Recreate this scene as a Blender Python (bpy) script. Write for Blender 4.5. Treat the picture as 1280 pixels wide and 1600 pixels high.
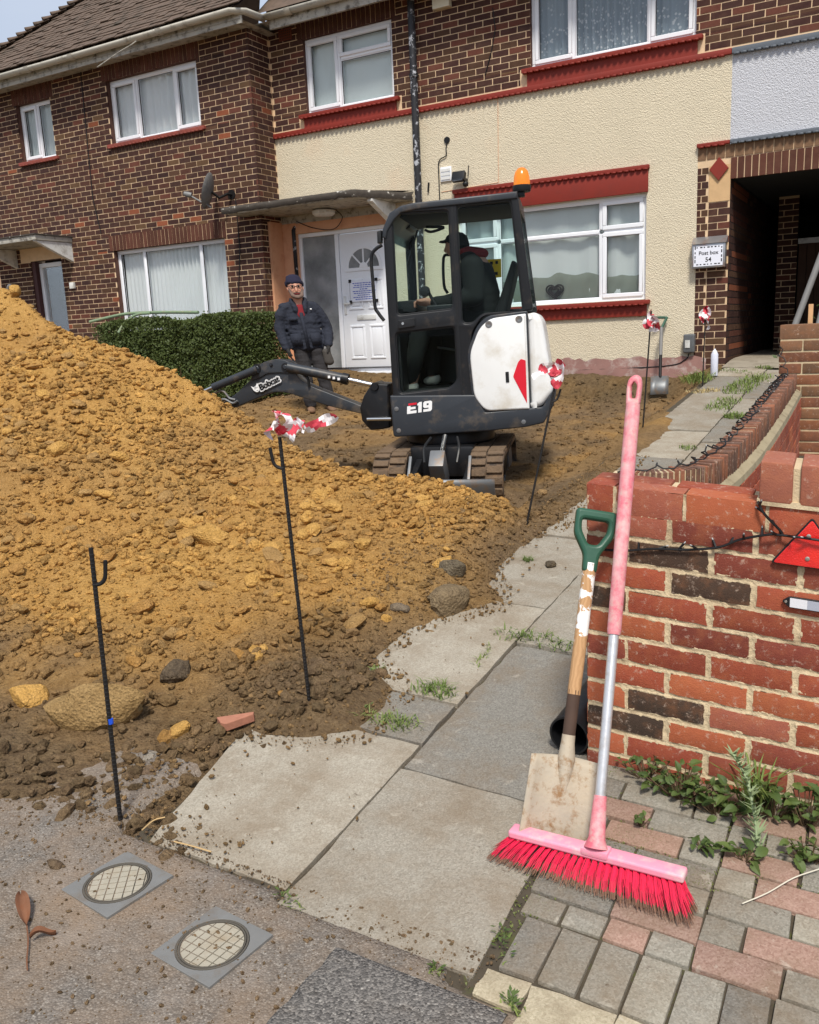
import bpy, bmesh, math, random
import numpy as np
from mathutils import Vector, Matrix, noise as mnoise
random.seed(7); rng = np.random.default_rng(7)
for o in list(bpy.data.objects): bpy.data.objects.remove(o)
scene = bpy.context.scene
COL = scene.collection
# ------------------------------------------------------------------ camera
CAMZ = 1.36
PITCH, ROLL, YAW = math.radians(11.715), math.radians(-2.573), math.radians(-29.647)
FPX = 1350.0                                   # focal length in pixels of the 1280 px wide photograph
_f = np.array([math.sin(YAW), math.cos(YAW), 0]); _r = np.array([math.cos(YAW), -math.sin(YAW), 0]); _u = np.array([0, 0, 1.])
_f2 = _f*math.cos(PITCH)-_u*math.sin(PITCH); _u2 = _u*math.cos(PITCH)+_f*math.sin(PITCH)
CM = np.array([math.cos(ROLL)*_r+math.sin(ROLL)*_u2, -math.sin(ROLL)*_r+math.cos(ROLL)*_u2, _f2])
cam = bpy.data.cameras.new('camera'); camo = bpy.data.objects.new('camera', cam); COL.objects.link(camo)
cam.sensor_fit = 'HORIZONTAL'; cam.sensor_width = 36; cam.lens = FPX/1280*36; cam.clip_end = 2000; cam.clip_start = .05
mw = Matrix.Identity(4)
for i in range(3):
    mw[i][0] = CM[0][i]; mw[i][1] = CM[1][i]; mw[i][2] = -CM[2][i]
mw[2][3] = CAMZ
camo.matrix_world = mw
scene.camera = camo
# ------------------------------------------------------------------ sky, sun, exposure
SUN_EL, SUN_ROT = math.radians(56), math.radians(200)
world = bpy.data.worlds.new('World'); scene.world = world; world.use_nodes = True
nt = world.node_tree; nt.nodes.clear()
wo = nt.nodes.new('ShaderNodeOutputWorld'); bg = nt.nodes.new('ShaderNodeBackground')
sky = nt.nodes.new('ShaderNodeTexSky'); sky.sky_type = 'NISHITA'; sky.sun_disc = False
sky.sun_elevation = SUN_EL; sky.sun_rotation = SUN_ROT; sky.dust_density = 3.0; sky.air_density = 1.0; sky.ozone_density = 1.5
tc = nt.nodes.new('ShaderNodeTexCoord'); nz = nt.nodes.new('ShaderNodeTexNoise'); nz.inputs['Scale'].default_value = 1.6; nz.inputs['Detail'].default_value = 5
mp = nt.nodes.new('ShaderNodeMapping'); mp.inputs['Scale'].default_value = (1, 1, 2.6)
cr = nt.nodes.new('ShaderNodeMapRange'); cr.inputs['From Min'].default_value = .3; cr.inputs['From Max'].default_value = .7; cr.inputs['To Min'].default_value = .55; cr.inputs['To Max'].default_value = .95
mx = nt.nodes.new('ShaderNodeMix'); mx.data_type = 'RGBA'; mx.inputs[7].default_value = (4.8, 5.4, 6.5, 1)
nt.links.new(tc.outputs['Generated'], mp.inputs[0]); nt.links.new(mp.outputs[0], nz.inputs['Vector']); nt.links.new(nz.outputs[0], cr.inputs[0])
nt.links.new(cr.outputs[0], mx.inputs[0]); nt.links.new(sky.outputs[0], mx.inputs[6]); nt.links.new(mx.outputs[2], bg.inputs[0])
bg.inputs[1].default_value = .05
nt.links.new(bg.outputs[0], wo.inputs[0])
sun = bpy.data.lights.new('sun', 'SUN'); sun.energy = 1.5; sun.angle = math.radians(10); sun.color = (1, .95, .86)
suno = bpy.data.objects.new('sun', sun); COL.objects.link(suno); suno.location = (3, -4, 12)
# direction towards the sun: behind the camera, a little to its right
az = math.radians(-62)      # measured from +X
sdir = Vector((math.cos(az)*math.cos(SUN_EL), math.sin(az)*math.cos(SUN_EL), math.sin(SUN_EL)))
suno.rotation_euler = sdir.to_track_quat('Z', 'Y').to_euler()
sky.sun_rotation = math.atan2(sdir.x, sdir.y)
vs = scene.view_settings; vs.view_transform = 'Standard'; vs.look = 'None'; vs.gamma = 1; vs.use_curve_mapping = False; vs.exposure = 1.43
scene.render.engine = 'CYCLES'
scene.cycles.max_bounces = 7; scene.cycles.transparent_max_bounces = 12

# ------------------------------------------------------------------ pixel helpers
def ray(px, py):
    return CM.T @ np.array([(px-640)/FPX, (800-py)/FPX, 1.])
CO = np.array([0, 0, CAMZ])
def onY(px, py, Y):
    r = ray(px, py); return CO+r*(Y/r[1])
def onX(px, py, X):
    r = ray(px, py); return CO+r*(X/r[0])
def onP(px, py, p0, n):
    r = ray(px, py); t = np.dot(np.array(p0)-CO, n)/np.dot(r, n); return CO+r*t
def proj(p):
    q = CM @ (np.array(p, float)-CO)
    if q[2] <= 0: return (-1e5, -1e5, -1)
    return 640+FPX*q[0]/q[2], 800-FPX*q[1]/q[2], q[2]
def inframe(p, m=20):
    a, b, c = proj(p); return c > 0 and -m < a < 1280+m and -m < b < 1600+m
def G(X, Y):                      # natural slope of the plot: rises towards the house, falls a little to the right
    t = np.maximum(0, np.asarray(Y, float)-1.4)
    t = np.where(t < .3, t*t/.6, t-.15)
    return .0905*np.minimum(t, 9.6)-.03*(np.clip(np.asarray(X, float), -14, 3)+1.3)
def onG(px, py, dz=0):
    r = ray(px, py); t = .4
    while t < 40:
        p = CO+r*t
        if p[2] <= G(p[0], p[1])+dz: return p
        t += .004
    return p
# ------------------------------------------------------------------ noise
_perm = np.random.default_rng(3).random((256, 256))
def vn(x, y):
    xi = np.floor(x).astype(int); yi = np.floor(y).astype(int); fx = x-xi; fy = y-yi
    fx = fx*fx*(3-2*fx); fy = fy*fy*(3-2*fy)
    a = _perm[xi % 256, yi % 256]; b = _perm[(xi+1) % 256, yi % 256]; c = _perm[xi % 256, (yi+1) % 256]; d = _perm[(xi+1) % 256, (yi+1) % 256]
    return (a*(1-fx)+b*fx)*(1-fy)+(c*(1-fx)+d*fx)*fy
def fbm(x, y, o=4, l=2.03, g=.5):
    s = 0; a = 1; t = 0
    for i in range(o):
        s = s+a*(vn(x+17.3*i, y+9.1*i)-.5); t += a; a *= g; x = x*l; y = y*l
    return s/t*2
def sst(a, b, x):
    t = np.clip((x-a)/(b-a), 0, 1); return t*t*(3-2*t)
# ------------------------------------------------------------------ materials
class N:
    def __init__(s, name):
        s.m = bpy.data.materials.new(name); s.m.use_nodes = True; s.t = s.m.node_tree; s.b = s.t.nodes['Principled BSDF']; s.out = s.t.nodes['Material Output']
    def n(s, k, **kw):
        x = s.t.nodes.new('ShaderNode'+k)
        for a, v in kw.items():
            if hasattr(x, a): setattr(x, a, v)
        return x
    def l(s, a, b): s.t.links.new(a, b)
    def pos(s):
        if not hasattr(s, '_p'): s._p = s.n('NewGeometry').outputs['Position']
        return s._p
    def noise(s, scale, detail=4, rough=.55, vec=None, dist=0):
        x = s.n('TexNoise'); x.inputs['Scale'].default_value = scale; x.inputs['Detail'].default_value = detail; x.inputs['Roughness'].default_value = rough; x.inputs['Distortion'].default_value = dist
        s.l(vec or s.pos(), x.inputs['Vector']); return x.outputs[0]
    def voro(s, scale, out=0, feature='F1', vec=None):
        x = s.n('TexVoronoi'); x.feature = feature; x.inputs['Scale'].default_value = scale; s.l(vec or s.pos(), x.inputs['Vector']); return x.outputs[out]
    def ramp(s, fac, stops, interp='LINEAR'):
        x = s.n('ValToRGB'); x.color_ramp.interpolation = interp
        e = x.color_ramp.elements
        while len(e) < len(stops): e.new(.5)
        for i, (p, c) in enumerate(stops):
            e[i].position = p; e[i].color = (c[0], c[1], c[2], 1) if hasattr(c, '__len__') else (c, c, c, 1)
        s.l(fac, x.inputs[0]); return x.outputs[0]
    def mix(s, fac, a, b, mode='MIX'):
        x = s.n('Mix'); x.data_type = 'RGBA'; x.blend_type = mode
        for v, i in ((fac, 0), (a, 6), (b, 7)):
            if hasattr(v, 'links') or hasattr(v, 'is_output'): s.l(v, x.inputs[i])
            elif i == 0: x.inputs[0].default_value = v
            else: x.inputs[i].default_value = (v[0], v[1], v[2], 1)
        return x.outputs[2]
    def math(s, op, a, b=0, clamp=False):
        x = s.n('Math'); x.operation = op; x.use_clamp = clamp
        for i, v in enumerate((a, b)):
            if hasattr(v, 'is_output'): s.l(v, x.inputs[i])
            else: x.inputs[i].default_value = v
        return x.outputs[0]
    def attr(s, name):
        x = s.n('Attribute'); x.attribute_name = name; return x
    def bump(s, h, strength=.5, dist=.01, prev=None):
        x = s.n('Bump'); x.inputs['Strength'].default_value = strength; x.inputs['Distance'].default_value = dist
        s.l(h, x.inputs['Height'])
        if prev: s.l(prev, x.inputs['Normal'])
        s.l(x.outputs[0], s.b.inputs['Normal']); return x.outputs[0]
    def set(s, col=None, rough=None, metal=None, spec=None):
        for k, v in (('Base Color', col), ('Roughness', rough), ('Metallic', metal), ('Specular IOR Level', spec)):
            if v is None: continue
            if hasattr(v, 'is_output'): s.l(v, s.b.inputs[k])
            elif k == 'Base Color': s.b.inputs[k].default_value = (v[0], v[1], v[2], 1)
            else: s.b.inputs[k].default_value = v
        return s.m
MAT = {}
def simple(name, c, rough=.6, metal=0, var=.15, scale=12, bump=.1, bscale=80, spec=.4, bd=.004, dirt=None, dscale=5, damt=(.5, .75)):
    n = N(name)
    lo = tuple(x*(1-var) for x in c); hi = tuple(min(1, x*(1+var)) for x in c)
    col = n.mix(n.noise(scale, 5), lo, hi)
    if dirt: col = n.mix(n.ramp(n.noise(dscale, 6, .65), [(damt[0], 0), (damt[1], 1)]), col, dirt)
    if bump: n.bump(n.noise(bscale, 4), bump, bd)
    MAT[name] = n.set(col, rough, metal, spec); return MAT[name]
def srgb(r, g, b):
    f = lambda v: (v/255/12.92 if v/255 <= .04045 else ((v/255+.055)/1.055)**2.4)
    return (f(r), f(g), f(b))
# ------------------------------------------------------------------ mesh helpers
def wloc(o):
    v = np.zeros(3)
    while o is not None: v = v+np.array(o.location); o = o.parent
    return v
def link(name, mesh, mat=None, parent=None, loc=(0, 0, 0)):
    o = bpy.data.objects.new(name, mesh); COL.objects.link(o); o.location = loc
    if mat is not None and mesh is not None and len(mesh.materials) == 0: mesh.materials.append(MAT[mat] if isinstance(mat, str) else mat)
    if parent is not None: o.parent = parent
    return o
def tag(o, label=None, cat=None, group=None, kind=None):
    if label: o['label'] = label
    if cat: o['category'] = cat
    if group: o['group'] = group
    if kind: o['kind'] = kind
    return o
def thing(name, label, cat, loc, group=None):
    o = bpy.data.objects.new(name, None); COL.objects.link(o); o.location = loc; o.empty_display_size = .1
    return tag(o, label, cat, group)
class MB:
    """collects faces in world coordinates; build() links them as one mesh object"""
    def __init__(s): s.v = []; s.f = []; s.c = []; s.smooth = False
    def add(s, vs, fs, col=None):
        k = len(s.v); s.v.extend([tuple(map(float, p)) for p in vs]); s.f.extend([tuple(i+k for i in f) for f in fs]); s.c.extend([col]*len(fs)); return s
    def quad(s, a, b, c, d, col=None): return s.add([a, b, c, d], [(0, 1, 2, 3)], col)
    def box(s, lo, hi, col=None):
        x0, y0, z0 = lo; x1, y1, z1 = hi
        return s.add([(x0, y0, z0), (x1, y0, z0), (x1, y1, z0), (x0, y1, z0), (x0, y0, z1), (x1, y0, z1), (x1, y1, z1), (x0, y1, z1)],
                     [(0, 3, 2, 1), (4, 5, 6, 7), (0, 1, 5, 4), (1, 2, 6, 5), (2, 3, 7, 6), (3, 0, 4, 7)], col)
    def obox(s, c, ax, ay, az, col=None):
        """box from centre and three half-axis vectors"""
        c, ax, ay, az = map(lambda q: np.array(q, float), (c, ax, ay, az))
        vs = [c+i*ax+j*ay+k*az for k in (-1, 1) for j in (-1, 1) for i in (-1, 1)]
        return s.add(vs, [(0, 2, 3, 1), (4, 5, 7, 6), (0, 1, 5, 4), (1, 3, 7, 5), (3, 2, 6, 7), (2, 0, 4, 6)], col)
    def tube(s, pts, r, n=8, col=None, caps=True):
        pts = [np.array(p, float) for p in pts]; m = len(pts)
        rs = r if hasattr(r, '__len__') else [r]*m
        vs = []; prev = None
        for i, p in enumerate(pts):
            t = pts[min(i+1, m-1)]-pts[max(i-1, 0)]; t = t/(np.linalg.norm(t)+1e-12)
            if prev is None:
                a = np.array([0, 0, 1.]) if abs(t[2]) < .9 else np.array([1., 0, 0])
                u = np.cross(t, a)
            else: u = prev-t*np.dot(prev, t)
            u = u/(np.linalg.norm(u)+1e-12); prev = u; w = np.cross(t, u)
            for k in range(n):
                an = 2*math.pi*k/n; vs.append(p+rs[i]*(math.cos(an)*u+math.sin(an)*w))
        fs = [(i*n+k, i*n+(k+1) % n, (i+1)*n+(k+1) % n, (i+1)*n+k) for i in range(m-1) for k in range(n)]
        if caps: fs += [tuple(range(n))[::-1], tuple((m-1)*n+k for k in range(n))]
        return s.add(vs, fs, col)
    def lathe(s, c, prof, n=20, axis=(0, 0, 1), col=None):
        """prof: list of (radius, height) along the axis from c"""
        ax = np.array(axis, float); ax /= np.linalg.norm(ax); a = np.array([1., 0, 0]) if abs(ax[0]) < .9 else np.array([0, 1., 0])
        u = np.cross(ax, a); u /= np.linalg.norm(u); w = np.cross(ax, u); c = np.array(c, float); vs = []
        for r, h in prof:
            for k in range(n):
                an = 2*math.pi*k/n; vs.append(c+ax*h+r*(math.cos(an)*u+math.sin(an)*w))
        m = len(prof)
        fs = [(i*n+k, i*n+(k+1) % n, (i+1)*n+(k+1) % n, (i+1)*n+k) for i in range(m-1) for k in range(n)]
        fs += [tuple(range(n))[::-1], tuple((m-1)*n+k for k in range(n))]
        return s.add(vs, fs, col)
    def grid(s, P, col=None, closed_u=False):
        """P[i][j] -> 3d point"""
        a = len(P); b = len(P[0]); vs = [p for r in P for p in r]
        fs = [(i*b+j, i*b+j+1, (i+1)*b+j+1, (i+1)*b+j) for i in range(a-1) for j in range(b-1)]
        return s.add(vs, fs, col)
    def mesh(s, name, off=(0, 0, 0)):
        me = bpy.data.meshes.new(name)
        v = np.array(s.v, float).reshape(-1, 3)-np.array(off, float)
        me.from_pydata(v.tolist(), [], s.f)
        if any(c is not None for c in s.c):
            at = me.color_attributes.new('bc', 'FLOAT_COLOR', 'CORNER')
            cols = []
            for f, c in zip(s.f, s.c):
                cc = list(c if c is not None else (.5, .5, .5))+[1.]
                cols += cc*len(f)
            at.data.foreach_set('color', cols)
        if s.smooth: me.shade_smooth()
        me.update(); return me
    def build(s, name, mat=None, parent=None, bevel=0, seg=2, smooth=None, kind=None, fixn=True):
        if smooth is not None: s.smooth = smooth
        me = s.mesh(name, wloc(parent))
        if fixn or bevel:
            bm = bmesh.new(); bm.from_mesh(me)
            if fixn: bmesh.ops.recalc_face_normals(bm, faces=bm.faces)
            if bevel:
                ed = [e for e in bm.edges if len(e.link_faces) == 2 and e.calc_face_angle(0) > .5]
                bmesh.ops.bevel(bm, geom=ed, offset=bevel, segments=seg, profile=.6, affect='EDGES', clamp_overlap=True)
            bm.to_mesh(me); bm.free()
        if s.smooth or bevel:
            me.shade_smooth()
            if bevel or s.smooth == 'auto': me.set_sharp_from_angle(angle=math.radians(38))
        o = link(name, me, mat, parent)
        if kind: o['kind'] = kind
        return o
def box(name, lo, hi, mat, parent=None, bevel=0, **k): return MB().box(lo, hi).build(name, mat, parent, bevel, **k)
def tube(name, pts, r, mat, parent=None, n=10, smooth=True, **k): return MB().tube(pts, r, n).build(name, mat, parent, smooth='auto' if smooth else None, **k)
def spline(pts, n=8):
    """Catmull-Rom through points"""
    P = [np.array(p, float) for p in pts]; P = [2*P[0]-P[1]]+P+[2*P[-1]-P[-2]]; out = []
    for i in range(1, len(P)-2):
        for k in range(n):
            t = k/n; a, b, c, d = P[i-1], P[i], P[i+1], P[i+2]
            out.append(.5*((2*b)+(-a+c)*t+(2*a-5*b+4*c-d)*t*t+(-a+3*b-3*c+d)*t**3))
    out.append(P[-2]); return out
def arcs(loop, r, n=4):
    """round the corners of a 2-D polygon; loop points may be (x, y) or (x, y, radius)"""
    out = []; L = len(loop)
    for i in range(L):
        p = np.array(loop[i][:2], float); rr = loop[i][2] if len(loop[i]) > 2 else r
        a = np.array(loop[i-1][:2], float); b = np.array(loop[(i+1) % L][:2], float)
        da = a-p; db = b-p; la = np.linalg.norm(da); lb = np.linalg.norm(db)
        d = min(rr, la*.45, lb*.45)
        if d < 1e-5: out.append(tuple(p)); continue
        A = p+da/la*d; B = p+db/lb*d
        for k in range(n+1):
            t = k/n; out.append(tuple((1-t)**2*A+2*t*(1-t)*p+t*t*B))
    return out
def plate_mesh(loops, depth, bevel=0, seg=2):
    """filled 2-D outline (first loop) with holes, extruded by depth along +z; returns (verts, faces)"""
    cu = bpy.data.curves.new('c', 'CURVE'); cu.dimensions = '2D'; cu.fill_mode = 'BOTH'
    for lp in loops:
        sp = cu.splines.new('POLY'); sp.points.add(len(lp)-1); sp.use_cyclic_u = True
        for i, p in enumerate(lp): sp.points[i].co = (p[0], p[1], 0, 1)
    cu.extrude = max(1e-4, depth/2-bevel); cu.bevel_depth = bevel; cu.bevel_resolution = seg if bevel else 0
    if bevel: cu.offset = -bevel
    ob = bpy.data.objects.new('c', cu)
    me = bpy.data.meshes.new_from_object(ob)
    v = np.array([x.co[:] for x in me.vertices]); v[:, 2] += depth/2
    f = [tuple(p.vertices) for p in me.polygons]
    bpy.data.objects.remove(ob); bpy.data.curves.remove(cu); bpy.data.meshes.remove(me)
    return v, f
def merged(me, d=1e-5):
    bm = bmesh.new(); bm.from_mesh(me); bmesh.ops.remove_doubles(bm, verts=bm.verts, dist=d); bmesh.ops.recalc_face_normals(bm, faces=bm.faces); bm.to_mesh(me); bm.free(); return me
def text_mesh(body, size, depth=.001, offset=0, shear=0, align='CENTER', space=1.0):
    cu = bpy.data.curves.new('t', 'FONT'); cu.body = body; cu.size = size; cu.extrude = depth; cu.offset = offset; cu.shear = shear; cu.align_x = align; cu.align_y = 'CENTER'; cu.space_character = space
    ob = bpy.data.objects.new('t', cu); me = bpy.data.meshes.new_from_object(ob)
    v = np.array([x.co[:] for x in me.vertices]); f = [tuple(p.vertices) for p in me.polygons]
    bpy.data.objects.remove(ob); bpy.data.curves.remove(cu); bpy.data.meshes.remove(me)
    return v, f
def place2d(v, o, ex, ey, ez):
    o, ex, ey, ez = (np.array(q, float) for q in (o, ex, ey, ez)); return [o+p[0]*ex+p[1]*ey+p[2]*ez for p in v]
def wall_rects(u0, u1, z0, z1, holes):
    us = sorted({u0, u1, *[h[0] for h in holes], *[h[1] for h in holes]}); zs = sorted({z0, z1, *[h[2] for h in holes], *[h[3] for h in holes]})
    us = [u for u in us if u0 <= u <= u1]; zs = [z for z in zs if z0 <= z <= z1]; out = []
    for i in range(len(us)-1):
        for j in range(len(zs)-1):
            cu = (us[i]+us[i+1])/2; cz = (zs[j]+zs[j+1])/2
            if not any(h[0] < cu < h[1] and h[2] < cz < h[3] for h in holes): out.append((us[i], us[i+1], zs[j], zs[j+1]))
    return out
# ================================================================== materials
def brick_mat(name, grain=.35, rough=.85, soot=None):
    n = N(name); a = n.attr('bc').outputs['Color']
    c = n.mix(n.noise(35, 6, .7), n.mix(.5, a, (.02, .015, .012)), a)
    c = n.mix(n.ramp(n.noise(9, 5, .6), [(.42, 0), (.75, grain)]), c, (.30, .17, .10))
    if soot: c = n.mix(n.ramp(n.noise(1.1, 5, .65), [(.5, 0), (.8, .5)]), c, soot)
    n.bump(n.noise(160, 5, .7), .5, .004)
    MAT[name] = n.set(c, rough, 0, .25)
brick_mat('house_brick', .12)
brick_mat('garden_brick', .22)
def garden_brick():
    n = N('garden_face'); a = n.attr('bc').outputs['Color']
    c = n.mix(n.noise(28, 6, .7), n.mix(.3, a, (.02, .012, .01)), a)
    c = n.mix(n.ramp(n.noise(14, 6, .7), [(.45, 0), (.70, .6)]), c, n.mix(.5, a, (.42, .16, .06)))
    c = n.mix(n.ramp(n.noise(48, 7, .8), [(.56, 0), (.70, .8)]), c, (.60, .46, .36))       # mortar smears and lime bloom
    n.bump(n.noise(220, 6, .75), .6, .004)
    MAT['garden_face'] = n.set(c, .86, 0, .25)
garden_brick()
simple('mortar', srgb(222, 192, 156), .95, var=.22, scale=9, bump=.5, bscale=150)
simple('mortar_garden', srgb(204, 184, 150), .95, var=.2, scale=14, bump=.7, bscale=190, dirt=srgb(150, 128, 100), dscale=11)
def render_mat(name, c, streak=None):
    n = N(name)
    v = n.voro(95, 0, 'SMOOTH_F1'); h = n.math('ADD', n.math('MULTIPLY', v, .8), n.math('MULTIPLY', n.noise(62, 5, .65), 1.2))
    col = n.mix(n.noise(2.2, 6, .6), tuple(x*.86 for x in c), c)
    col = n.mix(n.ramp(n.noise(80, 3), [(.35, .35), (.6, 0)]), col, tuple(x*.6 for x in c))
    if streak: col = n.mix(n.ramp(n.noise(1.1, 6, .7), [(.56, 0), (.85, .45)]), col, streak)
    n.bump(h, .9, .011)
    MAT[name] = n.set(col, .95, 0, .15)
render_mat('cream_render', srgb(233, 220, 193), srgb(216, 176, 142))
render_mat('grey_render', srgb(214, 215, 221))
simple('red_paint', srgb(132, 42, 29), .65, var=.12, scale=6, bump=.25, bscale=60, dirt=srgb(120, 44, 34), dscale=4)
simple('grey_paint', srgb(100, 106, 114), .6, var=.1)
simple('upvc', srgb(236, 238, 242), .35, var=.03, bump=.02)
simple('upvc_old', srgb(220, 220, 216), .5, var=.08, dirt=srgb(150, 146, 136), dscale=7)
simple('weathered_white', srgb(176, 172, 162), .7, var=.2, scale=6, bump=.3, dirt=srgb(90, 84, 76), dscale=9, damt=(.5, .66))
simple('peach_paint', srgb(214, 160, 124), .7, var=.08, dirt=srgb(190, 130, 96), dscale=6)
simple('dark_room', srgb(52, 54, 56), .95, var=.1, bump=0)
simple('roof_tile', srgb(98, 82, 70), .9, var=.35, scale=7, bump=.4, bscale=70, dirt=srgb(60, 54, 44), dscale=5)
simple('felt', srgb(72, 66, 60), .95, var=.4, scale=20, bump=.8, bscale=40, dirt=srgb(214, 210, 200), dscale=9, damt=(.6, .68))
simple('pipe_black', srgb(40, 40, 44), .55, var=.3, scale=18, dirt=srgb(176, 178, 184), dscale=13, damt=(.55, .6))
simple('plastic_black', srgb(26, 27, 29), .45, var=.1)
simple('cable_black', srgb(20, 20, 22), .5, var=.1)
simple('steel_dark', srgb(34, 32, 32), .6, metal=.4, var=.3, scale=30)
simple('concrete', srgb(150, 140, 124), .95, var=.2, scale=5, bump=.5, bscale=120, dirt=srgb(112, 102, 86), dscale=6)
simple('plinth', srgb(148, 112, 104), .9, var=.25, scale=5, bump=.5, dirt=srgb(196, 186, 178), dscale=7)
def soil():
    n = N('soil'); a = n.attr('bc').outputs['Color']
    c = n.mix(n.ramp(n.noise(22, 8, .78), [(.3, 0), (.7, 1)]), n.mix(.34, a, (.03, .018, .008)), n.mix(.20, a, (.85, .62, .32)))
    c = n.mix(n.ramp(n.noise(140, 5, .7), [(.36, .35), (.55, 0)]), c, (.06, .035, .015))
    h = n.math('ADD', n.noise(60, 8, .75), n.math('MULTIPLY', n.voro(90, 0), .5))
    n.bump(h, 1.0, .02); MAT['soil'] = n.set(c, .97, 0, .1)
soil()
def asphalt():
    n = N('asphalt')
    c = n.ramp(n.voro(210, 1), [(0, srgb(84, 80, 76)), (.4, srgb(116, 111, 105)), (.75, srgb(144, 138, 130)), (1, srgb(184, 178, 168))])
    c = n.mix(n.ramp(n.voro(210, 0), [(.0, 0), (.7, .6)]), c, srgb(76, 72, 68))
    c = n.mix(n.ramp(n.noise(2.6, 8, .7), [(.40, .1), (.66, .75)]), c, srgb(140, 118, 96))
    c = n.mix(n.ramp(n.noise(9, 5, .6), [(.5, 0), (.8, .35)]), c, srgb(160, 152, 144))
    h = n.math('SUBTRACT', 1, n.voro(210, 0)); n.bump(h, .6, .004); MAT['asphalt'] = n.set(c, .9, 0, .25)
asphalt()
def asphalt2():
    n = N('asphalt_patch'); c = n.ramp(n.voro(200, 1), [(0, srgb(66, 64, 62)), (.5, srgb(106, 102, 98)), (.85, srgb(132, 127, 121)), (1, srgb(168, 163, 155))]); c = n.mix(n.ramp(n.noise(3, 7, .7), [(.5, 0), (.75, .5)]), c, srgb(112, 98, 82)); n.bump(n.math('SUBTRACT', 1, n.voro(200, 0)), .8, .005); MAT['asphalt_patch'] = n.set(c, .9, 0, .25)
asphalt2()
def slabm():
    n = N('slab'); a = n.attr('bc').outputs['Color']
    c = n.mix(n.ramp(n.voro(230, 1), [(.0, .0), (1, 1)]), n.mix(.32, a, (.05, .05, .05)), n.mix(.16, a, (.75, .72, .66)))
    c = n.mix(n.ramp(n.noise(4.2, 8, .72), [(.42, 0), (.66, .6)]), c, srgb(124, 106, 84))
    c = n.mix(n.ramp(n.noise(17, 6, .7, dist=.6), [(.60, 0), (.68, .3)]), c, srgb(206, 198, 182))
    c = n.mix(n.ramp(n.noise(24, 5, .65), [(.66, 0), (.74, .8)]), c, srgb(84, 66, 50))
    n.bump(n.math('ADD', n.noise(210, 5, .7), n.math('MULTIPLY', n.noise(14, 5), 1.5)), .7, .005)
    MAT['slab'] = n.set(c, .93, 0, .2)
slabm()
simple('moss_soil', srgb(74, 66, 54), .97, var=.4, scale=25, bump=1, bscale=60, dirt=srgb(78, 80, 44), dscale=14, damt=(.56, .66))
simple('ground', srgb(104, 92, 72), .95, var=.3, scale=3, bump=.5, bscale=30)

# ================================================================== the setting
def sheet(name, xs, ys, zf, mat, kind='structure', col=None):
    X, Y = np.meshgrid(xs, ys, indexing='ij'); Z = zf(X, Y)
    a, b = X.shape
    me = bpy.data.meshes.new(name)
    v = np.stack([X, Y, Z], -1).reshape(-1, 3)
    idx = np.arange(a*b).reshape(a, b)
    f = np.stack([idx[:-1, :-1], idx[1:, :-1], idx[1:, 1:], idx[:-1, 1:]], -1).reshape(-1, 4)
    me.from_pydata(v.tolist(), [], f.tolist())
    if col is not None:
        at = me.color_attributes.new('bc', 'FLOAT_COLOR', 'POINT'); c = col(X, Y, Z).reshape(-1, 3)
        at.data.foreach_set('color', np.concatenate([c, np.ones((len(c), 1))], 1).ravel())
    me.shade_smooth(); o = link(name, me, mat)
    if kind: o['kind'] = kind
    return o
# far ground to the horizon (steps below everything else)
xs = np.array([-300, -80, -30, -15, -8, -4, 0, 4, 8, 20, 60, 300.]); ys = np.array([-300, -60, -20, -6, -1, .5, 1.4, 3, 5, 8, 11, 14, 20, 60, 300.])
sheet('ground', xs, ys, lambda X, Y: G(X, Y)-.42, 'ground')
# tarmac footway in the foreground
def pav(X, Y): return G(X, Y)-.004+.003*fbm(X*3, Y*3, 3)
sheet('pavement', np.concatenate([np.arange(-9, -2.6, .4), np.arange(-2.6, .6, .03), np.arange(.6, 4, .4)]), np.concatenate([np.arange(-6, .6, .4), np.arange(.6, 1.86, .03)]), lambda X, Y: pav(X, Y)-.05*sst(1.42, 1.47, Y)*(X > -.78)-.06*sst(1.47, 1.50, Y-.035*(X < -1.28))*(X > -1.86), 'asphalt')
# slightly raised newer patch of tarmac on the right
sheet('pavement_patch', np.arange(-1.06, -.62, .02), np.arange(.2, 1.44, .03), lambda X, Y: pav(X, Y)+.010+.012*fbm(X*30, Y*30, 2)*(np.abs(X+1.06) < .03)-.04*((X < -1.045) | (Y > 1.41)), 'asphalt_patch')
# ---------------------------------------------------------------- excavated plot with the spoil heap
RX = [-12, -9, -7.5, -6.6, -6.13, -5.72, -5.25, -4.81, -4.23, -3.92, -3.56, -3.2, -2.9, -2.55, -2.2, -1.92, -1.7, -1.5, -1.2]
RZ = [1.2, 1.80, 2.08, 2.02, 1.90, 1.63, 1.47, 1.34, 1.08, .86, .62, .55, .50, .47, .45, .37, .24, .14, .1]
TX = [-12, -5, -3.2, -2.6, -2.2, -1.9, -1.7, -1.5]; TY = [1.9, 1.85, 1.85, 1.95, 2.2, 2.5, 2.95, 3.4]
def dug(X, Y):
    d = G(X, Y)-.30*sst(4.2, 5.8, Y)-.06*sst(7.5, 9, Y)
    bank = sst(-2.35, -1.72, X)                       # bank up to the path
    d = d*(1-bank)+(G(X, Y)-.02)*bank
    d = d+.20*sst(10.25, 10.7, Y)*(1-bank)
    return d
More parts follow.
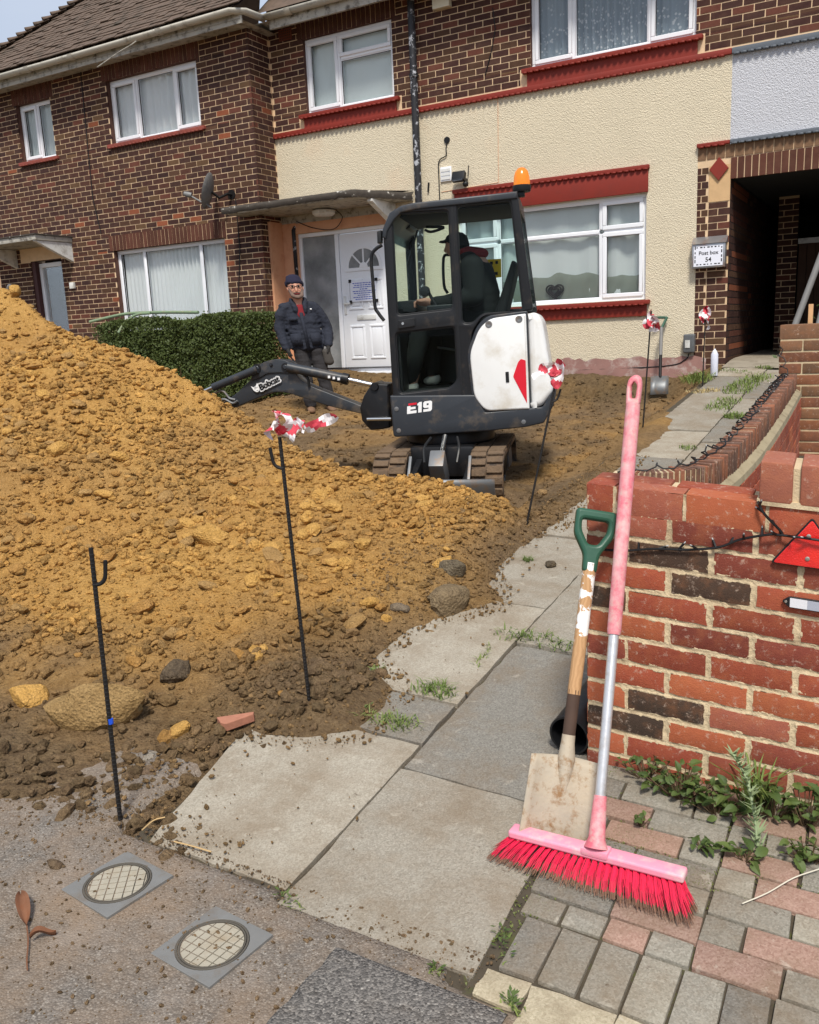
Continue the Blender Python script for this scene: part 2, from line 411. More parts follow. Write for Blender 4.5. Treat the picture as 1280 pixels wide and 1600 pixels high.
def dirt_z(X, Y, detail=True):
    b = dug(X, Y); wob = .25*fbm(X*.9+3, Y*.9, 3)
    zr = np.interp(X, RX, RZ)+.05*fbm(X*1.3, X*0+4, 3)+.05*sst(-4.4, -3.4, X); yc = 4.55-.15*sst(-4, -2.5, X); yt = np.interp(X, TX, TY)+wob*.6
    t = np.clip((Y-yt)/(yc-yt), 0, 1); front = b+(zr-b)*np.power(t, 1.12)
    back = zr-.82*(Y-yc)
    h = np.where(Y <= yc, front, np.maximum(back, b))
    # round the crest
    h = h-.06*np.exp(-((Y-yc)/.35)**2)*sst(.6, 1.5, zr)
    toe = sst(1.20, 1.50, Y+.18*fbm(X*2.2, Y*2.2, 3)-.10*sst(-2.6, -1.75, X))
    h = h-.05*(1-toe)
    # small brown heap round the second pin and crumbs along the path
    h = h+.09*np.exp(-(((X+1.78)/.30)**2+((Y-2.33)/.24)**2))+.05*np.exp(-(((X+1.7)/.22)**2+((Y-3.35)/.35)**2))
    if detail:
        rough = .35+.65*sst(.03, .2, h-b)
        h = h+rough*(.075*fbm(X*1.7, Y*1.7, 3)+.026*fbm(X*5.5, Y*5.5, 4, g=.6)+.012*np.abs(fbm(X*15+5, Y*15, 3)))+.017*fbm(X*24, Y*24, 4, g=.7)
        # track marks and ridges on the dug floor
        fl = (1-sst(.05, .2, h-b))*sst(5, 6, Y); h = h+fl*(.035*fbm(X*1.2, Y*9, 4)+.02*fbm(X*9, Y*9, 4))
    over = sst(-1.86, -1.60, X+.16*fbm(X*3, Y*2.3, 3)-.03*np.minimum(0, Y-3.3))             # let the path show
    over = over*(1-.85*np.exp(-((Y-3.3)/.42)**2)*(X < -1.52))
    h = h-.13*over*sst(1.6, 1.9, Y)-.5*sst(-1.5, -1.25, X)
    g = G(X, Y); nz_ = fbm(X*7+3, Y*7, 4, g=.6)
    spill = .135*np.exp(-(((X+1.76)/.27)**2+((Y-2.36)/.26)**2))+.042*np.exp(-((X+1.74)/.10)**2)*sst(2.5, 2.9, Y)*(1+.8*fbm(X*0+2, Y*1.7, 3))+.052*np.exp(-(((X+1.60)/.20)**2+((Y-3.38)/.30)**2))+.042*np.exp(-((X+1.64)/.16)**2)*sst(3.9, 4.6, Y)
    return np.where(Y < 7.5, np.maximum(h, g-.052+spill+.012*nz_-.9*(1-sst(-2.35, -1.98, X))), h)
OCH = np.array(srgb(220, 168, 88)); OCH2 = np.array(srgb(192, 140, 72)); BRN = np.array(srgb(126, 102, 80)); DBR = np.array(srgb(88, 70, 54))
def dirt_col(X, Y, Z):
    b = dug(X, Y); rel = Z-b
    w = sst(-.05, .12, rel+.16*fbm(X*1.5, Y*1.5, 4)-.01)*sst(1.62, 2.0, Y+.4*fbm(X*2, Y*2, 3))
    w = w*(1-.95*np.exp(-(((X+1.70)/.42)**2+((Y-2.36)/.34)**2)**2))*(1-.6*sst(-2.1, -1.7, X))
    w = np.where(Y > 5.2, np.minimum(w, .25), w); w = np.maximum(w, .5*sst(.12, .45, fbm(X*1.3+8, Y*2.6, 4))*sst(5, 7, Y)*(1-sst(8.8, 10, Y)))
    o = fbm(X*2.3+9, Y*2.3, 4)[..., None]*.5+.5; d = fbm(X*3.3, Y*3.3+5, 4)[..., None]*.5+.5
    pt = sst(.05, .5, fbm(X*1.1+21, Y*1.4+4, 4))[..., None]*.25; oc = (OCH*o+OCH2*(1-o))*(1-pt)+BRN*pt; br = BRN*d+DBR*(1-d)
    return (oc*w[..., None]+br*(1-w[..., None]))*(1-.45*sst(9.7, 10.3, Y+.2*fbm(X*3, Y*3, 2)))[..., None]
dxs = np.concatenate([np.arange(-12, -7, .12), np.arange(-7, -4.2, .045), np.arange(-4.2, -1.2, .022)])
dys = np.concatenate([np.arange(1.12, 4.9, .022), np.arange(4.9, 10.82, .045)])
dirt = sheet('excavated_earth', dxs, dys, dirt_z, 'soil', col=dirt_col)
dirt['kind'] = 'structure'
def dirtp(x, y): return float(dirt_z(np.array([x]), np.array([y]))[0])
def onDirt(px, py):
    r = ray(px, py); t = np.arange(.8, 14, .01); P = CO+r*t[:, None]
    h = np.maximum(dirt_z(P[:, 0], P[:, 1]), np.where(P[:, 1] < 1.5, pav(P[:, 0], P[:, 1]), -9)); i = int(np.argmax(P[:, 2] <= h))
    if not (P[:, 2] <= h).any(): i = int(np.argmin(P[:, 2]-h+.05*(t < 3)))
    return P[i]
# ---------------------------------------------------------------- clods
def clod_geo(seed, sub=2, flat=.7, jag=.35):
    bm = bmesh.new(); bmesh.ops.create_icosphere(bm, subdivisions=sub, radius=1)
    R = np.random.default_rng(seed); off = Vector(R.random(3)*50); sx, sy = .75+.6*R.random(), .75+.6*R.random()
    pl = [Vector(R.normal(size=3)).normalized() for _ in range(10)]
    for v in bm.verts:
        p = v.co.copy(); d = 1+jag*mnoise.noise(p*1.3+off)+.18*mnoise.noise(p*3.1+off)
        for q in pl:                                   # broken flat faces
            k = p.dot(q)
            if k*d > .66: d *= .66/(k*d)*.85+.15
        v.co = Vector((p.x*d*sx, p.y*d*sy, p.z*d*flat))
    vs = np.array([v.co[:] for v in bm.verts]); fs = np.array([[v.index for v in f.verts] for f in bm.faces]); bm.free(); return vs, fs
CL1 = [clod_geo(i, 1) for i in range(8)]; CL2 = [clod_geo(20+i, 2) for i in range(10)]; CL3 = [clod_geo(60+i, 3) for i in range(8)]
def rotz(a):
    c, s = math.cos(a), math.sin(a); return np.array([[c, -s, 0], [s, c, 0], [0, 0, 1]])
def rotrand(R):
    q = R.normal(size=4); q /= np.linalg.norm(q); w, x, y, z = q
    return np.array([[1-2*(y*y+z*z), 2*(x*y-z*w), 2*(x*z+y*w)], [2*(x*y+z*w), 1-2*(x*x+z*z), 2*(y*z-x*w)], [2*(x*z-y*w), 2*(y*z+x*w), 1-2*(x*x+y*y)]])
def scatter(name, pts, sizes, geos, cols, mat, R, sink=.35):
    V = []; F = []; Cc = []; k = 0
    for p, s, c in zip(pts, sizes, cols):
        g = geos[R.integers(len(geos))]; v = (g[0]*s) @ rotrand(R).T; v = v*np.array([1, 1, .85])+np.array([p[0], p[1], p[2]+s*sink])
        V.append(v); F.append(g[1]+k); Cc.append(np.repeat([list(c)+[1]], len(v), 0)); k += len(v)
    V = np.concatenate(V); F = np.concatenate(F); Cc = np.concatenate(Cc)
    me = bpy.data.meshes.new(name); me.from_pydata(V.tolist(), [], F.tolist())
    at = me.color_attributes.new('bc', 'FLOAT_COLOR', 'POINT'); at.data.foreach_set('color', Cc.ravel())
    return me
R = np.random.default_rng(11)
# small crumbs: nobody could count them
n = 62000
px = -7.6+6.2*R.random(n)**.75; py = 1.45+3.6*R.random(n)
keep = (px < -1.62)
px, py = px[keep], py[keep]
z = dirt_z(px, py); dist = np.sqrt(px**2+py**2)
dens = fbm(px*1.1, py*1.1, 3)
rel = z-dug(px, py)
sz = .0045+.015*R.random(len(px))**4*(1+1.2*(dens > .0))
ok = (R.random(len(px)) < .55+.6*dens) & ((rel > .05) | (R.random(len(px)) < .45))
px, py, z, sz = px[ok], py[ok], z[ok], sz[ok]
cc = dirt_col(px, py, z)*(.62+.75*R.random((len(px), 1)))
me = scatter('c', np.stack([px, py, z], 1), sz, CL1, cc, 'soil', R)
crumbs = link('soil_crumbs', me, 'soil'); tag(crumbs, 'small ochre and brown soil crumbs covering the spoil heap', 'soil', kind='stuff')
# mid-size lumps beyond the ones that are built one by one
n = 12000
px = -7.6+6.0*R.random(n)**.75; py = 1.75+3.2*R.random(n); keep = (px < -1.75)
px, py = px[keep], py[keep]; z = dirt_z(px, py); d2 = fbm(px*1.5+4, py*1.5, 3); ok = (R.random(len(px)) < .16+1.5*np.clip(d2-.02, 0, 1)+.22*sst(1.3, .4, z)*sst(-4.5, -3, px)) & (z-dug(px, py) > .05)
px, py, z = px[ok], py[ok], z[ok]; sz = .008+.026*R.random(len(px))**3.6
cc = dirt_col(px, py, z)*(.74+.5*R.random((len(px), 1)))
lumps = link('soil_lumps', scatter('c', np.stack([px, py, z], 1), sz, CL1+CL1+CL2[:4], cc, 'soil', R, .25), 'soil'); tag(lumps, 'fist sized ochre soil lumps scattered over the spoil heap', 'soil', kind='stuff')
# crumbs on the dug floor and on the path edge
n = 5200; px = -8+6.1*R.random(n); py = 4.9+5.7*R.random(n); z = dirt_z(px, py); sz = .012+.03*R.random(n)**3
cc = dirt_col(px, py, z)*(.7+.55*R.random((n, 1)))
fl = link('floor_crumbs', scatter('c', np.stack([px, py, z], 1), sz, CL1, cc, 'soil', R, .2), 'soil'); tag(fl, 'crumbs of brown earth on the dug floor round the excavator', 'soil', kind='stuff')
n = 14000; px = -2.1+.95*R.random(n); py = 1.55+4.6*R.random(n); dzz = dirt_z(px, py)-G(px, py); ok = (dzz > -.028) | (R.random(n) < .05*np.exp(-(px+1.8)*2)); px, py = px[ok], py[ok]; n = len(px); z = np.maximum(dirt_z(px, py), G(px, py)+.001); sz = .0025+.012*R.random(n)**5
cc = (BRN*.8+.2*OCH)*(.6+.6*R.random((n, 1)))
pc = link('path_crumbs', scatter('c', np.stack([px, py, z], 1), sz, CL1, cc, 'soil', R, .4), 'soil'); tag(pc, 'dark soil crumbs spilled over the left edge of the slab path', 'soil', kind='stuff')
n = 3200; px = -2.7+2.0*R.random(n); py = 1.52-.62*R.random(n)**2.2+.02; z = pav(px, py); sz = .002+.006*R.random(n)**5
cc = (BRN)*(.6+.9*R.random((n, 1)))
tg = link('grit', scatter('c', np.stack([px, py, z], 1), sz, CL1, cc, 'soil', R, .4), 'soil'); tag(tg, 'loose grit scattered over the grey tarmac footway', 'grit', kind='stuff')
# individually built clods (the ones that show largest)
clod_meshes = []
for i, g in enumerate(CL2):
    for j in range(3):
        m = MB(); c = (OCH*1.12, OCH2*1.05, OCH*.55+BRN*.6)[j]
        m.add(g[0], [tuple(f) for f in g[1]], tuple(c)); clod_meshes.append(m.mesh('clod'))
cands = []
while len(cands) < 270:
    x = -6.4+4.6*R.random(); y = 1.95+2.7*R.random()
    zz = dirtp(x, y)
    if zz-float(dug(x, y)) < .05 or not inframe((x, y, zz), 0): continue
    if fbm(np.array([x*1.5+4]), np.array([y*1.5]), 3)[0] < -.18 and R.random() < .8: continue
    cands.append((x, y, zz))
for i, (x, y, zz) in enumerate(cands):
    s = .024+.038*R.random()**2.0
    me = clod_meshes[R.integers(len(clod_meshes))]
    if len(me.materials) == 0: me.materials.append(MAT['soil'])
    o = bpy.data.objects.new('earth_clod', me); COL.objects.link(o); o.location = (x, y, zz+s*.25); o.scale = (s, s*(.8+.5*R.random()), s*.8)
    o.rotation_euler = (R.random()*.8-.4, R.random()*.8-.4, R.random()*6.3)
    lb = ('crumbly earth clod high on the left flank of the spoil heap' if zz > 1.0 else 'earth clod on the low ridge of soil before the excavator tracks' if x > -3.1 and y > 3.3 else 'earth clod on the slope between the two nearest steel pins' if x > -3.1 else 'earth clod low on the slope above the large flat clay slab' if y < 2.75 else 'earth clod halfway up the main slope of the spoil heap')
    tag(o, ('small ' if s < .034 else 'large ')+lb, 'clod', ('small ' if s < .034 else 'large ')+'clods: '+lb.split(' ', 2)[2])
# stones and big lumps one can name
def stone(name, px_, py_, wpx, label, col, seed, flat=.7, cat='stone', asp=1.0, mat='soil', sink=.3, rz=0, group=None, on=None, jag=.35):
    p = on if on is not None else onDirt(px_, py_); d = proj(p)[2]; r = wpx/2*d/FPX
    g = clod_geo(seed, 3, flat, jag); v = g[0]*np.array([r, r*asp, r]) @ rotz(rz).T
    m = MB(); m.add(v+p+np.array([0, 0, r*flat*sink]), [tuple(f) for f in g[1]], tuple(col))
    root = m.build(name, mat, None, smooth=False)
    me = root.data; me.transform(Matrix.Translation(-Vector(p))); root.location = p
    return tag(root, label, cat, group)
stone('clay_boulder', 160, 1125, 150, 'large flat ochre clay slab lying at the toe of the spoil heap', np.array(srgb(186, 150, 98)), 101, .62, 'clay lump', .75, sink=.35, rz=.5, jag=.6)
stone('clay_lump', 50, 1093, 80, 'bright yellow clay lump left of the large flat clay slab', OCH*1.25, 102, .55, 'clay lump', .75, rz=-.3)
stone('tarmac_lump', 277, 1055, 48, 'dark grey tarmac lump on the spoil heap toe', np.array(srgb(84, 74, 68)), 103, .8, 'stone')
stone('clay_lump', 285, 1142, 40, 'small yellow clay lump beside a second one near the pink brick shard', OCH*1.2, 104, .7, 'clay lump')
stone('clay_lump', 259, 1156, 34, 'brown ochre clay lump touching the small yellow one', OCH2*1.05, 105, .7, 'clay lump')
stone('flint', 236, 1187, 27, 'white flint pebble resting above a grey one on the dark soil', np.array(srgb(205, 196, 182)), 106, .7, 'stone')
stone('pebble', 233, 1209, 32, 'round brown pebble just below the white flint', np.array(srgb(140, 116, 98)), 107, .7, 'stone')
stone('pebble', 88, 1355, 36, 'brown pebble lying on the tarmac above the fallen leaf', np.array(srgb(106, 88, 76)), 108, .6, 'stone', .75)
stone('concrete_boulder', 702, 942, 86, 'rounded grey brown concrete lump at the edge of the slab path', np.array(srgb(140, 122, 98)), 109, .8, 'concrete lump', .85, sink=.15, jag=.2)
stone('concrete_chunk', 706, 897, 58, 'dark grey broken concrete chunk behind the rounded lump', np.array(srgb(104, 98, 88)), 110, .75, 'concrete lump', .6, rz=.3)
stone('stone_shard', 622, 952, 42, 'flat grey stone shard left of the rounded concrete lump', np.array(srgb(128, 116, 104)), 111, .45, 'stone', .6)
stone('clay_lump', 604, 970, 24, 'orange clay lump below the flat grey stone shard', OCH*1.2, 112, .8, 'clay lump')
stone('pebble', 736, 973, 20, 'small tan pebble at the foot of the rounded concrete lump', np.array(srgb(150, 124, 96)), 113, .7, 'stone')
stone('clay_lump', 327, 845, 58, 'large ochre clod stuck in the middle of the heap', OCH*1.0, 114, .7, 'clay lump', .7)
stone('clay_lump', 498, 780, 32, 'pale clod in the cluster beside the tape topped pin', OCH*1.2, 115, .8, 'clay lump', group='pale clods clustered right of the pin')
for i, (a, b, w) in enumerate(((518, 795, 36), (482, 795, 34), (515, 770, 28), (480, 815, 36), (530, 860, 40), (568, 855, 38), (540, 885, 34), (400, 858, 40), (430, 862, 36))):
    stone('clay_lump', a, b, w, 'pale clod in the cluster beside the tape topped pin', OCH*(1.05+.05*(i % 4)), 116+i, .7, 'clay lump', .75, group='pale clods clustered right of the pin', rz=i)
stone('clay_lump', 90, 708, 40, 'round ochre lump high on the left flank of the heap', OCH*1.05, 130, .8, 'clay lump')
stone('clay_lump', 24, 457, 28, 'ochre lump perched on the crest of the spoil heap', OCH*1.0, 131, .8, 'clay lump')
stone('pebble', 860, 884, 16, 'small dark pebble lying on the upper slabs of the path', np.array(srgb(80, 76, 72)), 132, .8, 'stone', on=onG(860, 884))
stone('pebble', 848, 772, 18, 'small tan stone on the bare bank by the third pin', np.array(srgb(176, 140, 96)), 133, .8, 'stone')
# broken pink brick shard on the path edge
p = onG(368, 1126, .03); m = MB(); pv, pf = plate_mesh([[(-.062, -.012), (.05, .045), (.056, .03), (-.008, -.045), (-.03, -.042)]], .03, .003)
m.add(place2d(pv, p+np.array([0, 0, -.015]), (.98, .2, 0), (-.2, .98, .1), (0, -.1, 1)), pf, srgb(190, 128, 104))
tag(m.build('brick_shard', 'garden_brick'), 'triangular pink brick shard at the corner of the slab path', 'brick shard')
# ---------------------------------------------------------------- slab path
def slab_obj(name, x0, x1, y0, y1, parent, col, dz=0, thick=.05, mat='slab', edge=.004, seed=0, skew=(0, 0), flare=0):
    nx = max(4, int((x1-x0)/.05)); ny = max(4, int((y1-y0)/.05)); R = np.random.default_rng(seed)
    tx = np.linspace(0, 1, nx); ty = np.linspace(0, 1, ny); m = MB(); P = []
    for i, a in enumerate(tx):
        row = []
        for j, b in enumerate(ty):
            x = x0-flare*b+(x1-x0+flare*b)*a+skew[0]*(b-.5); y = y0+(y1-y0)*b+skew[1]*(a-.5); e = 0
            if i in (0, nx-1): x += (R.random()-.5)*edge*1.6; e = 1
            if j in (0, ny-1): y += (R.random()-.5)*edge*1.6; e = 1
            row.append((x, y, float(G(x, y))+dz-(edge if e else 0)+.0012*R.normal()))
        P.append(row)
    m.grid(P, col)
    ring = [P[i][0] for i in range(nx)]+[P[-1][j] for j in range(1, ny)]+[P[i][-1] for i in range(nx-2, -1, -1)]+[P[0][j] for j in range(ny-2, 0, -1)]
    k = len(ring); vs = ring+[(a, b, c-thick) for a, b, c in ring]
    m.add(vs, [(i, (i+1) % k, k+(i+1) % k, k+i) for i in range(k)], col)
    me = m.mesh(name, wloc(parent)); merged(me, 1e-4); me.shade_smooth(); me.set_sharp_from_angle(angle=math.radians(40))
    return link(name, me, mat, parent)
path = sheet('path', np.arange(-1.80, -.5, .025), np.concatenate([np.arange(1.40, 1.6, .012), np.arange(1.6, 11.0, .05)]), lambda X, Y: G(X, Y)-.022+.008*fbm(X*9, Y*9, 3)+(.010+.006*fbm(X*40, Y*40, 3))*(1-sst(1.50, 1.535, Y-.05*(X < -1.27)))*sst(1.452, 1.482, Y+.022*fbm(X*16, Y*16, 4)-.045*sst(-1.2, -1.45, X))-.06*(X > -.745)*(Y < 1.6), 'moss_soil')
SL = srgb(157, 148, 132); SD = srgb(128, 123, 113); SB = srgb(170, 160, 142)
rowsR = [1.462, 2.106, 3.03, 3.94, 4.86, 5.78, 6.70, 7.62, 8.54, 9.45, 10.35]; rowsL = [1.51, 2.245, 2.515, 3.405, 4.32, 5.24, 6.16, 7.08, 8.0, 8.92, 9.84, 10.5]
k = 0
for a, b in zip(rowsR[:-1], rowsR[1:]):
    c = (SL, SD, SL, SD, SL)[k % 5]; slab_obj('slab', -1.263, -.735+(.10 if a > 3.3 else 0), a+.006, b-.006, path, tuple(np.array(c)*(.92+.12*random.random())), dz=(0, -.004, .003, -.002)[k % 4], seed=k, skew=(.01*random.uniform(-1, 1), .01*random.uniform(-1, 1))); k += 1
for a, b in zip(rowsL[:-1], rowsL[1:]):
    c = (SB, SL, SL, SD)[k % 4] if a > 1.6 else SB
    slab_obj('slab', -1.735 if a > 1.6 else -1.745, -1.277, a+.007, b-.007, path, tuple(np.array(c)*(.9+.12*random.random())), dz=(.002, -.003, .004)[k % 3]-(.004 if a > 1.6 else 0), seed=k, flare=(.17 if a < 1.6 else 0), skew=(.008*random.uniform(-1, 1), .012*random.uniform(-1, 1))); k += 1
# alley floor beyond the path
ap = sheet('alley_floor', np.arange(-1.76, .8, .2), np.arange(10.4, 16, .3), lambda X, Y: G(X, Y)+.004+0*X, 'concrete')
# ---------------------------------------------------------------- block paving by the front wall
bp = sheet('block_paving', np.arange(-.735, 1.3, .05), np.arange(-.6, 2.44, .05), lambda X, Y: G(X, Y)-.011+.006*fbm(X*14, Y*14, 3), 'moss_soil')
BG = srgb(142, 136, 122); BP = srgb(164, 126, 108); BW = srgb(162, 154, 136); BD = srgb(120, 115, 105)
def blockset():
    k = 0
    def blk(x0, x1, y0, y1, c):
        nonlocal k
        g = .003
        m = MB(); z0 = float(G((x0+x1)/2, (y0+y1)/2)); jz = random.uniform(-.003, .002)
        zs = lambda x, y: float(G(x, y))
        X0, X1, Y0, Y1 = x0+g, x1-g, y0+g, y1-g; jj = lambda: random.uniform(-.0025, .0025)
        vs = [(X0+jj(), Y0+jj()), (X1+jj(), Y0+jj()), (X1+jj(), Y1+jj()), (X0+jj(), Y1+jj())]
        m.add([(a, b, zs(a, b)-.05) for a, b in vs]+[(a, b, zs(a, b)+jz) for a, b in vs], [(4, 5, 6, 7), (0, 1, 5, 4), (1, 2, 6, 5), (2, 3, 7, 6), (3, 0, 4, 7)], tuple(np.array(c)*random.uniform(.82, 1.12)))
        m.build('block', 'slab', bp, bevel=.0035, seg=2); k += 1
    pick = lambda: random.choice([BG, BG, BG, BD, BW, BG, BP] if random.random() < .8 else [BP])
    # header row along the front
    x = -.695
    while x < .9: blk(x, x+.0915, 1.518, 1.694, random.choice([BG, BG, BW, BG, BD])); x += .0915
    x = -.715                                    # cut row
    while x < -.33: blk(x, min(x+.0995, -.317), 1.697, 1.77, random.choice([BG, BD, BP])); x += .0995
    # right-hand field: long blocks across, coursed in Y
    y = 1.697; r = 0
    cols = {0: [BP, BP, BG], 1: [BW, BG, BP], 2: [BW, BG, BG], 3: [BP, BP, BG], 4: [BG, BP, BP], 5: [BG, BG, BP]}
    while y < 2.36:
        x = -.318+(0 if r % 2 == 0 else -.0)-(.09 if r % 2 else 0)
        if r % 2: blk(-.318, -.318+.092, y, y+.088, random.choice([BW, BG])); x = -.318+.092
        else: x = -.318
        while x < .9: blk(x, x+.183, y, y+.088, random.choice(cols.get(r, [BG, BP]))); x += .183
        y += .0885; r += 1
    # left-hand field between the path and the right-hand field
    y = 1.773; r = 0
    while y < 2.36:
        x = -.72
        while x < -.33:
            w = .2015 if (r % 2 == 0) else (.1008 if (x < -.7 or x > -.45) else .2015); w = min(w, -.317-x)
            if w > .03: blk(x, x+w, y, y+.088, random.choice([BG, BD, BP, BG]))
            x += w
        y += .0885; r += 1
blockset()
# pale edging stones against the tarmac
eg = thing('edging_stone_row', 'row of broken cream edging stones between blocks and tarmac', 'edging', (-.6, 1.46, 0))
for i, (a, b, y0, y1) in enumerate(((-.712, -.612, 1.425, 1.505), (-.604, -.425, 1.385, 1.508), (-.42, -.16, 1.375, 1.508), (-.155, .15, 1.37, 1.508))):
    slab_obj('edging_stone', a, b, y0, y1, eg, tuple(np.array(srgb(206, 192, 160))*(.9+.1*random.random())), dz=.004, seed=300+i, edge=.006)
# ================================================================== houses
def glass(name, tint, refl=1.0, rough=.02, base=.04):
    n = N(name); tr = n.n('BsdfTransparent'); tr.inputs[0].default_value = (*tint, 1); gl = n.n('BsdfGlossy'); gl.inputs['Roughness'].default_value = rough; gl.inputs[0].default_value = (1, 1, 1, 1)
    fr = n.n('LayerWeight'); fr.inputs[0].default_value = .35; f = n.math('ADD', n.math('MULTIPLY', fr.outputs['Fresnel'], refl), base, True)
    m = n.n('MixShader'); n.l(f, m.inputs[0]); n.l(tr.outputs[0], m.inputs[1]); n.l(gl.outputs[0], m.inputs[2]); n.l(m.outputs[0], n.out.inputs[0]); MAT[name] = n.m
glass('window_glass', (.96, .975, .975), .42, .03, .02)
glass('cab_glass', (.90, .955, .945), .09, .02, .0)
n = N('frosted_glass'); n.set(n.mix(n.ramp(n.noise(2.2, 4), [(.35, 0), (.65, 1)]), (.14, .15, .155), (.34, .35, .355)), .22, 0, .5); n.bump(n.voro(140, 0), .6, .006); MAT['frosted_glass'] = n.m
def cloth(name, c, tr=.35, lace=False, folds=None):
    n = N(name); d = n.n('BsdfDiffuse'); t = n.n('BsdfTranslucent'); col = c
    if lace:
        v = n.voro(22, 0); w = n.noise(5, 4); z = n.n('SeparateXYZ'); n.l(n.pos(), z.inputs[0])
        lo = n.math('MULTIPLY', n.math('SUBTRACT', 5.45, z.outputs[2]), 1.6, True)
        f = n.math('MULTIPLY', n.ramp(n.math('ADD', v, n.math('MULTIPLY', n.noise(40, 4), .3)), [(.40, 1), (.52, 0)]), n.math('MULTIPLY', lo, n.ramp(w, [(.42, 0), (.52, 1)])))
        col = n.mix(f, c, (.9, .93, .95)); n.l(col, d.inputs[0]); n.l(col, t.inputs[0])
    else: d.inputs[0].default_value = (*c, 1); t.inputs[0].default_value = (*c, 1)
    m = n.n('MixShader'); m.inputs[0].default_value = tr; n.l(d.outputs[0], m.inputs[1]); n.l(t.outputs[0], m.inputs[2]); n.l(m.outputs[0], n.out.inputs[0]); MAT[name] = n.m
cloth('net_white', srgb(246, 250, 250), .15); cloth('net_grey', srgb(226, 234, 232), .15); cloth('blind', srgb(238, 248, 246), .15); cloth('lace', srgb(176, 190, 200), .2, True); cloth('drape', srgb(160, 168, 156))

HB = [srgb(76, 46, 40), srgb(68, 40, 36), srgb(80, 50, 42), srgb(64, 40, 38), srgb(86, 52, 42), srgb(74, 48, 42), srgb(90, 62, 46)]
def hcol(R):
    r = R.random()
    if r < .014: c = srgb(150, 84, 56)
    elif r < .05: c = srgb(108, 80, 56)
    elif r < .12: c = srgb(106, 60, 48)
    else: c = HB[R.integers(len(HB))]
    return tuple(np.array(c)*(.85+.3*R.random()))
class Bricks:
    """lays bricks on vertical planes; the ones nearest to the camera become objects, the rest one mesh"""
    def __init__(s, seed): s.b = []; s.R = np.random.default_rng(seed)
    def lay(s, o, u, nrm, u0, u1, z0, z1, holes=(), pitch=.2275, course=.0765, joint=.011, zref=0, shift=0, proud=.004, thick=.03):
        o = np.array(o, float); u = np.array(u, float); nrm = np.array(nrm, float)
        k0 = int(math.floor((z0-zref)/course))
        for k in range(k0, int((z1-zref)/course)+1):
            za = max(zref+k*course, z0); zb = min(zref+(k+1)*course-joint, z1)
            if zb-za < .02: continue
            cuts = sorted({za, zb, *[e for h in holes for e in (h[2], h[3]) if za+.012 < e < zb-.012]}); s.strip(o, u, nrm, u0, u1, cuts, holes, k, pitch, joint, shift, proud, thick)
    def strip(s, o, u, nrm, u0, u1, cuts, holes, k, pitch, joint, shift, proud, thick):
        for za, zb in zip(cuts[:-1], cuts[1:]):
            zc = (za+zb)/2; free = [(u0, u1)]
            for h in holes:
                if h[2] < zc < h[3]:
                    nf = []
                    for a, b in free:
                        if h[1] <= a or h[0] >= b: nf.append((a, b)); continue
                        if h[0] > a: nf.append((a, h[0]))
                        if h[1] < b: nf.append((h[1], b))
                    free = nf
            off = (pitch/2 if k % 2 else 0)+shift
            for a, b in free:
                j = math.floor((a-off)/pitch)
                while off+j*pitch < b:
                    p = max(off+j*pitch, a); q = min(off+(j+1)*pitch-joint, b); j += 1
                    if q-p < .02: continue
                    s.b.append((o, u, nrm, p, q, za, zb, proud, thick, hcol(s.R)))
    def soldier(s, o, u, nrm, u0, u1, z0, z1, w=.0755, joint=.011, proud=.008, thick=.05, col=None):
        o, u, nrm = (np.array(q, float) for q in (o, u, nrm)); n = max(1, round((u1-u0)/w)); w = (u1-u0)/n
        for i in range(n): s.b.append((o, u, nrm, u0+i*w, u0+(i+1)*w-joint, z0, z1, proud, thick, col or tuple(np.array(srgb(98, 58, 46))*(.75+.45*s.R.random()))))
    def corners(s, b):
        o, u, n, p, q, za, zb, pr, th, c = b; R = s.R; j = lambda: R.uniform(-.0018, .0018)
        fr = [o+u*(p+j())+n*(pr+j()*.6)+np.array([0, 0, za+j()]), o+u*(q+j())+n*(pr+j()*.6)+np.array([0, 0, za+j()]), o+u*(q+j())+n*(pr+j()*.6)+np.array([0, 0, zb+j()]), o+u*(p+j())+n*(pr+j()*.6)+np.array([0, 0, zb+j()])]
        return fr+[v-n*th for v in fr]
    F = [(0, 1, 2, 3), (1, 0, 4, 5), (2, 1, 5, 6), (3, 2, 6, 7), (0, 3, 7, 4)]
    def finish(s, wall, mat='house_brick', nmax=300):
        def key(b):
            c = b[0]+b[1]*(b[3]+b[4])/2+np.array([0, 0, (b[5]+b[6])/2]); return (0 if inframe(c, 8) else 1, np.linalg.norm(c-CO))
        s.b.sort(key=key); m = MB(); cache = {}
        for i, b in enumerate(s.b):
            if i < nmax and key(b)[0] == 0:
                L = round((b[4]-b[3])/.006); H = round((b[6]-b[5])/.006); var = i % 5
                kk = (L, H, tuple(b[2]), var)
                if kk not in cache:
                    mm = MB(); c0 = b[0]+b[1]*b[3]+np.array([0, 0, b[5]]); mm.add([p-c0 for p in s.corners(b)], s.F, b[9]); cache[kk] = mm.mesh('brick'); cache[kk].materials.append(MAT[mat])
                c0 = b[0]+b[1]*b[3]+np.array([0, 0, b[5]])
                link('brick', cache[kk], None, wall, tuple(c0-wloc(wall)))
            else: m.add(s.corners(b), s.F, b[9])
        if m.f: m.build('brickwork', mat, wall, kind='stuff', fixn=False)
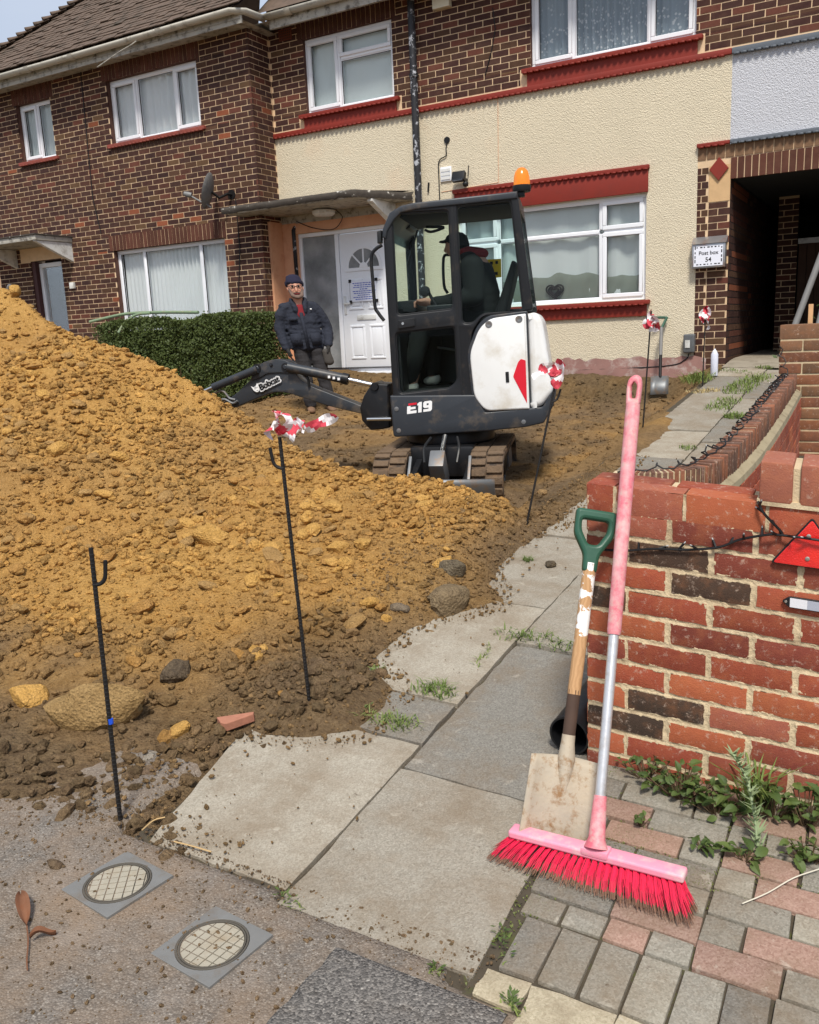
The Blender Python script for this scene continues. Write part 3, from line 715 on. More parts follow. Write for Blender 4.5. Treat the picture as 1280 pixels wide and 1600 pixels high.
def wallmesh(name, parent, o, u, nrm, u0, u1, z0, z1, holes, mat, reveal=.12, revmat=None):
    o, u, nrm = (np.array(q, float) for q in (o, u, nrm)); m = MB(); rv = MB(); P = lambda a, z, d=0: o+u*a+np.array([0, 0, z])-nrm*d
    for a, b, c, d in wall_rects(u0, u1, z0, z1, holes): m.quad(P(a, c), P(b, c), P(b, d), P(a, d))
    for a, b, c, d in holes:
        for (p, q), (r, t) in (((a, c), (b, c)), ((b, c), (b, d)), ((b, d), (a, d)), ((a, d), (a, c))): rv.quad(P(p, q), P(r, t), P(r, t, reveal), P(p, q, reveal))
    if rv.f and name == 'wall': rv.build('window_reveals', 'reveal_brick', parent, fixn=False, kind='stuff')
    elif rv.f: rv.build('opening_reveals', mat, parent, fixn=False, kind='stuff')
    return m.build(name, mat, parent, fixn=False)
def ringbars(m, x0, x1, z0, z1, w, y0, y1):
    m.box((x0, y0, z0), (x1, y1, z0+w)); m.box((x0, y0, z1-w), (x1, y1, z1)); m.box((x0, y0, z0+w), (x0+w, y1, z1-w)); m.box((x1-w, y0, z0+w), (x1, y1, z1-w))
def curtain(name, parent, x0, x1, z0, z1, y, mat, amp=.02, wl=.09, seed=0, gap=None):
    R = np.random.default_rng(seed); xs = np.linspace(x0, x1, max(20, int((x1-x0)/.014))); ph = np.cumsum(R.normal(0, .12, len(xs)))
    yy = y+.03+amp*np.sin(xs/wl*6.283+ph)*(.6+.4*np.sin(xs*3.1+R.random()*6)); m = MB()
    m.grid([[(a, b+.006*math.sin(7*t+a*9), z1+(z0-z1)*t) for t in np.linspace(0, 1, 6)] for a, b in zip(xs, yy)])
    return m.build(name, mat, parent, smooth=True, fixn=False)
def window(house, x0, x1, z0, z1, yf, lights, cur='net_white', name='window', curz=None, seed=0, amp=.034, wl=.10, room=True, fw=.052, mat='upvc', glassm='window_glass'):
    """lights: (fx0, fx1, fz0, fz1, opening) fractions of the opening"""
    f = MB(); ringbars(f, x0, x1, z0, z1, fw, yf, yf+.06); hw = .022; W = x1-x0; H = z1-z0
    for a, b, c, d, op in lights:
        if b < .999: f.box((x0+W*b-hw, yf+.001, z0+H*c+fw*.5), (x0+W*b+hw, yf+.059, z0+H*d-fw*.5))
        if d < .999: f.box((x0+W*a+.03, yf+.002, z0+H*d-hw), (x0+W*b-.03, yf+.058, z0+H*d+hw))
    win = f.build(name, mat, house, bevel=.006, seg=1)
    for a, b, c, d, op in lights:
        X0 = x0+W*a+(fw-.004 if a < .001 else hw-.002); X1 = x0+W*b-(fw-.004 if b > .999 else hw-.002); Z0 = z0+H*c+(fw-.004 if c < .001 else hw-.002); Z1 = z0+H*d-(fw-.004 if d > .999 else hw-.002)
        if op:
            s = MB(); ringbars(s, X0-.004, X1+.004, Z0-.004, Z1+.004, .05, yf-.016, yf+.05); s.build('sash', mat, win, bevel=.006, seg=1)
            g = .044
        else:
            s = MB(); ringbars(s, X0-.002, X1+.002, Z0-.002, Z1+.002, .014, yf+.012, yf+.05); s.build('bead', mat, win); g = .01
        MB().quad((X0+g, yf+.026, Z0+g), (X1-g, yf+.026, Z0+g), (X1-g, yf+.026, Z1-g), (X0+g, yf+.026, Z1-g)).build('pane', glassm, win, fixn=False)
        k = MB(); ringbars(k, X0+g-.004, X1-g+.004, Z0+g-.004, Z1-g+.004, .009, yf+.017, yf+.034); k.build('gasket', 'plastic_black', win)
    if cur: curtain('curtain', win, x0+.02, x1-.02, (curz or (z0, z1))[0]+.02, (curz or (z0, z1))[1]-.02, yf+.07, cur, amp, wl, seed)
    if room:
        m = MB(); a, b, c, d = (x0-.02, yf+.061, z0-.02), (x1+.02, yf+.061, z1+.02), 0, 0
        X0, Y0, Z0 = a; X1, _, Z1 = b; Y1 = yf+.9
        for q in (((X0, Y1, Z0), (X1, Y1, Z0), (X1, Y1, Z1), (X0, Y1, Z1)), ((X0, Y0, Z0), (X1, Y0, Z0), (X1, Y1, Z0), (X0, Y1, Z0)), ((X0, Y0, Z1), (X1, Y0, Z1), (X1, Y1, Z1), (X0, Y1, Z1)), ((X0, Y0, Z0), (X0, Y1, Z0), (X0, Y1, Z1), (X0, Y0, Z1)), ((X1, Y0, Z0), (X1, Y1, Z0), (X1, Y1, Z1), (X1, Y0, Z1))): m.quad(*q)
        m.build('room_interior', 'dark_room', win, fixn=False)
    return win
def sill(house, x0, x1, z0, z1, y0, y1, mat, name='sill', teeth=True):
    m = MB(); m.box((x0, y0, z0), (x1, y1, z1)); o = m.build(name, mat, house, bevel=.008)
    if teeth:                                           # scalloped underside of creasing tiles
        m = MB(); w = .075; x = x0+.01
        while x+w < x1: m.lathe((x+w/2, y0+.02, z0-.004), [(.034, -.006), (.036, 0), (.034, .01)], 8); x += w
        m.build('creasing_tiles', mat, house, smooth=False)
    return o
YA, YB = 10.33, 10.8
simple('reveal_brick', srgb(92, 64, 54), .9, var=.3, scale=14)
# ------------------------------------------------------------------ neighbour's brick house with the projecting wing
HA = thing('brick_house', 'dark brown brick terraced house with hipped tile roof and white framed windows', 'house', (-11, YA, .4))
holesA = [(-13.03, -12.19, 4.405, 5.32), (-10.905, -9.065, 4.405, 5.345), (-11.13, -8.81, 1.45, 2.855), (-13.15, -12.38, .3, 2.84)]
wA = wallmesh('wall', HA, (0, YA+.0, 0), (1, 0, 0), (0, -1, 0), -14.0, -8.11, .1, 5.6, holesA, 'mortar', .13)
rA = MB(); rA.quad((-8.11, YA, .1), (-8.11, YB+.03, .1), (-8.11, YB+.03, 5.6), (-8.11, YA, 5.6)); rA.build('return_wall', 'mortar', HA, fixn=False); rA = MB(); rA.quad((-14.0, YA, .1), (-14, YA+6, .1), (-14, YA+6, 5.6), (-14, YA, 5.6)); rA.build('end_wall', 'mortar', HA, fixn=False)
bA = Bricks(5)
lint = [(-13.10, -12.10, 5.32, 5.56), (-10.98, -8.99, 5.345, 5.57), (-11.2, -8.76, 2.855, 3.085), (-13.4, -12.3, 2.84, 3.05), (-13.06, -12.16, 4.30, 4.405), (-10.94, -9.03, 4.29, 4.405), (-11.2, -8.75, 1.34, 1.45)]
bA.lay((0, YA, 0), (1, 0, 0), (0, -1, 0), -14.0, -8.104, .3, 5.58, holesA+lint, zref=.0)
bA.lay((-8.11, YA, 0), (0, 1, 0), (1, 0, 0), -.006, .46, 3.02, 5.58, zref=.0, shift=.1)
bA.lay((-8.11, YA, 0), (0, 1, 0), (1, 0, 0), -.006, .14, .3, 3.02, zref=.0, shift=.1)
for a in lint[:3]: bA.soldier((0, YA, 0), (1, 0, 0), (0, -1, 0), a[0], a[1], a[2], a[3])
for a in lint[4:6]: bA.soldier((0, YA, 0), (1, 0, 0), (0, -1, 0), a[0], a[1], a[2], a[3]-.035, col=srgb(84, 58, 48))
bA.finish(wA)
window(HA, -13.03, -12.19, 4.425, 5.32, YA+.08, [(0, .5, 0, 1, True), (.5, 1, 0, 1, False)], 'net_grey', seed=1)
window(HA, -10.905, -9.065, 4.425, 5.345, YA+.08, [(0, .30, 0, 1, True), (.30, .72, 0, 1, False), (.72, 1, 0, 1, True)], 'net_white', seed=2, wl=.15, amp=.03)
window(HA, -11.13, -8.81, 1.47, 2.855, YA+.08, [(0, .25, 0, 1, False), (.25, .76, 0, 1, False), (.76, 1, 0, 1, False)], 'net_white', seed=3, wl=.085, amp=.036)
simple('sill_tile', srgb(140, 70, 58), .75, var=.2, dirt=srgb(100, 54, 46), dscale=9)
sill(HA, -13.08, -12.12, 4.375, 4.425, YA-.05, YA+.1, 'sill_tile'); sill(HA, -10.97, -8.98, 4.375, 4.425, YA-.05, YA+.1, 'sill_tile'); sill(HA, -11.2, -8.74, 1.42, 1.47, YA-.05, YA+.1, 'sill_tile')
# front door of that house, under its own canopy
dA = MB(); ringbars(dA, -13.05, -12.4, .5, 2.80, .07, YA+.08, YA+.15); dA = dA.build('door', 'upvc', HA, bevel=.005)
box('pane', (-12.985, YA+.11, .57), (-12.465, YA+.12, 2.73), 'window_glass', dA); box('door_backing', (-13.0, YA+.19, .5), (-12.45, YA+.21, 2.75), 'plastic_black', dA)
simple('maroon', srgb(70, 36, 34), .6); m = MB(); m.box((-13.145, YA+.01, .4), (-13.055, YA+.16, 2.83)); m.build('door_reveal', 'maroon', HA)
m = MB(); m.quad((-13.4, YA+.5, .3), (-12.3, YA+.5, .3), (-12.3, YA+.5, 2.9), (-13.4, YA+.5, 2.9)); m.build('porch_back', 'dark_room', HA)
cA = MB(); cA.box((-14.2, YA-.72, 3.06), (-12.05, YA-.002, 3.14)); cA = cA.build('canopy', 'weathered_white', HA, bevel=.01)
box('roofing_felt', (-14.22, YA-.74, 3.142), (-12.03, YA-.004, 3.16), 'felt', cA)
pv, pf = plate_mesh([[(0, 0), (.70, .29), (.70, .30), (0, .30)]], .07, .004)
for xx in (-12.14, -13.55): MB().add(place2d(pv, (xx, YA-.003, 2.755), (0, -1, 0), (0, 0, 1), (1, 0, 0)), pf).build('canopy_bracket', 'upvc_old', cA)
m = MB(); m.tube([(-13.75+.07*math.cos(t), YA-.02, 2.42+.07*math.sin(t)) for t in np.linspace(.5, 5.6, 16)], .02, 6); m.build('house_number', 'upvc_old', HA, smooth=True)
m = MB(); m.box((-12.20, YA-.05, 2.33), (-12.10, YA-.005, 2.43)); m.build('doorbell', 'upvc_old', HA, bevel=.006)
# satellite of eaves: soffit, gutter, roof
EY, EZ = 9.97, 5.66
m = MB(); m.quad((-14.4, EY+.02, 5.555), (-7.95, EY+.02, 5.555), (-7.95, YA+.5, 5.555), (-14.4, YA+.5, 5.555)); m.build('soffit', 'weathered_white', HA)
box('fascia', (-14.3, EY+.03, 5.50), (-7.93, EY+.055, 5.68), 'weathered_white', HA)
def gutter(parent, pts, r=.065):
    m = MB(); P = []
    for i, p in enumerate(pts):
        p = np.array(p, float); t = np.array(pts[min(i+1, len(pts)-1)], float)-np.array(pts[max(i-1, 0)], float); t /= np.linalg.norm(t); w = np.cross(t, (0, 0, 1)); w /= np.linalg.norm(w)
        P.append([p+w*r*math.cos(a)+np.array([0, 0, -r*math.sin(a)]) for a in np.linspace(0, math.pi, 10)])
    m.grid(P); o = m.build('gutter', 'gutter_paint', parent, smooth=True, fixn=False)
    s = o.modifiers.new('s', 'SOLIDIFY'); s.thickness = .008
    for i in range(len(pts)-1):
        a = np.array(pts[i]); b = np.array(pts[i+1]); L = np.linalg.norm(b-a); t = (b-a)/L; w = np.cross(t, (0, 0, 1)); w /= np.linalg.norm(w)
        for q in np.arange(.4, L, 1.8):
            j = MB(); c = a+t*q; j.grid([[c+t*d+w*(r+.008)*math.cos(x)+np.array([0, 0, -(r+.008)*math.sin(x)]) for x in np.linspace(0, math.pi, 8)] for d in (-.05, .05)]); j.build('gutter_joint', 'gutter_paint', o, smooth=True, fixn=False)
    return o
simple('gutter_paint', srgb(190, 186, 174), .6, var=.15, scale=5, dirt=srgb(120, 112, 98), dscale=7, damt=(.55, .75))
gutter(HA, [(-14.3, EY-.045, EZ), (-11.5, EY-.045, EZ-.005), (-8.02, EY-.045, EZ+.005), (-7.90, EY+.06, EZ+.005), (-7.87, EY+.44, EZ+.005)])
T = .85; sl = math.sqrt(1+T*T); ux = np.array([1., 0, 0]); us = np.array([0, 1/sl, T/sl]); un = np.array([0, -T/sl, 1/sl])
roof = MB(); X0 = -14.3
roof.add([(X0, EY-.03, EZ+.03), (-7.9, EY-.03, EZ+.03), (-7.9, EY+4, EZ+.03+4*T), (X0+4, EY+4, EZ+.03+4*T)], [(0, 1, 2, 3)])
roof.add([(X0, EY-.03, EZ+.03), (X0+4, EY+4, EZ+.03+4*T), (X0, EY+8, EZ+.03)], [(0, 1, 2)])
roof = roof.build('roof', 'roof_tile', HA, fixn=False)
m = MB(); R = np.random.default_rng(9); cnt = 0; first = []
for k in range(42):
    s0 = k*.1; y = EY-.05+s0/sl; xs_ = X0+(s0/sl); x = xs_+(.0825 if k % 2 else 0)-.165
    while x < -7.95:
        x += .165
        if x < xs_+.02 or x > -7.95: continue
        lift = .018+.006*R.random(); p = np.array([x, EY-.06, EZ+.035])+us*s0+un*lift
        c = p+us*.07+ux*.08; j = R.normal(0, .004)
        m.obox(c+un*j, ux*.079, us*.075+un*-.006, un*.007)
m.build('roof_tiles', 'roof_tile', roof, kind='stuff', fixn=False)
hd = np.array([1., 1., T]); hd /= np.linalg.norm(hd); hs = np.cross(hd, np.array([0, 0, 1.])); hs /= np.linalg.norm(hs); hn = np.cross(hs, hd)
hipm = MB(); hipm.grid([[hd*q+hs*(.11+.02*(q < .05))*math.cos(a)+hn*((.075-.055*(q/.26))*math.sin(a)+.035*(1-q/.26)) for a in np.linspace(.0, math.pi, 8)] for q in (0, .09, .18, .26)])
hipm = hipm.mesh('hip_tile'); hipm.materials.append(MAT['roof_tile']); hipm.shade_smooth()
for i in range(26):
    p = np.array([X0, EY-.03, EZ+.06])+hd*(.17*i); o = link('hip_tile', hipm, None, roof, tuple(p-wloc(roof))); md = o.modifiers.new('s', 'SOLIDIFY'); md.thickness = .015
m = MB(); m.tube(spline([onY(152, 105, EY-.12), onY(185, 82, EY-.1), onY(205, 70, EY-.1), onY(215, 62, EY-.06)], 5), .008, 6); m.build('eaves_cable', 'weathered_white', HA)
for a in (((125, 105), (145, 310), (158, 365)), ((368, 310), (375, 390), (372, 480))): tube('wall_cable', [onY(x, y, YA-.012) for x, y in a], .007, 'cable_black', HA, 6)
# ------------------------------------------------------------------ far neighbour, only the roof corner shows
HD = thing('far_house', 'far tan tiled roof of the next house along', 'house', (-24, 13, .2))
box('wall', (-30, 12.5, .2), (-17.9, 18, 5.6), 'mortar', HD)
m = MB(); e = 5.55; m.add([(-30.5, 12, e), (-17.4, 12, e), (-17.4, 18.5, e), (-20.6, 15.25, e+2.75), (-30.5, 15.25, e+2.75), (-30.5, 18.5, e)], [(0, 1, 3, 4), (1, 2, 3), (2, 5, 4, 3)])
simple('tan_tile', srgb(134, 116, 92), .9, var=.3, scale=9, bump=.5, bscale=30); rf = m.build('roof', 'tan_tile', HD, fixn=False)
hd2 = np.array([-3.2, 3.25, 2.75]); hd2 /= np.linalg.norm(hd2); m = MB()
for i in range(14): m.lathe(np.array([-17.4, 12, e])+hd2*(.36*i), [(.12, 0), (.15, .02), (.13, .34)], 10, hd2)
m.build('hip_tiles', 'tan_tile', rf, smooth=False)
# ------------------------------------------------------------------ rendered house (number 54)
HBh = thing('rendered_house', 'cream roughcast terraced house with red painted window bands and white door', 'house', (-5, YB, .6))
xd0, xd1 = -7.83, -6.27
hB = [(-7.52, -6.09, 4.43, 5.41), (-4.16, -2.2, 4.45, 5.75), (-5.22, -2.73, 1.627, 2.86), (xd0, xd1, .82, 2.845)]
wB = wallmesh('wall', HBh, (0, YB, 0), (1, 0, 0), (0, -1, 0), -8.11, 2.5, 4.2, 5.95, hB[:2], 'mortar', .1)
bB = Bricks(6)
bandholes = [(-7.66, -5.98, 4.2, 4.45), (-4.3, -2.1, 4.2, 4.47)]
bB.lay((0, YB, 0), (1, 0, 0), (0, -1, 0), -8.104, 2.5, 4.255, 5.93, hB[:2]+[(-7.6, -6.02, 5.41, 5.64)]+bandholes, zref=.0)
bB.soldier((0, YB, 0), (1, 0, 0), (0, -1, 0), -7.6, -6.02, 5.41, 5.64, col=srgb(84, 50, 42))
cr_ = wallmesh('render_coat', HBh, (0, YB-.004, 0), (1, 0, 0), (0, -1, 0), -8.11, -1.805, .90, 4.20, [hB[2], (xd0, xd1, .90, 2.845), (-2.15, -1.80, .90, 3.27)], 'cream_render', .1)
pl = wallmesh('plinth', HBh, (0, YB-.02, 0), (1, 0, 0), (0, -1, 0), -8.11, -2.1, .2, .90, [(xd0, xd1, .82, .90)], 'plinth', .1)
m = MB(); R = np.random.default_rng(4)
P = [[(x, YB-.02-.05*max(0, fbm(np.array([x*4]), np.array([t*3]), 3)[0]+.4)*(1-t)-.02, .55+.38*t+.015*R.normal()*(t in (0, 1))) for t in np.linspace(0, 1, 6)] for x in np.arange(-6.2, -1.95, .07)]
m.grid(P); m.build('plinth_fillet', 'plinth', HBh, smooth=True, fixn=False)
# red bands
sill(HBh, -8.115, -1.81, 4.195, 4.255, YB-.045, YB+.02, 'red_paint', 'band', True)
for a, b, z in ((-7.62, -6.0, 4.43), (-4.26, -2.12, 4.45)):
    sill(HBh, a, b, z-.045, z+.003, YB-.075, YB+.1, 'red_paint', 'sill', True); box('sill_apron', (a+.06, YB-.028, 4.257), (b-.06, YB+.02, z-.049), 'red_paint', HBh)
box('lintel_band', (-5.24, YB-.035, 2.862), (-2.71, YB+.04, 3.15), 'red_paint', HBh, bevel=.006); sill(HBh, -5.26, -2.695, 3.12, 3.165, YB-.055, YB, 'red_paint', 'lintel_cap', True)
sill(HBh, -5.28, -2.67, 1.575, 1.625, YB-.09, YB+.1, 'red_paint', 'sill', True); box('sill_apron', (-5.24, YB-.035, 1.435), (-2.71, YB+.02, 1.57), 'red_paint', HBh, bevel=.004)
window(HBh, -7.52, -6.09, 4.435, 5.41, YB+.05, [(0, .385, 0, 1, True), (.385, 1, 0, .66, False), (.385, 1, .66, 1, True)], 'blind', seed=4, amp=.001)
window(HBh, -4.16, -2.2, 4.455, 5.75, YB+.05, [(0, .27, 0, 1, True), (.27, .73, 0, .78, False), (.27, .73, .78, 1, True), (.73, 1, 0, 1, True)], 'lace', seed=5, wl=.09, amp=.03)
wl_ = window(HBh, -5.22, -2.73, 1.63, 2.86, YB+.05, [(0, .225, 0, .68, True), (0, .225, .68, 1, True), (.225, .775, 0, .68, False), (.225, .775, .68, 1, False), (.775, 1, 0, .68, True), (.775, 1, .68, 1, True)], 'net_grey', seed=6, wl=.34, amp=.03)
P = [[(x, YB+.115+.012*math.sin(x*31+4*t)+.02*t, 1.66+(.30+.10*fbm(np.array([x*2.6]), np.array([.5]), 3)[0])*(1-t)) for t in np.linspace(0, 1, 6)] for x in np.arange(-5.15, -2.78, .03)]
m = MB(); m.grid(P); m.build('sill_drape', 'drape', wl_, smooth=True, fixn=False)
# door set in the porch
D = MB(); ringbars(D, xd0, xd1, .83, 2.845, .055, YB+.02, YB+.09); D.box((-7.20, YB+.021, .885), (-7.135, YB+.089, 2.79)); D.box((xd0-.04, YB-.06, .80), (xd1+.04, YB+.1, .84))
D = D.build('door', 'upvc', HBh, bevel=.006)
sd = box('sidelight', (xd0+.055, YB+.05, .885), (-7.2, YB+.058, 2.79), 'frosted_glass', D)
lx0, lx1 = -7.125, -6.325
lf = MB(); lf.box((lx0, YB+.03, .90), (lx1, YB+.075, 2.78)); lf = lf.build('door_leaf', 'upvc', D, bevel=.004)
m = MB(); cx = (lx0+lx1)/2
# fan light
fl_ = [(-.27, 0), (.27, 0)]+[(.27*math.cos(t), .27*math.sin(t)) for t in np.linspace(0, math.pi, 18)][1:-1]
def flat(loops, o, d=.006, b=.001): v, f = plate_mesh(loops, d, b); return place2d(v, o, (1, 0, 0), (0, 0, 1), (0, -1, 0)), f
m = MB(); m.add(*flat([[(.27*math.cos(t), .27*math.sin(t)) for t in np.linspace(0, math.pi, 20)]], (cx, YB+.027, 2.30))); m.build('fanlight', 'frosted_glass', D)
m = MB(); ro = [(.30*math.cos(t), .30*math.sin(t)) for t in np.linspace(0, math.pi, 24)]; ri = [(.255*math.cos(t), .255*math.sin(t)) for t in np.linspace(math.pi, 0, 24)]
m.add(*flat([ro+ri], (cx, YB+.029, 2.30), .014, .003)); m.box((cx-.31, YB+.014, 2.255), (cx+.31, YB+.028, 2.30))
for t in (math.pi*.25, math.pi*.5, math.pi*.75): m.obox((cx+.165*math.cos(t), YB+.018, 2.30+.165*math.sin(t)), (.10*math.cos(t), 0, .10*math.sin(t)), (0, .006, 0), (-.011*math.sin(t), 0, .011*math.cos(t)))
m.add(*flat([[(.07*math.cos(t), .07*math.sin(t)) for t in np.linspace(0, math.pi, 12)]], (cx, YB+.021, 2.30), .012, .002)); m.build('fan_bars', 'upvc', D)
for a, b, z0, z1 in ((-.29, -.04, 1.72, 2.14), (.04, .29, 1.72, 2.14), (-.29, -.04, 1.02, 1.50), (.04, .29, 1.02, 1.50)):
    m = MB(); ringbars(m, cx+a, cx+b, z0, z1, .028, YB+.018, YB+.031); m.box((cx+a+.05, YB+.021, z0+.05), (cx+b-.05, YB+.031, z1-.05)); m.build('door_panel', 'upvc', D, bevel=.005)
m = MB(); m.box((cx-.16, YB+.016, 1.57), (cx+.16, YB+.031, 1.64)); m.build('letterbox', 'upvc_old', D, bevel=.006)
m = MB(); m.box((lx0+.03, YB+.015, 1.66), (lx0+.065, YB+.031, 1.92)); m.box((lx0+.03, YB-.01, 1.80), (lx0+.15, YB+.005, 1.825)); m.build('door_handle', 'upvc_old', D, bevel=.005)
# notice taped to the door
simple('paper', srgb(232, 234, 244), .7, var=.03, bump=.05); simple('ink_blue', srgb(90, 104, 190), .7, bump=0); simple('ink_black', srgb(30, 30, 34), .7, bump=0)
nt_ = thing('door_notice', 'white paper notice with blue print taped to the white front door', 'notice', (cx-.03, YB+.01, 1.98))
nx0, nx1, nz0, nz1 = cx-.24, cx+.20, 1.83, 2.12
box('sheet', (nx0, YB+.008, nz0), (nx1, YB+.0105, nz1), 'paper', nt_)
for i in range(9):
    w = (.36, .30, .34, .12, .36, .33, .20, .35, .28)[i]; z = nz1-.035-.028*i; m = MB(); x = cx-.02-w/2
    while x < cx-.02+w/2: L = random.uniform(.015, .045); m.box((x, YB+.0072, z-.006), (x+L, YB+.0079, z+.006)); x += L+.008
    m.build('print_line', 'ink_blue', nt_)
m = MB()
for q in ((nx0, nz1), (nx1, nz1), (nx0, nz0), (nx1, nz0)): m.box((q[0]-.025, YB+.0055, q[1]-.022), (q[0]+.02, YB+.0078, q[1]+.022))
m.build('tape_corners', 'ink_black', nt_)
# porch lining
box('porch_jamb', (-8.105, YB-.03, .8), (xd0+.002, YB+.02, 3.0), 'peach_paint', HBh); box('porch_lining', (-8.109, YA+.145, .8), (-8.075, YB-.031, 3.02), 'peach_paint', HBh)
box('porch_header', (xd0+.003, YB-.028, 2.847), (-6.15, YB+.02, 2.99), 'peach_paint', HBh); box('porch_board', (-8.07, YB-.025, 2.991), (-6.15, YB+.015, 3.10), 'weathered_white', HBh)
m = MB(); m.tube([onX(466, 345, -7.84), (-7.86, YB-.05, 2.9), (-7.855, YB-.05, 2.25)], .028, 8); m.build('cable_duct', 'pipe_black', HBh, smooth=True)
# canopy
cz = 3.10; cf = YB-.86
cB = MB(); cB.add([(-8.42, cf+.0, cz), (-6.30, cf, cz), (-5.86, YB-.006, cz), (-8.09, YB-.006, cz), (-8.42, YA-.01, cz)]+[(-8.42, cf, cz+.06), (-6.30, cf, cz+.06), (-5.86, YB-.006, cz+.06), (-8.09, YB-.006, cz+.06), (-8.42, YA-.01, cz+.06)], [(4, 3, 2, 1, 0), (5, 6, 7, 8, 9), (0, 1, 6, 5), (1, 2, 7, 6), (2, 3, 8, 7), (3, 4, 9, 8), (4, 0, 5, 9)])
cB = cB.build('canopy', 'weathered_white', HBh, bevel=.008)
P = []
for i in range(60):
    t = i/59; 
    if t < .72: q = np.array([-8.47+(2.2)*t/.72, cf-.03, 0])
    else: q = np.array([-6.27+.42*(t-.72)/.28, cf-.03+.83*(t-.72)/.28, 0])
    dz = .018*fbm(np.array([t*40]), np.array([1.]), 3)[0]
    P.append([q+np.array([0, .03, cz+.10]), q+np.array([0, -.005, cz+.095+dz*.4]), q+np.array([0, -.012, cz+.05+dz]), q+np.array([0, .012, cz+.012+dz])])
m = MB(); m.grid(P); m.build('felt_edge', 'felt', cB, smooth=True, fixn=False)
m = MB(); m.add([(-8.46, cf-.01, cz+.088), (-6.28, cf-.01, cz+.088), (-5.85, YB-.01, cz+.13), (-8.1, YB-.01, cz+.13), (-8.46, YA-.01, cz+.11)], [(0, 1, 2, 3, 4)]); m.build('felt_top', 'felt', cB)
pv, pf = plate_mesh([[(0, 0), (.62, .27), (.62, .30), (0, .30)]], .08, .004); MB().add(place2d(pv, (-6.22, YB-.01, cz-.302), (0, -1, 0), (0, 0, 1), (1, 0, 0)), pf).build('canopy_bracket', 'upvc_old', cB)
pl_ = thing('porch_light', 'round white porch light fixed under the door canopy', 'lamp', (-7.15, YB-.28, cz)); MB().lathe((-7.15, YB-.28, cz-.003), [(.12, 0), (.16, -.02), (.16, -.06), (.13, -.085), (.04, -.09)], 20).build('lamp_body', 'upvc_old', pl_, smooth='auto')
m = MB(); m.tube(spline([(-7.0, YB-.2, cz-.01), (-6.95, YB-.12, cz-.12), (-7.15, YB-.06, cz-.25), (-7.5, YB-.05, cz-.2), (-7.8, YB-.05, cz-.08)], 6), .006, 6); m.build('lamp_cable', 'cable_black', pl_)
# downpipe
xp = -5.74; dp = tube('downpipe', [(xp, YB-.09, 6.1), (xp, YB-.09, .75)], .048, 'pipe_black', HBh, 14)
MB().lathe((xp, YB-.09, 2.82), [(.05, 0), (.064, .005), (.066, .05), (.058, .06), (.058, .10), (.066, .11), (.066, .13), (.05, .14)], 14).build('pipe_collar', 'pipe_black', dp, smooth='auto'); MB().lathe((xp, YB-.09, 4.6), [(.05, 0), (.06, .005), (.06, .05), (.05, .06)], 14).build('pipe_collar', 'pipe_black', dp, smooth='auto')
# wall fittings
p = onY(693, 0, YB); ab = MB(); ab.box((p[0]-.12, YB-.09, p[2]-.11), (p[0]+.12, YB-.006, p[2]+.25)); al = ab.build('alarm_box', 'cream_plastic' if 'cream_plastic' in MAT else simple('cream_plastic', srgb(224, 218, 196), .5), None, bevel=.012); tag(al, 'cream plastic alarm box high on the brown brick wall', 'alarm box')
p = onY(698, 272, YB); v = box('air_vent', (p[0]-.08, YB-.024, p[2]-.09), (p[0]+.08, YB-.005, p[2]+.09), 'upvc', HBh, bevel=.004)
for i in range(3): box('louvre', (p[0]-.065, YB-.032, p[2]-.07+.05*i), (p[0]+.065, YB-.0245, p[2]-.035+.05*i), 'upvc_old', v)
p = onY(725, 280, YB); fl2 = thing('floodlight', 'small black floodlight with sensor on the cream wall', 'floodlight', (p[0], YB, p[2]))
MB().obox((p[0]-.02, YB-.11, p[2]+.02), (.09, .0, 0), (0, .03, -.015), (0, .02, .055)).build('lamp_body', 'plastic_black', fl2, bevel=.008); MB().obox((p[0]-.02, YB-.146, p[2]+.008), (.075, 0, 0), (0, .003, -.0015), (0, .016, .042)).build('lens', 'window_glass', fl2)
MB().lathe((p[0]+.06, YB-.08, p[2]-.08), [(.01, -.03), (.035, -.02), (.04, .02), (.02, .04)], 10).build('sensor', 'plastic_black', fl2, smooth=True); box('bracket', (p[0]+.02, YB-.09, p[2]-.04), (p[0]+.06, YB-.005, p[2]), 'plastic_black', fl2); tube('cable', [(p[0]+.07, YB-.02, p[2]+.03), (p[0]+.08, YB-.015, p[2]+.16)], .006, 'cable_black', fl2)
m = MB(); m.tube(spline([onY(699, 218, YB-.02), onY(697, 232, YB-.02), onY(697, 243, YB-.02), onY(686, 252, YB-.02), onY(686, 280, YB-.02), onY(688, 330, YB-.02)], 5), .007, 6); m.lathe(onY(699, 219, YB), [(.045, -.01), (.04, .02)], 12, (0, -1, 0)); m.build('wall_cable', 'cable_black', HBh)
m = MB(); m.tube([onY(670, 285, YB-.02), onY(669, 300, YB-.02)], .012, 6); m.build('wall_hook', 'steel_dark', HBh)
m = MB(); m.tube([onY(778, 150, YB-.008), onY(779, 285, YB-.008), onY(690, 300, YB-.008)], .0035, 5); m.build('conduit', 'peach_paint', HBh)
m = MB(); m.tube([onY(770, 12, YB-.012), onY(774, 45, YB-.012), onY(768, 80, YB-.012), onY(758, 118, YB-.012)], .006, 5); m.build('brick_crack_cable', 'cable_black', HBh)
simple('terracotta_vent', srgb(110, 58, 42), .9); p = onY(446, 54, YB); v = box('air_brick', (p[0]-.11, YB-.012, p[2]-.075), (p[0]+.11, YB, p[2]+.075), 'terracotta_vent', HBh)
m = MB()
for i in range(6):
    for j in range(4): m.box((p[0]-.09+i*.033, YB-.0145, p[2]-.06+j*.033), (p[0]-.09+i*.033+.016, YB-.0125, p[2]-.06+j*.033+.016))
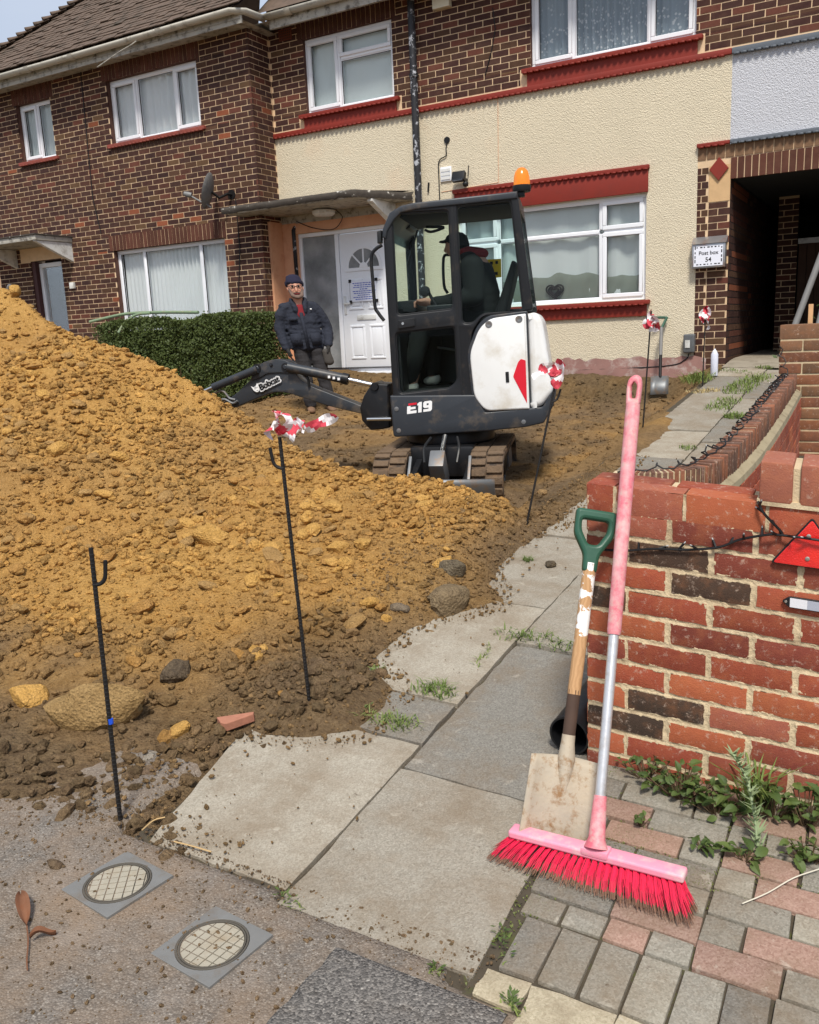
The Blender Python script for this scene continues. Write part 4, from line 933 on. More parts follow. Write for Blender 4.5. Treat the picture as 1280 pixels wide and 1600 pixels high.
m.build('vent_holes', 'plastic_black', v)
# gutter of this house
box('fascia', (-7.8, YB-.36, 5.50), (-1.0, YB-.33, 5.70), 'weathered_white', HBh); m = MB(); m.quad((-8.1, YB-.35, 5.62), (-1, YB-.35, 5.62), (-1, YB+.02, 5.62), (-8.1, YB+.02, 5.62)); m.build('soffit', 'weathered_white', HBh)
gutter(HBh, [(-7.82, YB-.41, EZ+.01), (-4.5, YB-.41, EZ+.01), (-1.0, YB-.41, EZ+.01)])
m = MB(); m.quad((-8.0, YB-.4, EZ+.06), (-.5, YB-.4, EZ+.06), (-.5, YB+3.6, EZ+.06+3.4), (-8.0, YB+3.6, EZ+.06+3.4)); m.build('roof', 'roof_tile', HBh, fixn=False)
# ------------------------------------------------------------------ pier, alley and the grey painted neighbour above it
HC = thing('alley_house', 'pale grey roughcast house front bridging the dark brick alley', 'house', (-1.2, YB, .75))
XA0, XA1 = -1.79, -.62; zt = 2.90
wC = MB(); wC.quad((-1.805, YB, 3.31), (2.5, YB, 3.31), (2.5, YB, 4.20), (-1.805, YB, 4.20)); wC.build('render_coat', 'grey_render', HC, fixn=False)
wC2 = wallmesh('wall', HC, (0, YB+.0, 0), (1, 0, 0), (0, -1, 0), -2.15, 2.5, .6, 3.27, [(XA0, XA1, .5, zt)], 'mortar', .02)
sill(HC, -1.808, 2.5, 4.195, 4.255, YB-.045, YB+.02, 'grey_paint', 'band', True); sill(HC, -1.80, 2.5, 3.272, 3.312, YB-.05, YB+.02, 'grey_paint', 'drip_course', True); sill(HC, -2.16, -1.803, 3.272, 3.31, YB-.05, YB+.02, 'red_paint', 'drip_course', True)
bC = Bricks(8)
bC.lay((0, YB, 0), (1, 0, 0), (0, -1, 0), -2.15, -2.03, .7, 3.06, pitch=.12, zref=0)
bC.lay((0, YB, 0), (1, 0, 0), (0, -1, 0), -2.02, XA0+.004, .7, 2.66, pitch=.225, zref=0, shift=.0)
bC.lay((0, YB, 0), (1, 0, 0), (0, -1, 0), XA1, 2.4, .7, 3.06, zref=0)
bC.soldier((0, YB, 0), (1, 0, 0), (0, -1, 0), -1.79, 2.4, zt, 3.125); bC.soldier((0, YB, 0), (1, 0, 0), (0, -1, 0), -2.15, 2.4, 3.135, 3.265, w=.10, col=srgb(140, 108, 82))
bC.lay((XA0, YB, 0), (0, 1, 0), (1, 0, 0), .006, 5.0, .6, 2.92, zref=0, shift=.11)
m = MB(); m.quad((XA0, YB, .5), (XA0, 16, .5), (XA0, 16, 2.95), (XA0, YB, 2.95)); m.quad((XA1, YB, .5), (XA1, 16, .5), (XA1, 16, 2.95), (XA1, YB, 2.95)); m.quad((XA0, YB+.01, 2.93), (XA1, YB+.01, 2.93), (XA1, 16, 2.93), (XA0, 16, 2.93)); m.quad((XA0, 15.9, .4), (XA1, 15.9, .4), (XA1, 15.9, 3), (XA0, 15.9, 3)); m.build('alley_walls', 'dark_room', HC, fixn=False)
m = MB(); m.quad((-2.02, YB-.0065, 2.67), (XA0, YB-.0065, 2.67), (XA0, YB-.0065, 3.06), (-2.02, YB-.0065, 3.06)); simple('sand_render', srgb(206, 170, 126), .9, bump=.4); m.build('plaque_bed', 'sand_render', HC)
bC.finish(wC2)
p = onY(1124, 264, YB); dm = MB(); dv, df = plate_mesh([[(0, -.125), (.105, 0), (0, .125), (-.105, 0)]], .022, .003); dm.add(place2d(dv, (p[0], YB-.008, p[2]), (1, 0, 0), (0, 0, 1), (0, -1, 0)), df); dm.build('diamond_tile', 'red_paint', HC)
# far end of the alley
gm = MB(); yg = 13.2
for i in range(6): gm.box((-1.30+.105*i, yg, .85), (-1.30+.105*i+.098, yg+.02, 2.25))
g_ = thing('alley_gate', 'dark plank gate with a white top rail deep in the alley', 'gate', (-1.1, yg, .85)); simple('old_wood', srgb(84, 62, 50), .85, var=.3, scale=8)
for i in range(6): box('plank', (-1.28+.105*i, yg, .85), (-1.28+.105*i+.098, yg+.02, 2.30), 'old_wood', g_)
box('rail', (-1.29, yg-.03, 2.302), (-.64, yg+.03, 2.37), 'upvc_old', g_)
bG = Bricks(12); pier_b = wallmesh('gate_pier', HC, (0, yg-.01, 0), (1, 0, 0), (0, -1, 0), -1.55, -1.30, .6, 2.93, [], 'mortar', .01); bG.lay((0, yg-.01, 0), (1, 0, 0), (0, -1, 0), -1.55, -1.30, .7, 2.9, zref=0); bG.finish(pier_b, nmax=60)
bB.finish(wB)
# long poles and a wooden stake standing in the alley mouth behind the gate pier
simple('grey_pole', srgb(120, 118, 116), .6); simple('raw_wood', srgb(206, 160, 116), .8, var=.15)
tag(tube('pole', [onY(1238, 520, 8.6), onY(1300, 355, 8.9)], .028, 'grey_pole', None, 10), 'grey pole leaning diagonally in front of the alley mouth', 'pole')
tag(tube('pole', [onY(1276, 520, 8.5), onY(1300, 420, 8.7)], .024, 'grey_pole', None, 10), 'second grey pole leaning beside the wooden stake', 'pole')
a = onY(1266, 512, 7.4); tag(box('wooden_stake', (a[0]-.016, 7.38, .7), (a[0]+.016, 7.42, onY(1268, 475, 7.4)[2]), 'raw_wood', None, bevel=.003), 'pale raw wooden stake standing behind the gate pier', 'stake')
# letter box on the pier
pb = thing('post_box', 'steel wall letter box with a paper sign on the alley pier', 'post box', (-2.02, YB-.1, 2.0))
simple('stainless', srgb(176, 176, 178), .35, metal=.8, var=.1, dirt=srgb(180, 130, 100), dscale=7)
q0 = onY(1081, 420, YB-.11); q1 = onY(1134, 378, YB-.11); bx0, bx1, bz0, bz1 = q0[0], q1[0]+.0, q0[2], q1[2]
box('body', (bx0, YB-.11, bz0), (bx1, YB-.008, bz1), 'stainless', pb, bevel=.005)
m = MB(); m.add([(bx0-.008, YB-.125, bz1), (bx1+.008, YB-.125, bz1), (bx1+.008, YB-.006, bz1+.085), (bx0-.008, YB-.006, bz1+.085), (bx0-.008, YB-.006, bz1), (bx1+.008, YB-.006, bz1)], [(0, 1, 2, 3), (0, 3, 4), (1, 5, 2), (0, 4, 5, 1), (4, 3, 2, 5)]); m.build('lid', 'stainless', pb)
box('paper', (bx0+.02, YB-.1135, bz0+.02), (bx1-.025, YB-.1115, bz1-.025), 'paper', pb)
pcx, pcz = (bx0+bx1)/2, (bz0+bz1)/2
for s, z, sz_ in (('Post box', pcz+.03, .06), ('54', pcz-.045, .07)):
    v, f = text_mesh(s, sz_, .0006, .0008); MB().add(place2d(v, (pcx, YB-.1145, z), (1, 0, 0), (0, 0, 1), (0, -1, 0)), f).build('lettering', 'ink_black', pb)
m = MB()
for i in range(7): m.box((bx0+.05+.04*i*(1), YB-.1148, bz1-.045), (bx0+.05+.04*i+random.uniform(.012, .035), YB-.1138, bz1-.032)); m.box((bx0+.05+.04*i, YB-.1148, bz0+.035), (bx0+.05+.04*i+random.uniform(.008, .03), YB-.1138, bz0+.046))
for i in range(4): m.box((bx0+.03, YB-.1148, bz0+.06+.05*i), (bx0+.042, YB-.1138, bz0+.06+.05*i+random.uniform(.015, .04))); m.box((bx1-.045, YB-.1148, bz0+.06+.05*i), (bx1-.033, YB-.1138, bz0+.06+.05*i+random.uniform(.015, .04)))
m.build('border_print', 'ink_black', pb)
# meter cover with cable
p = onY(1079, 535, YB); mt = thing('cable_box', 'clear grey weatherproof cable box low on the cream wall', 'cable box', (p[0], YB, p[2])); simple('box_grey', srgb(96, 98, 100), .3, var=.3, scale=25)
box('housing', (p[0]-.065, YB-.10, p[2]-.12), (p[0]+.065, YB-.006, p[2]+.10), 'box_grey', mt, bevel=.02, seg=3); box('socket', (p[0]-.04, YB-.108, p[2]-.06), (p[0]+.015, YB-.101, p[2]+.03), 'upvc_old', mt)
tube('cable', spline([(p[0]+.0, YB-.05, p[2]-.12), (p[0]-.05, YB-.05, p[2]-.2), (p[0]-.3, YB-.045, p[2]-.27), (p[0]-1.4, YB-.045, p[2]-.3)], 6), .007, 'cable_black', mt, 6)
# satellite dish
p = onY(352, 300, YA); sd_ = thing('satellite_dish', 'grey satellite dish on an arm at the corner of the brick wing', 'satellite dish', (p[0], YA, p[2]))
c = np.array([p[0]-.03, YA-.30, p[2]-.02]); ax = np.array([-.86, -.42, .28]); ax /= np.linalg.norm(ax); simple('dish_grey', srgb(120, 120, 120), .5)
MB().lathe(c, [(.015, -.03), (.11, -.018), (.20, .005), (.25, .03), (.255, .036), (.20, .012), (.11, -.01), (.01, -.022)], 24, ax).build('reflector', 'dish_grey', sd_, smooth='auto')
tube('feed_arm', [c+np.array([0, 0, -.22]), c+ax*.33+np.array([0, 0, -.12])], .014, 'dish_grey', sd_); MB().lathe(c+ax*.33+np.array([0, 0, -.12]), [(.03, -.06), (.04, 0), (.035, .05)], 12, -ax).build('feed_horn', 'dish_grey', sd_, smooth='auto')
tube('wall_arm', [c-ax*.03, c-ax*.10+np.array([0, .05, -.06]), (p[0]+.12, YA-.1, p[2]-.05), (p[0]+.12, YA-.01, p[2]-.05)], .02, 'steel_dark', sd_); MB().lathe((p[0]+.12, YA-.004, p[2]-.05), [(.07, -.012), (.07, .01)], 12, (0, -1, 0)).build('wall_plate', 'steel_dark', sd_)
# wicker heart in the window
p = onY(864, 461, YB+.02); ht = [(.0+.115*(16*math.sin(t)**3)/16, .10*(13*math.cos(t)-5*math.cos(2*t)-2*math.cos(3*t)-math.cos(4*t))/16) for t in np.linspace(0, 2*math.pi, 40)]
m = MB()
for sc_ in (1., .72, .45): m.tube([(p[0]+a*sc_, YB+.092+.004*sc_, 1.66+.03+.11+b*sc_) for a, b in ht], .011, 6, caps=False)
tag(m.build('heart_ornament', 'steel_dark', None, smooth=True), 'dark wicker heart ornament standing on the inside window sill', 'ornament')
# ================================================================== front garden wall
WO = np.array([-.52, 2.3785, .897]); a_ = math.radians(3.4); b_ = math.radians(-4.6)
WU = np.array([math.cos(a_)*math.cos(b_), math.sin(a_)*math.cos(b_), math.sin(b_)]); WN = np.array([math.sin(a_), -math.cos(a_), 0.]); WZ = np.array([0, 0, 1.])
def WP(u, r, d=0): return WO+WU*(.225*u)-WZ*(.075*r)+WN*d        # u in bricks, r in courses from the top, d out of the face
GW = thing('garden_wall', 'low red brick garden wall with pale smeared mortar behind the broom', 'wall', tuple(WP(.5, 12)))
UL, UR = -1.06, 5.0
GBc = [srgb(170, 86, 62), srgb(158, 78, 58), srgb(182, 100, 68), srgb(138, 70, 56), srgb(166, 96, 76), srgb(150, 80, 62)]
DK = [srgb(82, 64, 52), srgb(74, 60, 50)]
rects = []
R = np.random.default_rng(21)
def gcol(r, u):
    if (int(r), round(u, 2)) in ((2, -.53), (3, 0.0), (8, -.53), (9, -1.06), (4, -1.06)): return tuple(DK[int(R.integers(2))])
    return tuple(np.array(GBc[R.integers(len(GBc))])*(.8+.35*R.random()))
for r in range(0, 13):
    if r == 0:
        cuts = [-1.06, -.69, .16, 1.10, 2.02, 3.0, 4.0, 5.0]; gap = .045
        for p, q in zip(cuts[:-1], cuts[1:]): rects.append((p, q-gap, r, 1.04, gcol(r, p)))
    else:
        s0 = 0.0 if r % 2 else .5; us_ = [UL]+[x for x in np.arange(-1+s0 if r % 2 == 0 else -0.0, UR, 1.0) if x > UL+.2]+[UR]
        for p, q in zip(us_[:-1], us_[1:]):
            pp = p-.03 if abs(p+.5) < .01 else p; rects.append((pp, q-(.075 if q < UR else 0), r+.02, .80, gcol(r, pp)))
def gbrick(u0, u1, r, hh, col, depth=.10, bulge=.0):
    m = MB(); nu = max(4, int((u1-u0)*9)); nz = 4; P = []; ph = R.random()*50
    for i in range(nu+1):
        row = []
        for j in range(nz+1):
            a = i/nu; b = j/nz; e = (i in (0, nu)) or (j in (0, nz)); uu = u0+(u1-u0)*a; rr = r+.075*0+hh*b
            w = fbm(np.array([uu*9+ph]), np.array([rr*9+ph]), 3)[0]
            du = w*.018*(1 if i in (0, nu) else 0); dr = w*.05*(1 if j in (0, nz) else 0)
            row.append(WP(uu+du, rr+dr, (-.0016 if e else .001)+.0014*w))
        P.append(row)
    m.grid(P, col)
    ring = [P[i][0] for i in range(nu+1)]+[P[nu][j] for j in range(1, nz+1)]+[P[i][nz] for i in range(nu-1, -1, -1)]+[P[0][j] for j in range(nz-1, 0, -1)]; k = len(ring)
    m.add(ring+[p-WN*depth for p in ring], [(i, (i+1) % k, k+(i+1) % k, k+i) for i in range(k)]+[tuple(range(k, 2*k))], col)
    me = m.mesh('brick', wloc(GW)); merged(me, 1e-4); me.shade_smooth(); me.set_sharp_from_angle(angle=math.radians(28)); return link('brick', me, 'garden_face', GW)
for (u0, u1, r, hh, col) in rects: gbrick(u0, u1, r, hh, col, .102)
# back leaf of the top course
for i, u in enumerate(np.arange(UL, UR, 1.0)):
    m = MB(); m.obox(WP(u+.48, .52, -.165), WU*.103, WN*.05, WZ*.0385, gcol(0, 9)); m.build('brick', 'garden_face', GW, bevel=.005)
# mortar with ragged, smeared joints
us_ = np.linspace(UL, 2.6, 430); rs_ = np.linspace(-.0, 12.6, 240); UU, RR = np.meshgrid(us_, rs_, indexing='ij'); dist = np.full(UU.shape, -1.)
for (u0, u1, r, hh, col) in rects:
    d = np.minimum(np.minimum(UU-u0, u1-UU)*.225, np.minimum(RR-r, r+hh-RR)*.075); dist = np.maximum(dist, d)
sm = .0015+.010*np.clip(fbm(UU*5, RR*1.6, 5, g=.65)+.12, -.2, 1)
inside = sst(0, .003, dist-sm)
H = -.0022+.0035*fbm(UU*14, RR*4.6, 4, g=.7)+.003*np.clip(-dist/.006, 0, 1)*0 - .002*np.clip(-dist/.005, 0, 1)
H = H*(1-inside)+(-.014)*inside
m = MB(); V = (WO[None, None]+WU*(.225*UU[..., None])-WZ*(.075*RR[..., None])+WN*H[..., None]); m.grid([[V[i, j] for j in range(len(rs_))] for i in range(len(us_))])
m.build('mortar', 'mortar_garden', GW, smooth=True, fixn=False)
m = MB(); m.add([WP(UL+.012, .12, -.008), WP(UR, .12, -.008), WP(UR, 14, -.008), WP(UL+.012, 14, -.008), WP(UL+.012, .12, -.212), WP(UR, .12, -.212), WP(UR, 14, -.212), WP(UL+.012, 14, -.212)], [(0, 1, 2, 3), (5, 4, 7, 6), (0, 4, 5, 1), (0, 3, 7, 4), (1, 5, 6, 2)]); m.build('wall_core', 'mortar_garden', GW)
# end of the wall: headers and closers seen from the path
for r in range(0, 13):
    for k in ((0,) if r % 2 else (0, 1)):
        m = MB(); c = WP(UL, r+.43, -.055 if k == 0 else -.16); 
        if r % 2: m.obox(WP(UL+.03, r+.43, -.107), WU*.012, WN*.098, WZ*.032, gcol(r, 7))
        else: m.obox(WP(UL+.03, r+.43, -.055-.105*k), WU*.012, WN*.046, WZ*.032, gcol(r, 7))
        m.build('brick', 'garden_face', GW, bevel=.004)
# brick-on-edge coping at the right
cp = thing('coping_pier', 'brick on edge coping standing on the red garden wall', 'coping', tuple(WP(1.3, 0)))
u = .97
while u < 4.6:
    m = MB(); c = WP(u+.19, -.80, -.10); m.obox(c, WU*.040, WN*.108, WZ*.053, tuple(np.array(srgb(160, 98, 78))*(.85+.3*R.random()))); m.build('brick', 'garden_face', cp, bevel=.007); u += .435
m = MB(); m.obox(WP(2.78, -.72, -.10), WU*.405, WN*.098, WZ*.046); m.build('mortar', 'mortar_garden', cp)
m = MB(); m.obox(WP(2.78, -.07, -.10), WU*.41, WN*.106, WZ*.008); m.build('mortar_bed', 'mortar_garden', cp)
# ================================================================== curved dwarf wall along the path
DW = thing('dwarf_wall', 'curved dwarf brick wall with tile on edge coping beside the path', 'wall', (-.6, 5, .5))
edge = spline([(-1.02, 3.50, .752), (-.84, 3.52, .76), (-.675, 3.63, .77), (-.61, 3.85, .795), (-.56, 4.27, .86), (-.55, 5.05, .93), (-.60, 6.46, .97)], 40); edge = np.array(edge)
L = np.concatenate([[0], np.cumsum(np.linalg.norm(np.diff(edge, axis=0), axis=1))])
def ed(q): return np.array([np.interp(q, L, edge[:, k]) for k in range(3)])
def edt(q): t = ed(min(q+.02, L[-1]))-ed(max(q-.02, 0)); return t/np.linalg.norm(t)
q = .02
while q < L[-1]-.04:
    p = ed(q+.01); t = edt(q+.01); w = np.cross(t, WZ); w /= np.linalg.norm(w)      # w points to the garden side (right)
    jit = R.normal(0, .0025); m = MB(); c = p-w*.05+np.array([0, 0, -.052+jit]); m.obox(c, t*.0082, w*(.05+R.normal(0, .0015)), WZ*.052, tuple(np.array([srgb(132, 90, 72), srgb(120, 88, 74), srgb(142, 92, 70), srgb(112, 86, 74)][R.integers(4)])*(.8+.35*R.random())))
    m.build('tile', 'garden_face', DW, bevel=.0025, seg=1); q += .0238
def sweep(prof, q0, q1, n, name, mat):
    P = []
    for q in np.linspace(q0, q1, n):
        p = ed(q); t = edt(q); w = np.cross(t, WZ); w /= np.linalg.norm(w); P.append([p+w*a+np.array([0, 0, b]) for a, b in prof])
    m = MB(); m.grid(P); return m.build(name, mat, DW, smooth='auto', fixn=False)
sweep([(-.095, -.006), (-.006, -.006), (-.006, -.104), (-.095, -.104), (-.095, -.006)], 0, L[-1], 90, 'mortar', 'mortar_garden')
simple('old_cement', srgb(150, 138, 112), .95, var=.25, scale=12, bump=.6, bscale=60, dirt=srgb(110, 96, 74), dscale=14)
sweep([(-.006, -.100), (.006, -.106), (.030, -.122), (.034, -.15), (.0, -.16)], 0, L[-1], 90, 'cement_fillet', 'old_cement')
sweep([(-.1, -.1), (.028, -.15), (.028, -.9), (-.1, -.9), (-.1, -.1)], 0, L[-1], 60, 'wall_body', 'mortar_garden')
for k in range(6):
    q = .0+(.11 if k % 2 else 0)
    while q < L[-1]-.2:
        p = ed(q+.105); t = edt(q+.105); w = np.cross(t, WZ); w /= np.linalg.norm(w); m = MB(); m.obox(p+w*.018+np.array([0, 0, -.185-.075*k]), t*.105, w*.018, WZ*.0325, gcol(5, 9)); m.build('brick', 'garden_face', DW); q += .225
# ================================================================== brick gate pier beyond it
gx0 = onY(1217, 560, 6.5)[0]; gzt = onY(1240, 507, 6.5)[2]; gw = .30
GP = thing('gate_pier', 'square brick gate pier at the end of the curved dwarf wall', 'pier', (gx0+gw/2, 6.65, .5))
box('mortar', (gx0+.006, 6.506, .3), (gx0+gw-.006, 6.5+gw-.006, gzt-.01), 'mortar_garden', GP)
z = gzt; k = 0
while z > .35:
    hh = .098 if k == 0 else .066; c = [srgb(140, 92, 66), srgb(118, 90, 68), srgb(126, 84, 64), srgb(132, 98, 74)]
    for j in (0, 1):
        if k % 2 == 0: lo, hi = (gx0, 6.5+j*gw/2+.003, z-hh), (gx0+gw, 6.5+(j+1)*gw/2-.006, z)
        else: lo, hi = (gx0+j*gw/2+.003, 6.5, z-hh), (gx0+(j+1)*gw/2-.006, 6.5+gw, z)
        MB().box(lo, hi, tuple(np.array(c[R.integers(4)])*(.85+.3*R.random()))).build('brick', 'garden_face', GP, bevel=.006)
    z -= hh+.011; k += 1
# sunken strip behind the walls
sheet('flower_bed', np.arange(-.72, 3.4, .15), np.arange(2.6, 9.5, .15), lambda X, Y: G(X, Y)-.06+.03*fbm(X*5, Y*5, 3), 'moss_soil')
# ================================================================== fairy light cables
simple('bulb', srgb(176, 178, 176), .15)
def fairy(label, pts, seed, r=.0035, loops=0, n=10):
    R = np.random.default_rng(seed); P = spline(pts, n); root = thing('fairy_lights', label, 'fairy lights', tuple(P[0]))
    if loops: P = [p+np.array([.022*math.sin(i*1.35), .012*math.cos(i*1.1), .014*math.cos(i*1.35)+.006]) for i, p in enumerate(P)]
    tube('cable', P, r, 'cable_black', root, 6); m = MB(); b = MB()
    for i in range(3, len(P), 6):
        d = R.normal(size=3); d[2] = abs(d[2]); d /= np.linalg.norm(d); m.tube([P[i], P[i]+d*.022], .0035, 5); b.lathe(P[i]+d*.022, [(.0018, 0), (.002, .005), (.001, .008)], 6, d)
    o = m.build('socket', 'cable_black', root); o['kind'] = 'stuff'; o = b.build('bulb', 'bulb', root, smooth=True); o['kind'] = 'stuff'
top = [ed(q)+np.array([-.07, 0, .008]) for q in np.linspace(L[-1]-.1, .1, 13)]
fairy('tangled black fairy light cable lying along the curved dwarf wall', [onY(1217, 545, 6.49)]+top, 1, loops=1, n=12)
fairy('thin black fairy light cable strung along the top of the garden wall face', [WP(.97, -.1, .012), WP(1.05, .3, .02), WP(1.25, .95, .012), WP(1.12, 1.0, .02), WP(.8, 1.35, .010), WP(.55, 1.75, .010), WP(.2, 2.0, .010), WP(-.2, 2.15, .010), WP(-.6, 2.4, .010), WP(-1.0, 2.5, .012)], 2)
fairy('short black cable running from the coping over the red triangle', [WP(1.2, 1.0, .012), WP(1.6, .95, .03), WP(2.2, 1.0, .03), WP(3, 1.0, .02)], 3)
# ================================================================== reflectors screwed to the wall
n = N('reflector_red'); v = n.voro(260, 0); c = n.mix(n.ramp(n.noise(9, 3), [(.4, 0), (.65, 1)]), (.55, .008, .012), (.85, .03, .02)); n.bump(v, .25, .003); n.set(c, .18, 0, .7); n.b.inputs['Coat Weight'].default_value = .6; MAT['reflector_red'] = n.m
WR = WU; c0 = onP(1267, 862, WO+WN*.008, WN); s_ = 116/FPX*proj(c0)[2]/2
tr = thing('triangle_reflector', 'red triangular vehicle reflector screwed to the garden wall', 'reflector', tuple(c0)); tri = [(-s_, -s_*.45), (s_, -s_*.45), (0, s_*.95)]
v, f = plate_mesh([arcs(tri, .01)], .006, .0015); MB().add(place2d(v, c0-WN*.002, WR, WZ, WN), f).build('frame', 'plastic_black', tr)
v, f = plate_mesh([arcs([(x*.93, y*.93) for x, y in tri], .008)], .005, .0015); MB().add(place2d(v, c0+WN*.004, WR, WZ, WN), f).build('lens', 'reflector_red', tr)
simple('screw', srgb(176, 170, 160), .4, metal=.7)
for px_, py_ in ((1264, 838), (1262, 873)): MB().lathe(onP(px_, py_, c0+WN*.0092, WN), [(.0058, 0), (.0058, .002), (.003, .003)], 10, WN).build('screw', 'screw', tr)
c1 = onP(1222, 938, WO+WN*.006, WN); rr = thing('bar_reflector', 'white bar shaped vehicle reflector in a black holder below the red triangle', 'reflector', tuple(c1)); simple('reflector_white', srgb(222, 222, 226), .25, var=.03, spec=.6); simple('reflector_grey', srgb(168, 172, 184), .3, var=.03)
w_, h_ = .20, .030; sk = WU
v, f = plate_mesh([arcs([(-.0, 0), (.018, -h_*.5), (.018+w_, -h_*.55), (.018+w_, h_*.55), (.018, h_*.5)], .005)], .008, .0015); MB().add(place2d(v, c1-WN*.002, sk, WZ, WN), f).build('holder', 'plastic_black', rr)
for a, b, mt_ in ((.020, .062, 'reflector_white'), (.0621, .20, 'reflector_grey')): MB().obox(c1+sk*((a+b)/2)+WN*.0075, sk*((b-a)/2), WN*.002, WZ*h_*.40).build('lens', mt_, rr)
MB().lathe(c1+sk*.010+WN*.006, [(.004, 0), (.003, .002)], 8, WN).build('screw', 'screw', rr)
# ================================================================== mini excavator
al = math.radians(19); EXR = np.array([math.cos(al), math.sin(al), 0.]); EXN = np.array([-math.sin(al), math.cos(al), 0.]); EZ_ = np.array([0, 0, 1.])
EP0 = onY(720, 500, 5.92); EP0[2] = 0
def c5(x, y): return 560+x/3.076, 250+y/3.076
def c4(x, y): return 280+x/3.765, 420+y/3.765
def ex(px, py, d=0):
    p = onP(px, py, EP0+EXN*d, EXN); return float(np.dot(p-EP0, EXR)), float(p[2])
def E5(pts, d=0): return [ex(*c5(p[0], p[1]), d)+((p[2],) if len(p) > 2 else ()) for p in pts]
def E4(pts, d=0): return [ex(*c4(p[0], p[1]), d)+((p[2],) if len(p) > 2 else ()) for p in pts]
def EW(s, z, d): return EP0+EXR*s+EXN*d+EZ_*z
def eplate(name, loops, d0, d1, mat, parent, bevel=.004, seg=2):
    v, f = plate_mesh(loops, d1-d0, bevel, seg); m = MB(); m.add([EW(p[0], p[1], d0+p[2]) for p in v], f); me = m.mesh(name, wloc(parent)); merged(me, 1e-5); me.shade_smooth(); me.set_sharp_from_angle(angle=math.radians(35)); return link(name, me, mat, parent)
simple('ex_charcoal', srgb(44, 48, 54), .42, var=.12, bump=.03, spec=.5, dirt=srgb(120, 104, 84), dscale=6, damt=(.52, .9))
simple('ex_black', srgb(22, 23, 26), .42, var=.1, bump=.03, dirt=srgb(84, 72, 60), dscale=8, damt=(.56, .95))
simple('ex_white', srgb(232, 232, 230), .3, var=.03, bump=.02, spec=.55, dirt=srgb(190, 178, 156), dscale=4, damt=(.5, .85))
simple('ex_red', srgb(214, 32, 52), .35, var=.1, bump=.0)
simple('chrome', srgb(216, 216, 214), .12, metal=1, var=.04, bump=0)
simple('decal_white', srgb(240, 240, 240), .5, var=.02, bump=0)
simple('track_mud', srgb(108, 89, 70), .95, var=.3, scale=14, bump=.9, bscale=50, dirt=srgb(84, 70, 58), dscale=10, bd=.012)
simple('track_rubber', srgb(58, 52, 48), .9, var=.2, scale=14, bump=.6, bscale=50, dirt=srgb(140, 112, 84), dscale=8, damt=(.4, .7))
simple('seat_vinyl', srgb(20, 20, 22), .8); simple('steel_grey', srgb(120, 122, 124), .5, metal=.5, var=.2, dirt=srgb(140, 112, 84), dscale=12)
simple('sticker_yellow', srgb(236, 190, 20), .5, bump=0, var=.05)
EXC = thing('mini_excavator', 'white and charcoal mini excavator with enclosed cab and black digging arm', 'excavator', tuple(EP0+EXN*.48+EZ_*.1))
CW = .95
outer = arcs(E5([(166, 1150, .02), (118, 345, .16), (150, 245, .20), (270, 206, .18), (764, 152, .03), (840, 722, .02), (600, 748, .05), (542, 835, .05), (562, 1142, .02)]), .03, 6)
h1 = arcs(E5([(160, 258, .06), (432, 240, .03), (456, 716, .03), (186, 748, .03)]), .03)
h2 = arcs(E5([(178, 832, .03), (462, 800, .03), (476, 1062, .05), (440, 1096, .03), (197, 1124, .03)]), .03)
h3 = arcs(E5([(472, 216, .03), (732, 188, .03), (792, 726, .03), (592, 740, .05), (548, 786, .04), (498, 786, .03)]), .03)
cab = eplate('cab_frame', [outer, h1, h2, h3], 0, .055, 'ex_black', EXC, .01)
h4 = arcs(E5([(165, 262), (735, 196), (786, 700), (188, 735)], 0), .04)
eplate('cab_frame', [outer, h4], CW-.05, CW, 'ex_black', EXC, .008)
for nm, hl in (('door_window', h1), ('door_window', h2), ('rear_quarter_window', h3)):
    v = [(p[0], p[1]) for p in hl]; c = np.mean(v, 0); big = [tuple(c+(np.array(p)-c)*1.03) for p in v]; eplate(nm, [big], .022, .028, 'cab_glass', cab, 0)
    k = [tuple(c+(np.array(p)-c)*.975) for p in v]; eplate('window_seal', [big, k], .010, .036, 'plastic_black', cab, .003)
c = np.mean(h4, 0); eplate('side_window', [[tuple(c+(np.array(p)-c)*1.02) for p in h4]], CW-.03, CW-.024, 'cab_glass', cab, 0)
tmid = E5([(449, 225), (478, 790), (500, 1130)]); eplate('door_gap', [[(tmid[0][0]-.006, tmid[0][1]), (tmid[0][0]+.006, tmid[0][1]), (tmid[1][0]+.006, tmid[1][1]), (tmid[2][0]+.006, tmid[2][1]), (tmid[2][0]-.006, tmid[2][1]), (tmid[1][0]-.006, tmid[1][1])]], -.003, .004, 'plastic_black', cab, 0)
# roof: follows the top edge right across the cab
ro = E5([(113, 370), (118, 330), (150, 255), (205, 220), (270, 205), (764, 150)]); ri = [(a+.035 if i < 3 else a, b-(.05 if i > 1 else .02)) for i, (a, b) in enumerate(ro)]
eplate('roof', [ro+ri[::-1]], -.012, CW+.012, 'ex_charcoal', EXC, .012)
ra = E5([(764, 152), (840, 722), (812, 722), (738, 160)]); eplate('roof_crossbar', [E5([(740, 152), (764, 152), (774, 230), (750, 230)])], .056, CW-.052, 'ex_black', EXC, .004)
rg = E5([(764, 175), (836, 700)]); eplate('rear_window', [[rg[0], rg[1], (rg[1][0]-.006, rg[1][1]), (rg[0][0]-.006, rg[0][1])]], .06, CW-.06, 'cab_glass', EXC, 0)
fg = E5([(140, 330), (170, 735)]); eplate('windscreen', [[(fg[0][0], fg[0][1]), (fg[1][0], fg[1][1]), (fg[1][0]+.006, fg[1][1]), (fg[0][0]+.006, fg[0][1])]], .06, CW-.06, 'cab_glass', EXC, 0)
